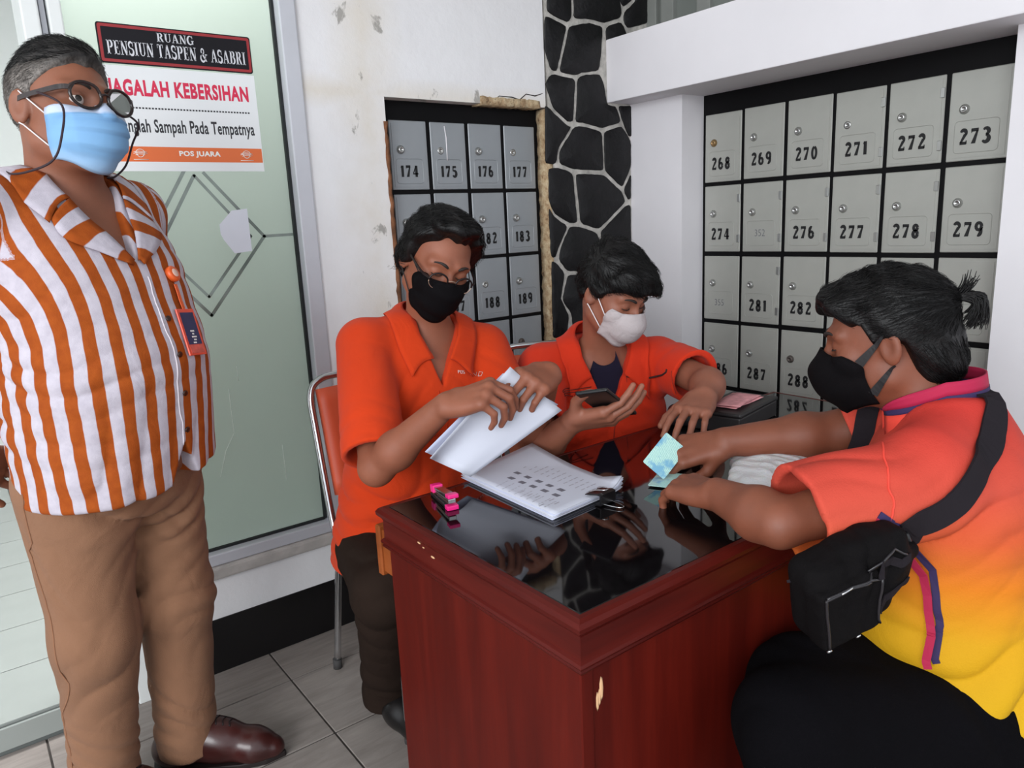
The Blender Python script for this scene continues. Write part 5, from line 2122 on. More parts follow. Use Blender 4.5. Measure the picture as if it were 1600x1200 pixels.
    hf = hair_field(H, (0.014, 0.014, 0.020), hl, [((-0.075, 0.035, 0.052), (0.026, 0.040, 0.042), 0.02), ((0.070, 0.015, 0.055), (0.024, 0.05, 0.045), 0.02), ((0.078, -0.02, -0.02), (0.018, 0.03, 0.045), 0.02),
                                                   ((0.0, 0.050, 0.116), (0.06, 0.040, 0.026), 0.02), ((-0.084, 0.030, 0.022), (0.017, 0.028, 0.030), 0.015), ((0, -0.08, -0.03), (0.07, 0.035, 0.06), 0.02)])
    hf.disp = lambda X, Y, Z: 0.003 * np.sin(130 * X + 40 * Z + 3 * np.sin(30 * Y)) + 0.002 * np.sin(90 * Y - 110 * Z)
    V, F = hf.mesh(0.0035)
    fast_mesh('hair', V, F, M_HAIRBLK, root)
    rng = np.random.default_rng(7)

    def flow(Q):
        L = H.inv(Q)
        sgn_ = np.where(L[:, 0] > 0.012, 1.0, -1.0)
        loc = np.stack([sgn_ * 0.8, -0.15 - 0 * sgn_, -0.75 + 0 * sgn_], 1)
        loc[:, 2] += np.where(L[:, 2] > 0.1, 0.6, 0)
        return loc @ H.A
    P = seeds_on(V, 2600, rng, lambda P: (hf.grad(P) @ H.d(0, 0.6, -0.8)) < 0.5)
    strands('hair_strands', hf, P, flow, 5, 0.042, M_HAIRBLK, root, 0.0007, 0.006, 3)
    # black three-panel mask with raised nose edge
    G = mask_grid(H, b, [(-0.004, 0.112, 0.046, 0.068, -0.012), (-0.030, 0.134, 0.060, 0.052, -0.024), (-0.058, 0.128, 0.058, 0.050, -0.052), (-0.088, 0.116, 0.060, 0.040, -0.066), (-0.116, 0.084, 0.040, 0.040, -0.100)], 29, 23, 0.006)
    M_BM = m_cloth('black_mask_fabric', rgb(14, 12, 14), 0.8, 900, 0.1, sheen=0.0)
    mo = sheet('face_mask', G, M_BM, root, 0.0015)
    M_BE = mat('black_elastic', rgb(20, 18, 20), 0.7)
    for sg in (1, -1):
        j = -1 if sg > 0 else 0
        for a0, a1 in ((G[2, j], H.w(sg * 0.082, -0.002, 0.022)), (G[-6, j], H.w(sg * 0.084, -0.008, -0.026))):
            tube('ear_loop', b.push(np.array([a0 + (a1 - a0) * t for t in np.linspace(0, 1, 10)]), 0.0015), 0.0012, M_BE, mo, 6)
    # half-rim glasses low on the nose
    gl = empty('glasses')
    gl.parent = root
    M_RIM = mat('dark_grey_metal_rim', rgb(40, 30, 30), 0.35, 0.5)
    M_GOLD = mat('pale_gold_wire', rgb(190, 160, 140), 0.3, 0.8)
    for sg in (1, -1):
        pts = []
        for k in range(24):
            a = 2 * math.pi * k / 24
            x = sg * 0.034 + 0.0235 * math.cos(a)
            pts.append(H.w(x, 0.1135 - 0.16 * max(0, abs(x) - 0.02), -0.006 + 0.0195 * math.sin(a) + (0.0015 if math.sin(a) > 0.4 else 0)))
        r = raw('rim', *tube_data(pts[0:13], 0.0022, 7), M_RIM, gl, True)
        raw('lower_rim', *tube_data(pts[12:] + pts[:1], 0.0008, 6), M_GOLD, gl, True)
        raw('lens', list(pts), [tuple(range(24))], M_LENS, r)
        tp = [H.w(sg * 0.057, 0.107, -0.001), H.w(sg * 0.072, 0.088, 0.003), H.w(sg * 0.080, 0.04, 0.012), H.w(sg * 0.084, 0.0, 0.020), H.w(sg * 0.084, -0.02, 0.012)]
        band('temple', smooth_path(tp, 5), 0.005, 0.0025, M_RIM, gl, H.d(sg, 0.15, 0))
    tube('bridge', smooth_path([H.w(-0.011, 0.1135, 0.000), H.w(0, 0.117, 0.003), H.w(0.011, 0.1135, 0.000)], 4), 0.0012, M_GOLD, gl, 6)
    return root


rebase(person2())


# ---------------------------------------------------------------- person 3: clerk in the orange uniform shirt with the phone
def person3():
    M_OR = m_cloth('red_orange_drill', rgb(200, 45, 13), 0.8, 900, 0.05, 0.6, 11)
    M_PANT = m_cloth('black_trousers', rgb(16, 15, 16), 0.9, sheen=0.0)
    root = empty('person', (1.45, 1.60, 0.0))
    tag(root, 'seated young clerk in orange uniform shirt with white mask looking at a phone', 'person')
    T = Frame((1.368, 1.425, 0.905), (-0.50, -0.84, -0.24), (-0.10, -0.20, 0.97))
    H = Frame((1.318, 1.325, 1.092), (0.04, -0.89, -0.44), (0.04, -0.40, 0.91), 0.865)
    b = Field()
    shR, shL = T.w(0.160, 0.0, -0.012), T.w(-0.165, -0.01, -0.012)
    elR, wrR = atD(842, 705, 1.78), atD(893, 660, 1.63)
    elL, wrL = V3(1.470, 1.150, 0.865), atZ(1100, 618, 0.858)
    rows = [(-0.50, 0, -0.01, .190, .130, .125), (-0.38, 0, 0.0, .184, .135, .125), (-0.25, 0, .008, .180, .130, .115), (-0.14, 0, .008, .180, .122, .115), (-0.06, 0, .005, .176, .108, .112), (0.00, 0, -.005, .148, .086, .098), (0.055, 0, -.010, .085, .064, .070)]
    b.loft(T, shrink(rows, 0.020), 0.02)
    head_field(b, H, True, 0.98, T.w(0, 0.005, 0.02), (0.050, 0.057))
    arm_field(b, shR, elR, wrR, (0.042, 0.036, 0.038, 0.024))
    arm_field(b, shL, elL, wrL, (0.042, 0.038, 0.039, 0.026))
    # phone hand: palm up, fingers under the phone, thumb above
    dR = unit(atD(968, 652, 1.57) - wrR)
    camd = unit(CAMP - wrR)
    _, HW = hand_field(b, wrR, dR, camd * 0.42 + V3(-0.1, -0.1, -0.85), 'R', ((22, 24, 12), (26, 22, 12), (24, 20, 12), (24, 20, 12)), (4, 1, -2, -5),
               ((.80, .45, -.40), (.62, .76, -.10), (.45, .88, -.0)))
    hand_field(b, wrL, unit(atZ(1072, 655, 0.835) - wrL), V3(-0.1, -0.15, 1), 'L', ((8, 24, 14), (10, 26, 14), (12, 28, 14), (14, 30, 14)), (7, 2, -4, -10),
               ((.70, .60, -.45), (.45, .80, -.45), (.2, .9, -.45)))
    field_obj('body', b, 0.0030, M_SKIN3, root)
    eyes(H, root, True)
    s = Field()
    s.loft(T, rows, 0.02, cap=0.012)
    for sg in (1, -1):
        s.cone(T.w(sg * 0.065, -0.008, 0.022), T.w(sg * 0.150, -0.004, -0.010), 0.044, 0.058, 0.03)
    eR, d_R = sleeve(s, shR, elR, 0.72, 0.062, 0.068)
    eL, d_L = sleeve(s, shL, elL, 0.74, 0.062, 0.070)
    s.disp = folds(wrinkle(None, T.d(0.6, 0, 0.8), 70, 0.005, T.w(0.12, 0.08, -0.12), 0.10), wrinkle(None, T.d(-0.6, 0, 0.8), 60, 0.006, T.w(-0.15, 0.05, -0.08), 0.11, 1),
                   wrinkle(None, T.d(0.2, 0, 1), 50, 0.006, T.w(-0.03, 0.1, -0.36), 0.14, 2), wrinkle(None, T.d(1, 0, 0.3), 45, 0.004, T.w(-0.02, 0.12, -0.2), 0.12, 0.6),
                   wrinkle(None, d_L, 60, 0.004, eL, 0.09, 0.8))
    full = copy_field(s)
    open_end(s, eR, d_R, 0.068)
    open_end(s, eL, d_L, 0.070)
    s.cone(T.w(0, -0.002, 0.0), T.w(0, 0.035, 0.15), 0.054, 0.078, 0.006, '-')

    def vneck(X, Y, Z):
        x, y, z = T.local(X, Y, Z)
        return np.maximum(np.maximum(np.abs(x) - 0.45 * (z + 0.10), -(y - 0.01)), -0.13 - z) * 0.8
    s.custom(vneck, T.w(0, 0.08, -0.02) - 0.15, T.w(0, 0.08, -0.02) + 0.15, 0.003, '-')
    field_obj('shirt', s, 0.0042, M_OR, root)
    M_NAVY = m_cloth('dark_navy_undershirt', rgb(32, 28, 44), 0.9)
    for sg in (1, -1):
        collar('collar', T, full, [(0, -0.068, 0.088), (sg * 0.050, -0.052, 0.088), (sg * 0.070, 0.004, 0.066), (sg * 0.040, 0.075, -0.015)],
               [(0, -0.110, 0.040), (sg * 0.070, -0.090, 0.040), (sg * 0.118, 0.005, 0.030), (sg * 0.105, 0.120, -0.062)], M_OR, root, 0.006, puff=0.014)
    g = [[T.w(x, 0.115, z - 0.012 * (1 - (x / 0.055) ** 2)) for x in np.linspace(-0.055, 0.055, 13)] for z in np.linspace(-0.14, 0.030, 14)]
    sheet('undershirt', b.snap(np.array(g), 0.0065, 10), M_NAVY, root, 0.002)
    # front edge, pocket with dark piping, embroidered emblem
    M_EDGE = mat('dark_orange_seam', rgb(150, 34, 14), 0.9)
    tube('placket_edge', full.snap(np.array([T.w(-0.012, 0.15, z) for z in np.linspace(-0.10, -0.46, 30)]), 0.0004), 0.0016, M_EDGE, root, 5)
    pk = [[atD(988, 588, 1.85), atD(1006, 583, 1.86), atD(1026, 574, 1.87)]]
    pk = [list(full.snap(np.array(smooth_path(pk[0], 5)), 0.001))]
    tubes('pocket_piping', pk, 0.0024, mat('dark_piping', rgb(40, 14, 14), 0.8), root, 6)
    side = full.snap(np.array([atD(x, y, 1.85) for x, y in ((1026, 574), (1029, 600), (1030, 640))]), 0.0004)
    side2 = full.snap(np.array([atD(x, y, 1.85) for x, y in ((988, 588), (991, 615), (994, 650))]), 0.0004)
    tubes('pocket_seam', [side, side2], 0.0012, M_EDGE, root, 5)
    ls = []
    for dy, w in ((0, 20), (5, 15), (10, 9)):
        ls.append([atD(920 - w * 0.6, 601 + dy, 1.85), atD(915, 598 + dy, 1.85), atD(920 + w * 0.7, 600 + dy, 1.85)])
    ls.append([atD(913 + 13 * math.cos(a), 604 - 11 * math.sin(a), 1.85) for a in np.linspace(0.2, 2.9, 9)])
    emb('embroidery', ls, mat('dark_brown_embroidery', rgb(96, 26, 16), 0.8), root, full, 0.001, 0.0012)
    # lower body under the desk
    p = Field()
    pel = T.w(0, -0.01, -0.45)
    p.ell(Frame(pel, (-0.5, -0.86, 0)), (0, 0, -0.01), (0.17, 0.14, 0.10), 0.03)
    F2 = Frame(pel, (-0.35, -0.94, 0))
    for sg in (1, -1):
        hp, kn = F2.w(sg * 0.09, 0.02, 0.0), F2.w(sg * 0.12, 0.36, 0.02)
        an = V3(kn[0] + 0.05, kn[1] + 0.15, 0.08)
        p.chain([hp, kn, an, an - V3(0, 0, 0.035)], [0.088, 0.070, 0.060, 0.064], 0.03)
        q = Field()
        G = Frame((an[0], an[1], 0), (-0.35, -0.94, 0))
        q.chain([G.w(0, -0.05, 0.045), G.w(0, 0.07, 0.05), G.w(0, 0.17, 0.032)], [0.038, 0.042, 0.030], 0.03)
        q.custom(lambda X, Y, Z: Z - 0.004, G.w(0, 0, 0) - 0.3, G.w(0, 0, 0) + V3(0.3, 0.3, 0.006), 0.003, '-')
        field_obj('shoe', q, 0.006, mat('black_leather', rgb(18, 16, 16), 0.35), root)
    field_obj('trousers', p, 0.008, M_PANT, root)
    # hair: thick fringe swept forward
    hl = [(-0.13, -0.075), (-0.07, -0.065), (-0.02, -0.02), (0.000, 0.012), (0.020, 0.000), (0.040, 0.005), (0.055, 0.034), (0.080, 0.045), (0.110, 0.052), (0.15, 0.056)]
    hf = hair_field(H, (0.014, 0.016, 0.024), hl, [((0.0, 0.062, 0.082), (0.064, 0.052, 0.040), 0.025), ((-0.03, 0.088, 0.066), (0.045, 0.030, 0.026), 0.02), ((0, -0.03, 0.115), (0.06, 0.07, 0.036), 0.02)])
    hf.disp = lambda X, Y, Z: 0.003 * np.sin(110 * X + 60 * Z + 3 * np.sin(40 * Y)) + 0.002 * np.sin(90 * Y - 130 * Z)
    V, F = hf.mesh(0.0035)
    fast_mesh('hair', V, F, M_HAIRBLK, root)
    rng = np.random.default_rng(9)
    P = seeds_on(V, 2600, rng, lambda P: (hf.grad(P) @ H.d(0, 0.4, -0.9)) < 0.5)

    def flow(Q):
        L = H.inv(Q)
        loc = np.stack([-0.35 + 0 * L[:, 0], np.where(L[:, 1] > -0.03, 0.8, -0.3), np.where(L[:, 2] > 0.09, 0.1, -0.8)], 1)
        return loc @ H.A
    strands('hair_strands', hf, P, flow, 5, 0.040, M_HAIRBLK, root, 0.0007, 0.006, 4)
    # white fold-flat mask
    G = mask_grid(H, b, [(0.000, 0.114, 0.050, 0.062, -0.014), (-0.032, 0.136, 0.062, 0.052, -0.034), (-0.058, 0.136, 0.062, 0.050, -0.052), (-0.090, 0.122, 0.058, 0.044, -0.070), (-0.116, 0.084, 0.044, 0.036, -0.090)], 29, 23, 0.006)
    mo = sheet('face_mask', G, m_cloth('white_mask_fabric', rgb(180, 170, 171), 0.8, 900, 0.04, 0.4, 40, 0.0), root, 0.0015)
    for sg in (1, -1):
        j = -1 if sg > 0 else 0
        for a0, a1 in ((G[3, j], H.w(sg * 0.082, -0.002, 0.022)), (G[-6, j], H.w(sg * 0.084, -0.008, -0.026))):
            tube('ear_loop', b.push(np.array([a0 + (a1 - a0) * t for t in np.linspace(0, 1, 10)]), 0.0015), 0.0013, M_ELASTIC, mo, 6)
    # smartphone in the right hand
    ph = empty('smartphone')
    tag(ph, 'black smartphone held by the young clerk in the white mask', 'phone')
    c0 = HW((0.030, 0.098, -0.0225))
    pm = frame(c0, HW((0.030, 0.198, -0.0225)) - c0, HW((0.130, 0.098, -0.0225)) - c0)
    if (pm.to_3x3() @ Vector((0, 0, 1))).dot(Vector(HW((0.03, 0.098, -0.1)) - c0)) < 0:
        pm = pm @ Matrix.Rotation(math.pi, 4, 'X')
    box('case', (-0.036, -0.075, -0.004), (0.036, 0.075, 0.004), mat('black_phone_case', rgb(14, 14, 16), 0.35), ph, bevel=0.0035, seg=2, M=pm)
    box('screen', (-0.033, -0.071, 0.004), (0.033, 0.071, 0.0046), mat('dark_phone_screen', rgb(20, 20, 24), 0.08), ph, M=pm)
    return root


rebase(person3())


# ---------------------------------------------------------------- person 4: customer with the top-knot, seen from the side
def m_ombre():
    t = NT('sports_shirt_fading_from_coral_to_yellow')
    u = t.attr('height')
    c = t.ramp(u, [(0.0, rgb(196, 152, 16)), (0.25, rgb(198, 146, 18)), (0.44, rgb(206, 116, 24)), (0.60, rgb(196, 84, 44)), (0.76, rgb(192, 74, 56)), (1.0, rgb(188, 52, 44))])
    v = t.coord()
    t.base(c)
    t.set(Roughness=0.8)
    t.bsdf.inputs['Specular IOR Level'].default_value = 0.25
    h = t.math('ADD', t.math('MULTIPLY', t.noise(v, 420, 2), 0.12), t.math('MULTIPLY', t.noise(v, 9, 3, 0.5, 1.0), 0.8))
    t.bump(h, 0.45, 0.012)
    return t.m


def person4():
    M_SH = m_ombre()
    M_PANT = m_cloth('black_sweatpants', rgb(9, 8, 11), 0.95, 700, 0.15, 0.5, 10, 0.0)
    root = empty('person', (1.36, 0.44, 0.0))
    tag(root, 'seated man with a tied topknot and black mask in coral to yellow sports shirt', 'person')
    S = V3(1.318, 0.545, 0.900)
    pel = V3(1.385, 0.430, 0.480)
    T = Frame(S, (-0.52, 0.84, -0.12), unit(S - pel))
    H = Frame(atD(1384, 534, 1.29), (-0.42, 0.89, -0.17), (-0.05, 0.12, 0.98), 0.935)
    b = Field()
    shL, shR = T.w(-0.165, 0.055, -0.045), T.w(0.165, 0.055, -0.015)
    elL, wrL = atD(1218, 818, 1.13), atZ(1120, 772, 0.812)
    elR, wrR = atZ(1310, 678, 0.835), atZ(1135, 690, 0.825)
    rows = [(-0.53, 0, -0.01, .225, .180, .170), (-0.46, 0, 0.0, .222, .178, .165), (-0.36, 0, 0.01, .210, .175, .150), (-0.22, 0, .01, .198, .155, .140), (-0.10, 0, .005, .195, .132, .138), (-0.03, 0, -.002, .170, .105, .122), (0.035, 0, -.012, .105, .075, .085), (0.06, 0, -.014, .085, .066, .072)]
    b.loft(T, shrink(rows, 0.022), 0.02)
    head_field(b, H, True, 1.03, T.w(0, 0.01, 0.02), (0.058, 0.066))
    arm_field(b, shL, elL, wrL, (0.048, 0.035, 0.041, 0.028))
    arm_field(b, shR, elR, wrR, (0.05, 0.044, 0.046, 0.029))
    tL = atZ(1040, 748, 0.80)
    hand_field(b, wrL, unit(tL - wrL), V3(-0.15, -0.25, 1), 'L', ((26, 46, 22), (30, 48, 24), (34, 48, 24), (38, 48, 24)), (5, 1, -3, -7),
               ((.62, .66, -.40), (.25, .90, -.30), (.05, .97, -.2)))
    tR = atZ(1040, 708, 0.80)
    hand_field(b, wrR, unit(tR - wrR), V3(-0.25, -0.45, 0.85), 'R', ((34, 44, 22), (44, 48, 24), (52, 52, 26), (58, 54, 26)), (5, 1, -3, -7),
               ((.45, .70, -.62), (.05, .88, -.50), (-.1, .92, -.4)))
    field_obj('body', b, 0.0030, M_SKIN4, root)
    eyes(H, root, True)
    s = Field()
    s.loft(T, rows, 0.02, cap=0.012)
    for sg, sh in ((1, shR), (-1, shL)):
        s.cone(T.w(sg * 0.07, -0.008, 0.008), T.w(sg * 0.150, 0.035, -0.018), 0.052, 0.068, 0.035)
    eL, d_L = sleeve(s, shL, elL, 0.86, 0.078, 0.082)
    eR, d_R = sleeve(s, shR, elR, 0.80, 0.072, 0.080)
    s.ell(T, (-0.04, 0.02, -0.51), (0.215, 0.175, 0.09), 0.04)
    s.disp = folds(wrinkle(None, T.d(-0.5, 0.2, 0.8), 55, 0.006, T.w(-0.19, 0.02, -0.12), 0.12), wrinkle(None, T.d(-0.2, 0.2, 1), 46, 0.007, T.w(-0.18, -0.02, -0.36), 0.14, 1),
                   wrinkle(None, T.d(0.1, 0.3, 1), 45, 0.006, T.w(-0.1, -0.12, -0.42), 0.14, 2), wrinkle(None, np.cross(d_L, (0, 0, 1)) + V3(0, 0, 0.6), 50, 0.005, eL - d_L * 0.05, 0.11, 0.4),
                   wrinkle(None, T.d(1, 0, 0.2), 40, 0.004, T.w(-0.08, -0.12, -0.15), 0.12, 0.3))
    full = copy_field(s)
    open_end(s, eL, d_L, 0.082)
    open_end(s, eR, d_R, 0.080)
    s.cone(T.w(0, 0.0, -0.01), T.w(0, 0.03, 0.15), 0.060, 0.080, 0.006, '-')

    s.custom(lambda X, Y, Z: Z - 0.505 + 0.03 * np.sin(14 * X + 9 * Y), pel - 0.4, np.array([pel[0] + 0.4, pel[1] + 0.4, 0.55]), 0.004, '-')

    def hgt(V):
        return {'height': np.clip((V[:, 2] - 0.50) / 0.46, 0, 1)}
    so = field_obj('shirt', s, 0.0042, M_SH, root, hgt)
    # standing collar with crimson and navy bands
    M_CRIM = mat('crimson_ribbing', rgb(164, 18, 62), 0.8)
    M_NAVY = mat('navy_ribbing', rgb(44, 30, 74), 0.8)
    M_COR = mat('coral_ribbing', rgb(224, 66, 50), 0.8)
    for (z0, z1, m_, off) in ((0.025, 0.062, M_COR, 0.0), (0.062, 0.072, M_NAVY, 0.0008), (0.072, 0.094, M_CRIM, 0.0)):
        g = []
        for z in np.linspace(z0, z1, 4):
            rad = 0.073 - 0.06 * (z - 0.02)
            g.append([T.w((rad + off) * math.sin(a), -0.006 + (rad + off) * 1.0 * math.cos(a) + (0.02 if math.cos(a) > 0 else 0) * math.cos(a), z - 0.030 * max(0, math.cos(a))) for a in np.linspace(0.25, 2 * math.pi - 0.25, 36)])
        sheet('collar_band', b.push(np.array(g), 0.003), m_, root, 0.003)

    # side stripes: crimson and navy ribbons down the flank
    way = ((1398, 822), (1432, 872), (1476, 920), (1490, 950), (1479, 1000), (1464, 1045), (1453, 1085), (1447, 1112))
    pa = full.snap(np.array(smooth_path([atD(x, y, 1.02) for x, y in way], 6)), 0.0012)
    na = full.grad(pa)
    ta = np.gradient(pa, axis=0)
    sx_ = np.cross(ta, na)
    sx_ /= np.linalg.norm(sx_, axis=1, keepdims=True)
    band('side_stripe', pa, 0.012, 0.002, M_CRIM, root, na)
    pb = full.snap(pa + sx_ * 0.0115 * np.sign((sx_ @ RV[0]).mean()), 0.0012)
    band('side_stripe', pb, 0.011, 0.002, M_NAVY, root, full.grad(pb))
    # sleeve seam
    sm = full.snap(np.array(smooth_path([atD(x, y, d) for x, y, d in ((1362, 648, 1.15), (1405, 690, 1.05), (1436, 745, 1.0), (1447, 800, 1.0), (1440, 850, 1.0))], 6)), 0.0003)
    tube('sleeve_seam', sm, 0.0016, M_COR, root, 5)
    # small woven label near the hem
    c = full.snap(np.array([atD(1383, 1035, 0.98)]), 0.001)[0]
    n_ = full.grad(np.array([c]))[0]
    lf = Frame(c, n_, (0.1, 0.1, 1))
    box('hem_label', (-0.015, -0.001, -0.010), (0.015, 0.001, 0.010), mat('black_woven_label', rgb(22, 20, 20), 0.7), root, M=lf.mat() @ Matrix.Rotation(0.3, 4, 'Y'))
    # trousers
    p = Field()
    p.ell(Frame(pel, T.d(0, 1, 0)), (0, 0.0, -0.050), (0.195, 0.165, 0.10), 0.03)
    hipL, hipR = pel + V3(-0.070, -0.045, -0.055), pel + V3(0.075, 0.045, -0.055)
    knL, knR = V3(0.925, 0.555, 0.505), V3(1.02, 0.600, 0.50)
    anL, anR = V3(0.93, 0.50, 0.10), V3(1.16, 0.56, 0.10)
    for hp, kn, an in ((hipL, knL, anL), (hipR, knR, anR)):
        p.chain([hp, kn, an, an - V3(0, 0, 0.05)], [0.100, 0.085, 0.070, 0.072], 0.03)
    p.disp = folds(wrinkle(None, (1, 0.2, 0.5), 40, 0.006, hipL + V3(-0.1, 0, 0.05), 0.15), wrinkle(None, (1, 0.2, 0.5), 45, 0.005, knL, 0.14, 1))
    field_obj('trousers', p, 0.007, M_PANT, root)
    for an in (anL, anR):
        q = Field()
        G = Frame((an[0], an[1], 0), (-0.85, -0.1, 0))
        q.chain([G.w(0, -0.05, 0.045), G.w(0, 0.07, 0.05), G.w(0, 0.17, 0.032)], [0.038, 0.042, 0.030], 0.03)
        q.cone(G.w(0, 0, 0.09), G.w(0, 0, 0.05), 0.045, 0.045, 0.02)
        q.custom(lambda X, Y, Z: Z - 0.004, G.w(0, 0, 0) - 0.3, G.w(0, 0, 0) + V3(0.3, 0.3, 0.006), 0.003, '-')
        field_obj('shoe', q, 0.006, mat('black_leather', rgb(18, 16, 16), 0.35), root)
    # hair: thick, drawn back into a short tail above the nape
    hl = [(-0.15, -0.100), (-0.09, -0.096), (-0.05, -0.080), (-0.030, -0.045), (-0.012, 0.008), (0.020, 0.012), (0.036, 0.010), (0.052, 0.042), (0.078, 0.060), (0.100, 0.072), (0.15, 0.082)]
    hf = hair_field(H, (0.014, 0.012, 0.018), hl, [((0, -0.070, -0.035), (0.072, 0.055, 0.062), 0.03), ((0, 0.055, 0.088), (0.062, 0.055, 0.036), 0.02), ((0, -0.085, 0.055), (0.040, 0.030, 0.040), 0.02)])
    hf.disp = lambda X, Y, Z: 0.0028 * np.sin(120 * X + 70 * Z + 3 * np.sin(35 * Y)) + 0.0018 * np.sin(100 * Y - 120 * Z)
    V, F = hf.mesh(0.0035)
    fast_mesh('hair', V, F, M_HAIRBLK, root)
    rng = np.random.default_rng(12)
    knot = H.w(0, -0.116, 0.062)

    def flow(Q):
        L = H.inv(Q)
        d = knot - Q
        d /= np.linalg.norm(d, axis=1, keepdims=True)
        low = (L[:, 2] < 0.0)[:, None]
        return np.where(low, np.tile(H.d(0, -0.5, -0.8), (len(Q), 1)), d)
    P = seeds_on(V, 3200, rng, lambda P: (hf.grad(P) @ H.d(0, 0.5, -0.85)) < 0.5)
    strands('hair_strands', hf, P, flow, 5, 0.050, M_HAIRBLK, root, 0.0007, 0.0045, 6, jitter=0.12)
    # the tail: a bundle that springs up and hangs over
    tail = []
    rng = np.random.default_rng(3)
    V_, F_ = [], []
    for k in range(260):
        j = np.clip(rng.normal(0, 1, 3), -1.6, 1.6) * 0.0042
        if k < 35:       # tuft pointing up
            loc = [(0, -0.112, 0.060), (0, -0.126, 0.068), (0, -0.139, 0.080), (0, -0.146, 0.092 + rng.uniform(-.012, .008))]
        else:            # the rest bends over and down
            e = rng.uniform(0.75, 1.12)
            loc = [(0, -0.112, 0.060), (0, -0.130, 0.064), (0, -0.148 - 0.005 * e, 0.055), (0, -0.152, 0.036), (0, -0.142 + rng.uniform(-.005, .005), 0.020 * e)]
        pts = [H.w(*(np.array(q) + j * (0.35 + 0.5 * i))) for i, q in enumerate(loc)]
        pts = smooth_path(pts, 3)
        v, f_ = tube_data(pts, list(np.linspace(0.0021, 0.0004, len(pts))), 4)
        o_ = len(V_)
        V_ += v
        F_ += [tuple(i + o_ for i in q) for q in f_]
    tl = raw('hair_tail', V_, F_, M_HAIRBLK, root, True)
    tl['kind'] = 'stuff'
    ring = [H.w(0.0095 * math.cos(a), -0.115, 0.062 + 0.0095 * math.sin(a)) for a in np.linspace(0, 2 * math.pi, 16, endpoint=False)]
    raw('hair_tie', *tube_data(ring, 0.0034, 6, True), mat('mustard_hair_tie', rgb(176, 124, 52), 0.7), root, True)
    # black moulded mask
    G = mask_grid(H, b, [(0.002, 0.108, 0.052, 0.064, -0.016), (-0.030, 0.138, 0.066, 0.040, -0.026), (-0.060, 0.138, 0.068, 0.036, -0.050), (-0.092, 0.122, 0.066, 0.030, -0.072), (-0.122, 0.080, 0.052, 0.020, -0.100)], 29, 23, 0.006)
    mo = sheet('face_mask', G, m_cloth('black_neoprene', rgb(14, 12, 14), 0.7, 900, 0.1, sheen=0.0), root, 0.002)
    M_BE = mat('black_elastic', rgb(20, 18, 20), 0.7)
    for sg in (1, -1):
        j = -1 if sg > 0 else 0
        for i0, a1 in ((4, H.w(sg * 0.082, -0.004, 0.024)), (-5, H.w(sg * 0.082, -0.012, -0.030))):
            a0 = G[i0, j]
            pth = b.push(np.array([a0 + (a1 - a0) * t for t in np.linspace(0, 1, 10)]), 0.002)
            band('ear_loop', pth, list(np.linspace(0.016, 0.004, 10)), 0.0015, M_BE, mo, b.grad(pth))
    return root, T, full, H


P4 = person4()
rebase(P4[0])
# ================================================================ chairs
M_CHROME = mat('chrome_tube', rgb(196, 196, 198), 0.14, 0.95, var=0.03)
M_PAD = mat('red_orange_vinyl_pad', rgb(206, 84, 52), 0.5, var=0.06, bump=0.1)
M_FOOT = mat('grey_rubber_foot', rgb(60, 58, 58), 0.8)


def steel_chair(loc, rz, label):
    """x = right, y = forward of the sitter, seat 0.45 m high"""
    r = empty('steel_chair', loc, rz)
    tag(r, label, 'chair', 'steel chairs with red orange pads')
    hw = 0.205
    bk = smooth_path([(-hw, -0.115, 0.435), (-hw, -0.145, 0.50), (-hw, -0.195, 0.74), (-hw + 0.004, -0.215, 0.835), (-hw + 0.035, -0.222, 0.872), (-0.10, -0.224, 0.880), (0.10, -0.224, 0.880),
                      (hw - 0.035, -0.222, 0.872), (hw - 0.004, -0.215, 0.835), (hw, -0.195, 0.74), (hw, -0.145, 0.50), (hw, -0.115, 0.435)], 5)
    tube('back_frame', bk, 0.0105, M_CHROME, r, 10)
    # pads
    g0 = []
    for z in np.linspace(0.56, 0.852, 9):
        y = -0.145 - (z - 0.50) * 0.215
        g0.append([(x, y + 0.018 * (x / 0.19) ** 2 + 0.006, z) for x in np.linspace(-0.188, 0.188, 13)])
    sheet('backrest', g0, M_PAD, r, 0.022)
    s = Field()
    s.rbox(Frame((0, 0.03, 0.445), (0, 1, 0)), (0, 0, 0), (0.205, 0.205, 0.024), 0.02)
    field_obj('seat', s, 0.007, M_PAD, r)
    for sx in (-1, 1):
        lg = smooth_path([(sx * 0.20, 0.19, 0.425), (sx * 0.205, 0.215, 0.38), (sx * 0.21, 0.225, 0.012)], 5)
        l1 = tube('leg', lg, 0.0105, M_CHROME, r, 10)
        tube('foot_cap', [(sx * 0.21, 0.225, 0.0), (sx * 0.21, 0.225, 0.03)], 0.0135, M_FOOT, l1, 10)
        lg = smooth_path([(sx * 0.195, -0.10, 0.425), (sx * 0.20, -0.135, 0.38), (sx * 0.21, -0.205, 0.012)], 5)
        l2 = tube('leg', lg, 0.0105, M_CHROME, r, 10)
        tube('foot_cap', [(sx * 0.21, -0.206, 0.0), (sx * 0.21, -0.204, 0.03)], 0.0135, M_FOOT, l2, 10)
        tube('seat_rail', [(sx * 0.20, 0.19, 0.422), (sx * 0.198, -0.115, 0.435)], 0.009, M_CHROME, r, 8)
    return r


steel_chair((0.965, 1.735, 0), math.pi, 'chrome framed chair with red orange pad under the clerk in glasses')
steel_chair((1.47, 1.66, 0), math.atan2(-0.84, -0.50) - math.pi / 2, 'chrome framed chair with red orange pad under the clerk with the phone')
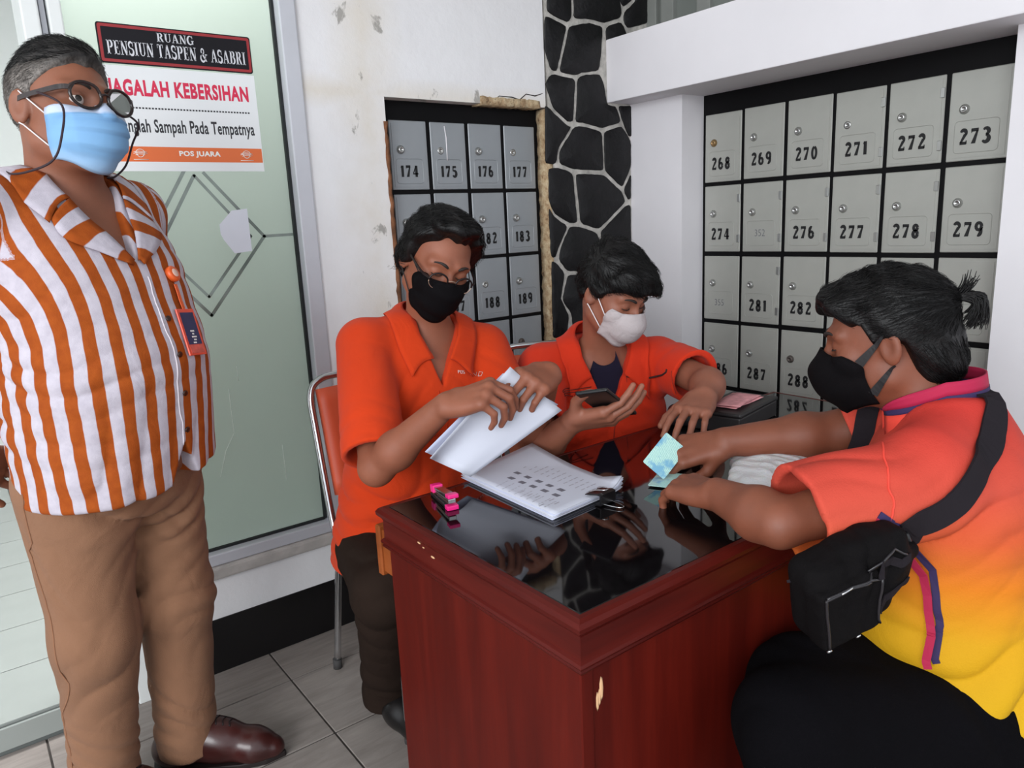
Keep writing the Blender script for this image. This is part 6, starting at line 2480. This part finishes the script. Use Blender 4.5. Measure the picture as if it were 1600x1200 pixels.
# low stool under the customer
st = empty('round_stool', (1.385, 0.43, 0))
tag(st, 'black padded round stool under the man in the sports shirt', 'stool')
M_STOOL = mat('black_vinyl_seat', rgb(18, 17, 18), 0.5)
lathe('seat', [(0.15, 0.36), (0.168, 0.368), (0.172, 0.385), (0.165, 0.40), (0.12, 0.408), (0.001, 0.409)], M_STOOL, st, 32)
for k in range(4):
    a = math.pi / 4 + k * math.pi / 2
    tube('leg', [(0.11 * math.cos(a), 0.11 * math.sin(a), 0.365), (0.165 * math.cos(a), 0.165 * math.sin(a), 0.0)], 0.011, M_CHROME, st, 10)
ringp = [(0.137 * math.cos(a), 0.137 * math.sin(a), 0.18) for a in np.linspace(0, 2 * math.pi, 24, endpoint=False)]
raw('foot_ring', *tube_data(ringp, 0.007, 8, True), M_CHROME, st, True)

# ================================================================ papers
M_PAPER = mat('white_paper', rgb(190, 192, 204), 0.7, var=0.02, scale=3)
M_PAPERB = mat('bluish_white_paper', rgb(188, 192, 214), 0.7, var=0.03, scale=3)
M_PRINT = mat('grey_toner', rgb(104, 102, 112), 0.7)
M_PRINTL = mat('pale_grey_toner', rgb(158, 156, 166), 0.7)
DZ = DESK_Z
K0, K1, K2, K3 = [atZ(x, y, DZ + 0.012)[:2] for x, y in ((722, 738), (865, 803), (972, 757), (832, 702))]   # far left, near, far right, far


def on_stack(u, v):
    """u along the long side (far left to near), v across"""
    a = K0 + (K1 - K0) * u
    b_ = K3 + (K2 - K3) * u
    return a + (b_ - a) * v


stack = empty('paper_stack')
tag(stack, 'clipped stack of printed sheets lying on the black glass desk top', 'papers')
random.seed(21)
nsh = 9
for i in range(nsh):
    top = i == nsh - 1
    z = DZ + 0.0008 + i * 0.0013
    jx, jy = (0, 0) if top else (random.uniform(-0.004, 0.004), random.uniform(-0.003, 0.003))
    g = []
    for u in np.linspace(0, 1, 17):
        row = []
        for v in np.linspace(0, 1, 13):
            p = on_stack(u, v)
            lift = 0
            # curled far corner, and ends flaring beyond the clip
            cu = max(0, (1 - u) * 0.9 + v * 0.55 - 0.98)
            lift += 0.045 * cu ** 1.3 * (0.4 + 0.6 * i / nsh)
            fl = max(0, v - 0.86) * max(0, u - 0.80) * 30
            lift += 0.020 * fl * (0.2 + i / nsh)
            c0 = max(0, 0.06 - u) * max(0, 0.10 - v) * 170
            lift += 0.012 * c0 * (i / nsh)
            row.append((p[0] + jx, p[1] + jy, z + lift))
        g.append(row)
    sheet('sheet', g, M_PAPER if i % 3 else M_PAPERB, stack, 0.0011)
ztop = DZ + 0.0008 + (nsh - 1) * 0.0013 + 0.0008
bm = bmesh.new()


def mark(bm, px, py, w, h, ang_px):
    """a printed mark: centre and direction given on the photo, laid on the top sheet"""
    c = atZ(px, py, ztop)
    e = atZ(px + ang_px[0], py + ang_px[1], ztop)
    d = unit(e - c)
    n_ = np.cross((0, 0, 1), d)
    bm.faces.new([bm.verts.new(c + d * (sx * w / 2) + n_ * (sy * h / 2)) for sx, sy in ((-1, -1), (1, -1), (1, 1), (-1, 1))])


for (x, y) in ((808.7, 739), (824.7, 745.5), (842, 752), (858.7, 758.6), (876.7, 765.4), (799, 747), (816, 753.7), (833, 760), (851, 766.7), (869, 773.5)):
    mark(bm, x, y, 0.017, 0.011, (16, 6.3))
tag(done('print', bm, M_PRINT, stack), kind='stuff')
bm = bmesh.new()
random.seed(4)
for k in range(12):
    f_ = k / 11
    x0, y0 = 822 + 100 * f_, 730 + 38 * f_
    for j in range(3):
        mark(bm, x0 + j * 8 - 2, y0 - j * 3.6, 0.011 + random.uniform(-.003, .004), 0.0028, (18, -8))
for k in range(9):
    f_ = k / 8
    for j in range(4):
        mark(bm, 792 + 75 * f_ - j * 5, 752 + 32 * f_ + j * 2.5, random.uniform(.005, .009), 0.0018, (18, -8))
for (x, y) in ((812, 720), (822, 724), (830, 717), (816, 768), (828, 773), (846, 789), (862, 781), (870, 786), (840, 776)):
    mark(bm, x, y, 0.014, 0.003, (18, -8))
tag(done('print', bm, M_PRINTL, stack), kind='stuff')

# binder clip on the near right edge of the stack
clip = empty('binder_clip')
tag(clip, 'black binder clip with silver wire loops gripping the paper stack', 'clip')
cC = on_stack(1.0, 0.62)
ed = unit(np.append(K1 - K2, 0))            # along the near short edge
acr = unit(np.append(K1 - K0, 0))           # outwards
cm = frame((cC[0], cC[1], DZ + 0.0006), ed, acr)
bm = bmesh.new()
prof = [(-0.013, 0.0150), (-0.012, 0.0170), (0.018, 0.0235), (0.026, 0.0220), (0.026, 0.0020), (0.020, 0.0005), (0.010, 0.0005), (0.0105, 0.0020), (0.0225, 0.0035), (0.0225, 0.0200), (0.017, 0.0205)]
add_prism(bm, [cm @ Vector((-0.021, y, z)) for y, z in prof], (cm.to_3x3() @ Vector((0.042, 0, 0))))
done('body', bm, mat('black_enamel_clip', rgb(14, 13, 15), 0.35), clip)
for (dy, dz, s_) in ((1, 0.004, 1), (-1, 0.024, 1)):
    if dy > 0:
        loop = [(-0.012, 0.024, 0.003), (-0.010, 0.040, 0.0025), (-0.006, 0.056, 0.0025), (0.0, 0.060, 0.0025), (0.006, 0.056, 0.0025), (0.010, 0.040, 0.0025), (0.012, 0.024, 0.003)]
    else:
        loop = [(-0.012, -0.011, 0.0185), (-0.010, 0.006, 0.0255), (-0.006, 0.020, 0.0275), (0.0, 0.024, 0.0280), (0.006, 0.020, 0.0275), (0.010, 0.006, 0.0255), (0.012, -0.011, 0.0185)]
    tube('wire_loop', [cm @ Vector(p) for p in smooth_path(loop, 5)], 0.0011, M_CHROME, clip, 6)


# sheets held up by the clerk in glasses
def curved_sheet(name, label, c, bend, m, n=14):
    """c: four corners; bend: bulge along the normal"""
    c = [np.array(p, float) for p in c]
    nrm = unit(np.cross(c[1] - c[0], c[3] - c[0]))
    g = []
    for u in np.linspace(0, 1, n):
        row = []
        for v in np.linspace(0, 1, n):
            p = (c[0] * (1 - u) + c[3] * u) * (1 - v) + (c[1] * (1 - u) + c[2] * u) * v
            row.append(p + nrm * bend(u, v))
        g.append(row)
    o = sheet(name, g, m, None, 0.0006)
    tag(o, label, 'paper', 'loose sheets in the hands of the clerk in glasses')
    return o


curved_sheet('paper_sheet', 'right hand white sheet with a soft fold held up above the paper stack', [atD(797, 573, 1.500), atD(878, 641, 1.545), atD(737, 746, 1.49), atD(672, 716, 1.44)],
             lambda u, v: 0.018 * math.sin(math.pi * v) * (0.3 + u) + 0.012 * math.sin(2.2 * math.pi * v) * u, M_PAPER)
curved_sheet('paper_sheet', 'left hand white sheet slanting behind in front of the orange polo', [atD(786, 583, 1.515), atD(872, 632, 1.57), atD(728, 738, 1.52), atD(664, 706, 1.47)],
             lambda u, v: 0.015 * math.sin(math.pi * v) * u, M_PAPERB)

# ================================================================ small things on the desk
# mini stapler
stp = empty('mini_stapler')
tag(stp, 'small chrome stapler with bright pink ends at the desk corner', 'stapler')
a_, b_ = atZ(680, 772, DZ), atZ(708, 797, DZ)
sm_ = frame((a_ + b_) / 2, unit(b_ - a_), np.cross((0, 0, 1), unit(b_ - a_)))
M_PINK = mat('hot_pink_plastic', rgb(226, 34, 122), 0.35)
M_DARKP = mat('black_plastic', rgb(20, 19, 21), 0.4)
L2_ = np.linalg.norm(b_ - a_) / 2
box('base', (-L2_, -0.010, 0.0), (L2_, 0.010, 0.005), M_DARKP, stp, bevel=0.0015, M=sm_)
box('anvil', (-L2_ + 0.004, -0.008, 0.005), (L2_ - 0.002, 0.008, 0.0065), M_CHROME, stp, M=sm_)
tilt = sm_ @ Matrix.Translation((-L2_ + 0.006, 0, 0.008)) @ Matrix.Rotation(-0.05, 4, 'Y')
box('magazine', (0, -0.0075, 0.0), (2 * L2_ - 0.008, 0.0075, 0.008), M_CHROME, stp, bevel=0.001, M=tilt)
tilt2 = sm_ @ Matrix.Translation((-L2_ + 0.006, 0, 0.017)) @ Matrix.Rotation(-0.10, 4, 'Y')
box('lever', (0.002, -0.0085, 0.0), (2 * L2_ - 0.004, 0.0085, 0.004), M_CHROME, stp, bevel=0.001, M=tilt2)
box('back_grip', (-0.004, -0.0105, -0.008), (0.014, 0.0105, 0.007), M_PINK, stp, bevel=0.002, M=tilt2)
box('front_grip', (2 * L2_ - 0.016, -0.0105, -0.002), (2 * L2_ + 0.002, 0.0105, 0.006), M_PINK, stp, bevel=0.002, M=tilt2)
box('front_base_grip', (L2_ - 0.014, -0.0115, 0.0), (L2_ + 0.002, 0.0115, 0.009), M_PINK, stp, bevel=0.002, M=sm_)


def m_card():
    t = NT('pale_blue_green_card')
    v = t.coord()
    w = t.n.new('ShaderNodeTexWave')
    w.inputs['Scale'].default_value = 90
    w.inputs['Distortion'].default_value = 6
    t.link(v, w.inputs['Vector'])
    c = t.ramp(w.outputs['Fac'], [(0.2, rgb(150, 196, 190)), (0.8, rgb(188, 222, 214))])
    n = t.noise(v, 40, 3)
    t.base(t.mix(t.ramp(n, [(0.5, (0, 0, 0)), (0.62, (1, 1, 1))]), c, rgb(112, 168, 196)))
    t.set(Roughness=0.3)
    return t.m


M_CARD = m_card()


def card(label, c0, xdir, up, w=0.0856, h=0.054):
    x = unit(xdir)
    y = unit(np.asarray(up, float) - x * (np.asarray(up, float) @ x))
    M = frame(c0, x, y)
    pts = []
    r = 0.0035
    for (cx, cy, a0) in ((w / 2 - r, h / 2 - r, 0), (-w / 2 + r, h / 2 - r, 90), (-w / 2 + r, -h / 2 + r, 180), (w / 2 - r, -h / 2 + r, 270)):
        for q in range(4):
            a = math.radians(a0 + 30 * q)
            pts.append(M @ Vector((cx + r * math.cos(a), cy + r * math.sin(a), 0)))
    bm = bmesh.new()
    add_prism(bm, pts, M.to_3x3() @ Vector((0, 0, 0.001)))
    o = done('identity_card', bm, M_CARD)
    return tag(o, label, 'card')


dC = (RV @ (atZ(1045, 712, 0.80) - CAMP))[2] - 0.012
pA, pB, pC = atD(1042, 684, dC + 0.01), atD(1010, 724, dC - 0.02), atD(1046, 741, dC - 0.02)
card('pale blue green card pinched in the fingers of the man in the sports shirt', atD(1039, 712, dC), pA - pB, pB - pC)
card('pale blue card lying under the near hand of the man in the sports shirt', atZ(1042, 750, DZ + 0.003), (0.9, 0.45, 0), (-0.45, 0.9, 0))

# black cash box with pink notes, dark pouch with a white slip
cb = empty('cash_box')
tag(cb, 'low black cash box on the desk below the numbered mailboxes', 'box')
q0 = atZ(1165, 668, DZ)
cbm = frame((q0[0] + 0.03, q0[1] + 0.05, DZ), (0.97, 0.2, 0), (-0.2, 0.97, 0))
M_CB = mat('black_metal_box', rgb(24, 20, 22), 0.45)
box('tray', (-0.11, -0.06, 0.0), (0.11, 0.06, 0.040), M_CB, cb, bevel=0.004, M=cbm)
box('lid', (-0.112, -0.062, 0.040), (0.112, 0.062, 0.050), M_CB, cb, bevel=0.004, M=cbm)
M_NOTE = mat('pink_banknote', rgb(206, 142, 146), 0.7, var=0.2, scale=60)
random.seed(8)
for i in range(3):
    g = [[(cbm @ Matrix.Rotation(0.12 * (i - 1), 4, 'Z')) @ Vector((x, y, 0.0512 + 0.0022 * i + 0.004 * math.sin(14 * x + i) ** 2)) for y in np.linspace(-0.033, 0.033, 5)] for x in np.linspace(-0.075, 0.075, 12)]
    o = sheet('banknote', g, M_NOTE, None, 0.0006)
    tag(o, ('undermost', 'middle', 'topmost')[i] + ' pink banknote on the black cash box', 'banknote', 'pink banknotes on the cash box')
po = empty('pouch')
tag(po, 'small black pouch with a white slip under the hand of the clerk with the phone', 'pouch')
q1 = atZ(1078, 664, DZ)
pf = Frame((q1[0], q1[1], DZ), (0.75, 0.66, 0))
f_ = Field()
f_.rbox(pf, (0, 0.02, 0.022), (0.055, 0.044, 0.021), 0.018)
f_.disp = wrinkle(None, (1, 0.3, 0.4), 90, 0.002, pf.w(0, 0.02, 0.03), 0.08)
field_obj('body', f_, 0.0035, mat('black_leather_pouch', rgb(22, 20, 24), 0.45, bump=0.2), po)
g = [[pf.w(x, -0.030 + y, 0.034 + 0.012 * math.sin((x + 0.055) / 0.11 * math.pi) + 0.1 * y) for x in np.linspace(-0.055, 0.055, 12)] for y in np.linspace(-0.006, 0.02, 4)]
sheet('slip', g, M_PAPER, po, 0.0008)

# white plastic bag between the customer's arms
bgc = atZ(1215, 742, DZ)
bf = Frame((bgc[0] + 0.03, bgc[1] + 0.02, DZ), (-0.35, 0.94, 0))
f_ = Field()
f_.ell(bf, (0.0, 0, 0.014), (0.175, 0.085, 0.034), 0.02)
f_.ell(bf, (-0.11, 0.01, 0.012), (0.09, 0.05, 0.022), 0.03)
f_.ell(bf, (0.12, 0.0, 0.016), (0.09, 0.09, 0.036), 0.03)
f_.disp = lambda X, Y, Z: 0.0030 * np.sin(46 * X + 22 * Y + 3.5 * np.sin(19 * Y + 11 * X)) + 0.0024 * np.abs(np.sin(38 * Y - 30 * X + 4 * np.sin(23 * X + 9 * Y))) + 0.0012 * np.sin(120 * X + 90 * Y + 5 * np.sin(40 * X))
f_.custom(lambda X, Y, Z: Z - (DZ + 0.0012), bf.w(0, 0, 0) - V3(0.4, 0.4, 0.1), bf.w(0, 0, 0) + V3(0.4, 0.4, 0.003), 0.003, '-')
t = NT('thin_white_plastic')
t.base(rgb(206, 206, 208))
t.set(Roughness=0.4)
t.bsdf.inputs['Subsurface Weight'].default_value = 0.2
t.bsdf.inputs['Subsurface Scale'].default_value = 0.02
t.bump(t.noise(t.coord((1, 1, 2)), 45, 5, 0.6, 1.5), 0.5, 0.006)
o = field_obj('plastic_bag', f_, 0.0036, t.m, None)
tag(o, 'crumpled white plastic bag lying on the desk between the arms of the seated man', 'bag')

# ================================================================ sling bag of the customer
root4, T4, full4, H4 = P4
sb = empty('sling_bag')
tag(sb, 'black sling bag worn across the back of the man in the sports shirt', 'bag')
M_NYL = m_cloth('black_nylon', rgb(16, 14, 15), 0.7, 1000, 0.15, 0.6, 22, 0.0)
M_NYL2 = m_cloth('charcoal_webbing', rgb(38, 34, 38), 0.8, 1400, 0.1, 0.0, 12, 0.0)
c0 = full4.snap(np.array([atD(1378, 955, 1.0)]), 0.036)[0]
n0 = unit(full4.grad(np.array([c0]))[0] + 0.5 * unit(CAMP - c0))
e1 = full4.snap(np.array([atD(1485, 925, 1.0)]), 0.016)[0]
ax_ = unit(e1 - c0)
zz_ = np.cross(ax_, n0)
bagF = Frame(c0, unit(n0 - ax_ * (n0 @ ax_)), zz_ if zz_[2] > 0 else -zz_)
sgn4 = 1 if (bagF.inv(e1)[0] > 0) else -1


def bw(x, y, z):
    return bagF.w(sgn4 * x, y, z)


bx = Field()
bx.rbox(bagF, (-sgn4 * 0.022, -0.004, -0.002), (0.074, 0.034, 0.066), 0.028)
bx.rbox(bagF, (-sgn4 * 0.048, 0.026, -0.010), (0.050, 0.018, 0.046), 0.008, 0.004)
bx.rbox(bagF, (sgn4 * 0.040, 0.0, 0.012), (0.040, 0.026, 0.048), 0.018, 0.016)
bx.cone(bw(0.06, -0.004, 0.004), e1, 0.032, 0.014, 0.02)
bx.disp = folds(wrinkle(None, bagF.d(0.8, 0, 0.6), 70, 0.0035, bw(0.02, 0.03, 0.02), 0.07), wrinkle(None, bagF.d(-0.5, 0, 0.8), 60, 0.003, bw(-0.05, 0.03, 0.03), 0.07, 1))
field_obj('body', bx, 0.0034, M_NYL, sb)
M_ZIP = mat('black_zip', rgb(34, 31, 34), 0.35)
for path in ([(-0.096, -0.052), (-0.096, 0.034), (-0.090, 0.040), (-0.006, 0.038), (0.002, 0.030), (0.004, -0.050)], [(-0.09, 0.050), (-0.02, 0.056), (0.04, 0.050), (0.075, 0.030)]):
    zp = bx.snap(np.array(smooth_path([bw(x, 0.07, z) for x, z in path], 6)), 0.0006)
    tube('zip', zp, 0.0020, M_ZIP, sb, 6)
zq = bx.snap(np.array([bw(-0.070 + 0.007 * k, 0.09, 0.050 + 0.003 * k) for k in range(5)]), 0.002)
tube('zip_pull', zq, 0.0014, M_CHROME, sb, 6)
for zz in (0.030, -0.028):
    wb = bx.snap(np.array([bw(x, 0.07, zz - 0.15 * (x - 0.02)) for x in np.linspace(0.012, 0.088, 12)]), 0.0012)
    band('webbing', wb, 0.012, 0.002, M_NYL2, sb, bx.grad(wb))
for (xx, zz) in ((-0.092, -0.058), (-0.040, -0.060)):
    c_ = bx.snap(np.array([bw(xx, 0.05, zz)]), 0.0006)[0]
    n_ = bx.grad(np.array([c_]))[0]
    lathe('rivet', [(0.004, -0.001), (0.004, 0.001), (0.002, 0.002), (0.0001, 0.002)], M_CHROME, sb, 10, Frame(c_, np.cross(n_, (0.3, 1, 0)), n_).mat())
# strap over the back up to the far shoulder, and around the front to the bag
sp = [e1] + [atD(x, y, d) for x, y, d in ((1535, 882, 0.98), (1568, 820, 1.0), (1580, 760, 1.03), (1577, 705, 1.08), (1555, 655, 1.16), (1525, 618, 1.24))]
sp = np.array(smooth_path(sp, 8))
sp = full4.snap(sp, 0.0045)
band('strap', sp, list(np.interp(np.linspace(0, 1, len(sp)), [0, .15, .6, 1], [0.040, 0.046, 0.044, 0.036])), 0.004, M_NYL2, sb, full4.grad(sp))
sp2 = [sp[-1]] + [T4.w(*p) for p in ((0.11, 0.02, 0.06), (0.12, 0.10, 0.0), (0.06, 0.15, -0.12), (-0.04, 0.18, -0.24))] + [bw(-0.085, -0.01, 0.03)]
sp2 = full4.push(np.array(smooth_path(sp2, 8)), 0.0045)
band('strap', sp2, 0.036, 0.004, M_NYL2, sb, full4.grad(sp2))
bk_ = full4.snap(np.array([atD(x, y, 1.0) for x, y in ((1478, 905), (1496, 938))]), 0.012)
tube('strap_buckle', [bk_[0], bk_[1]], 0.005, mat('black_plastic', rgb(20, 19, 21), 0.4), sb, 8)
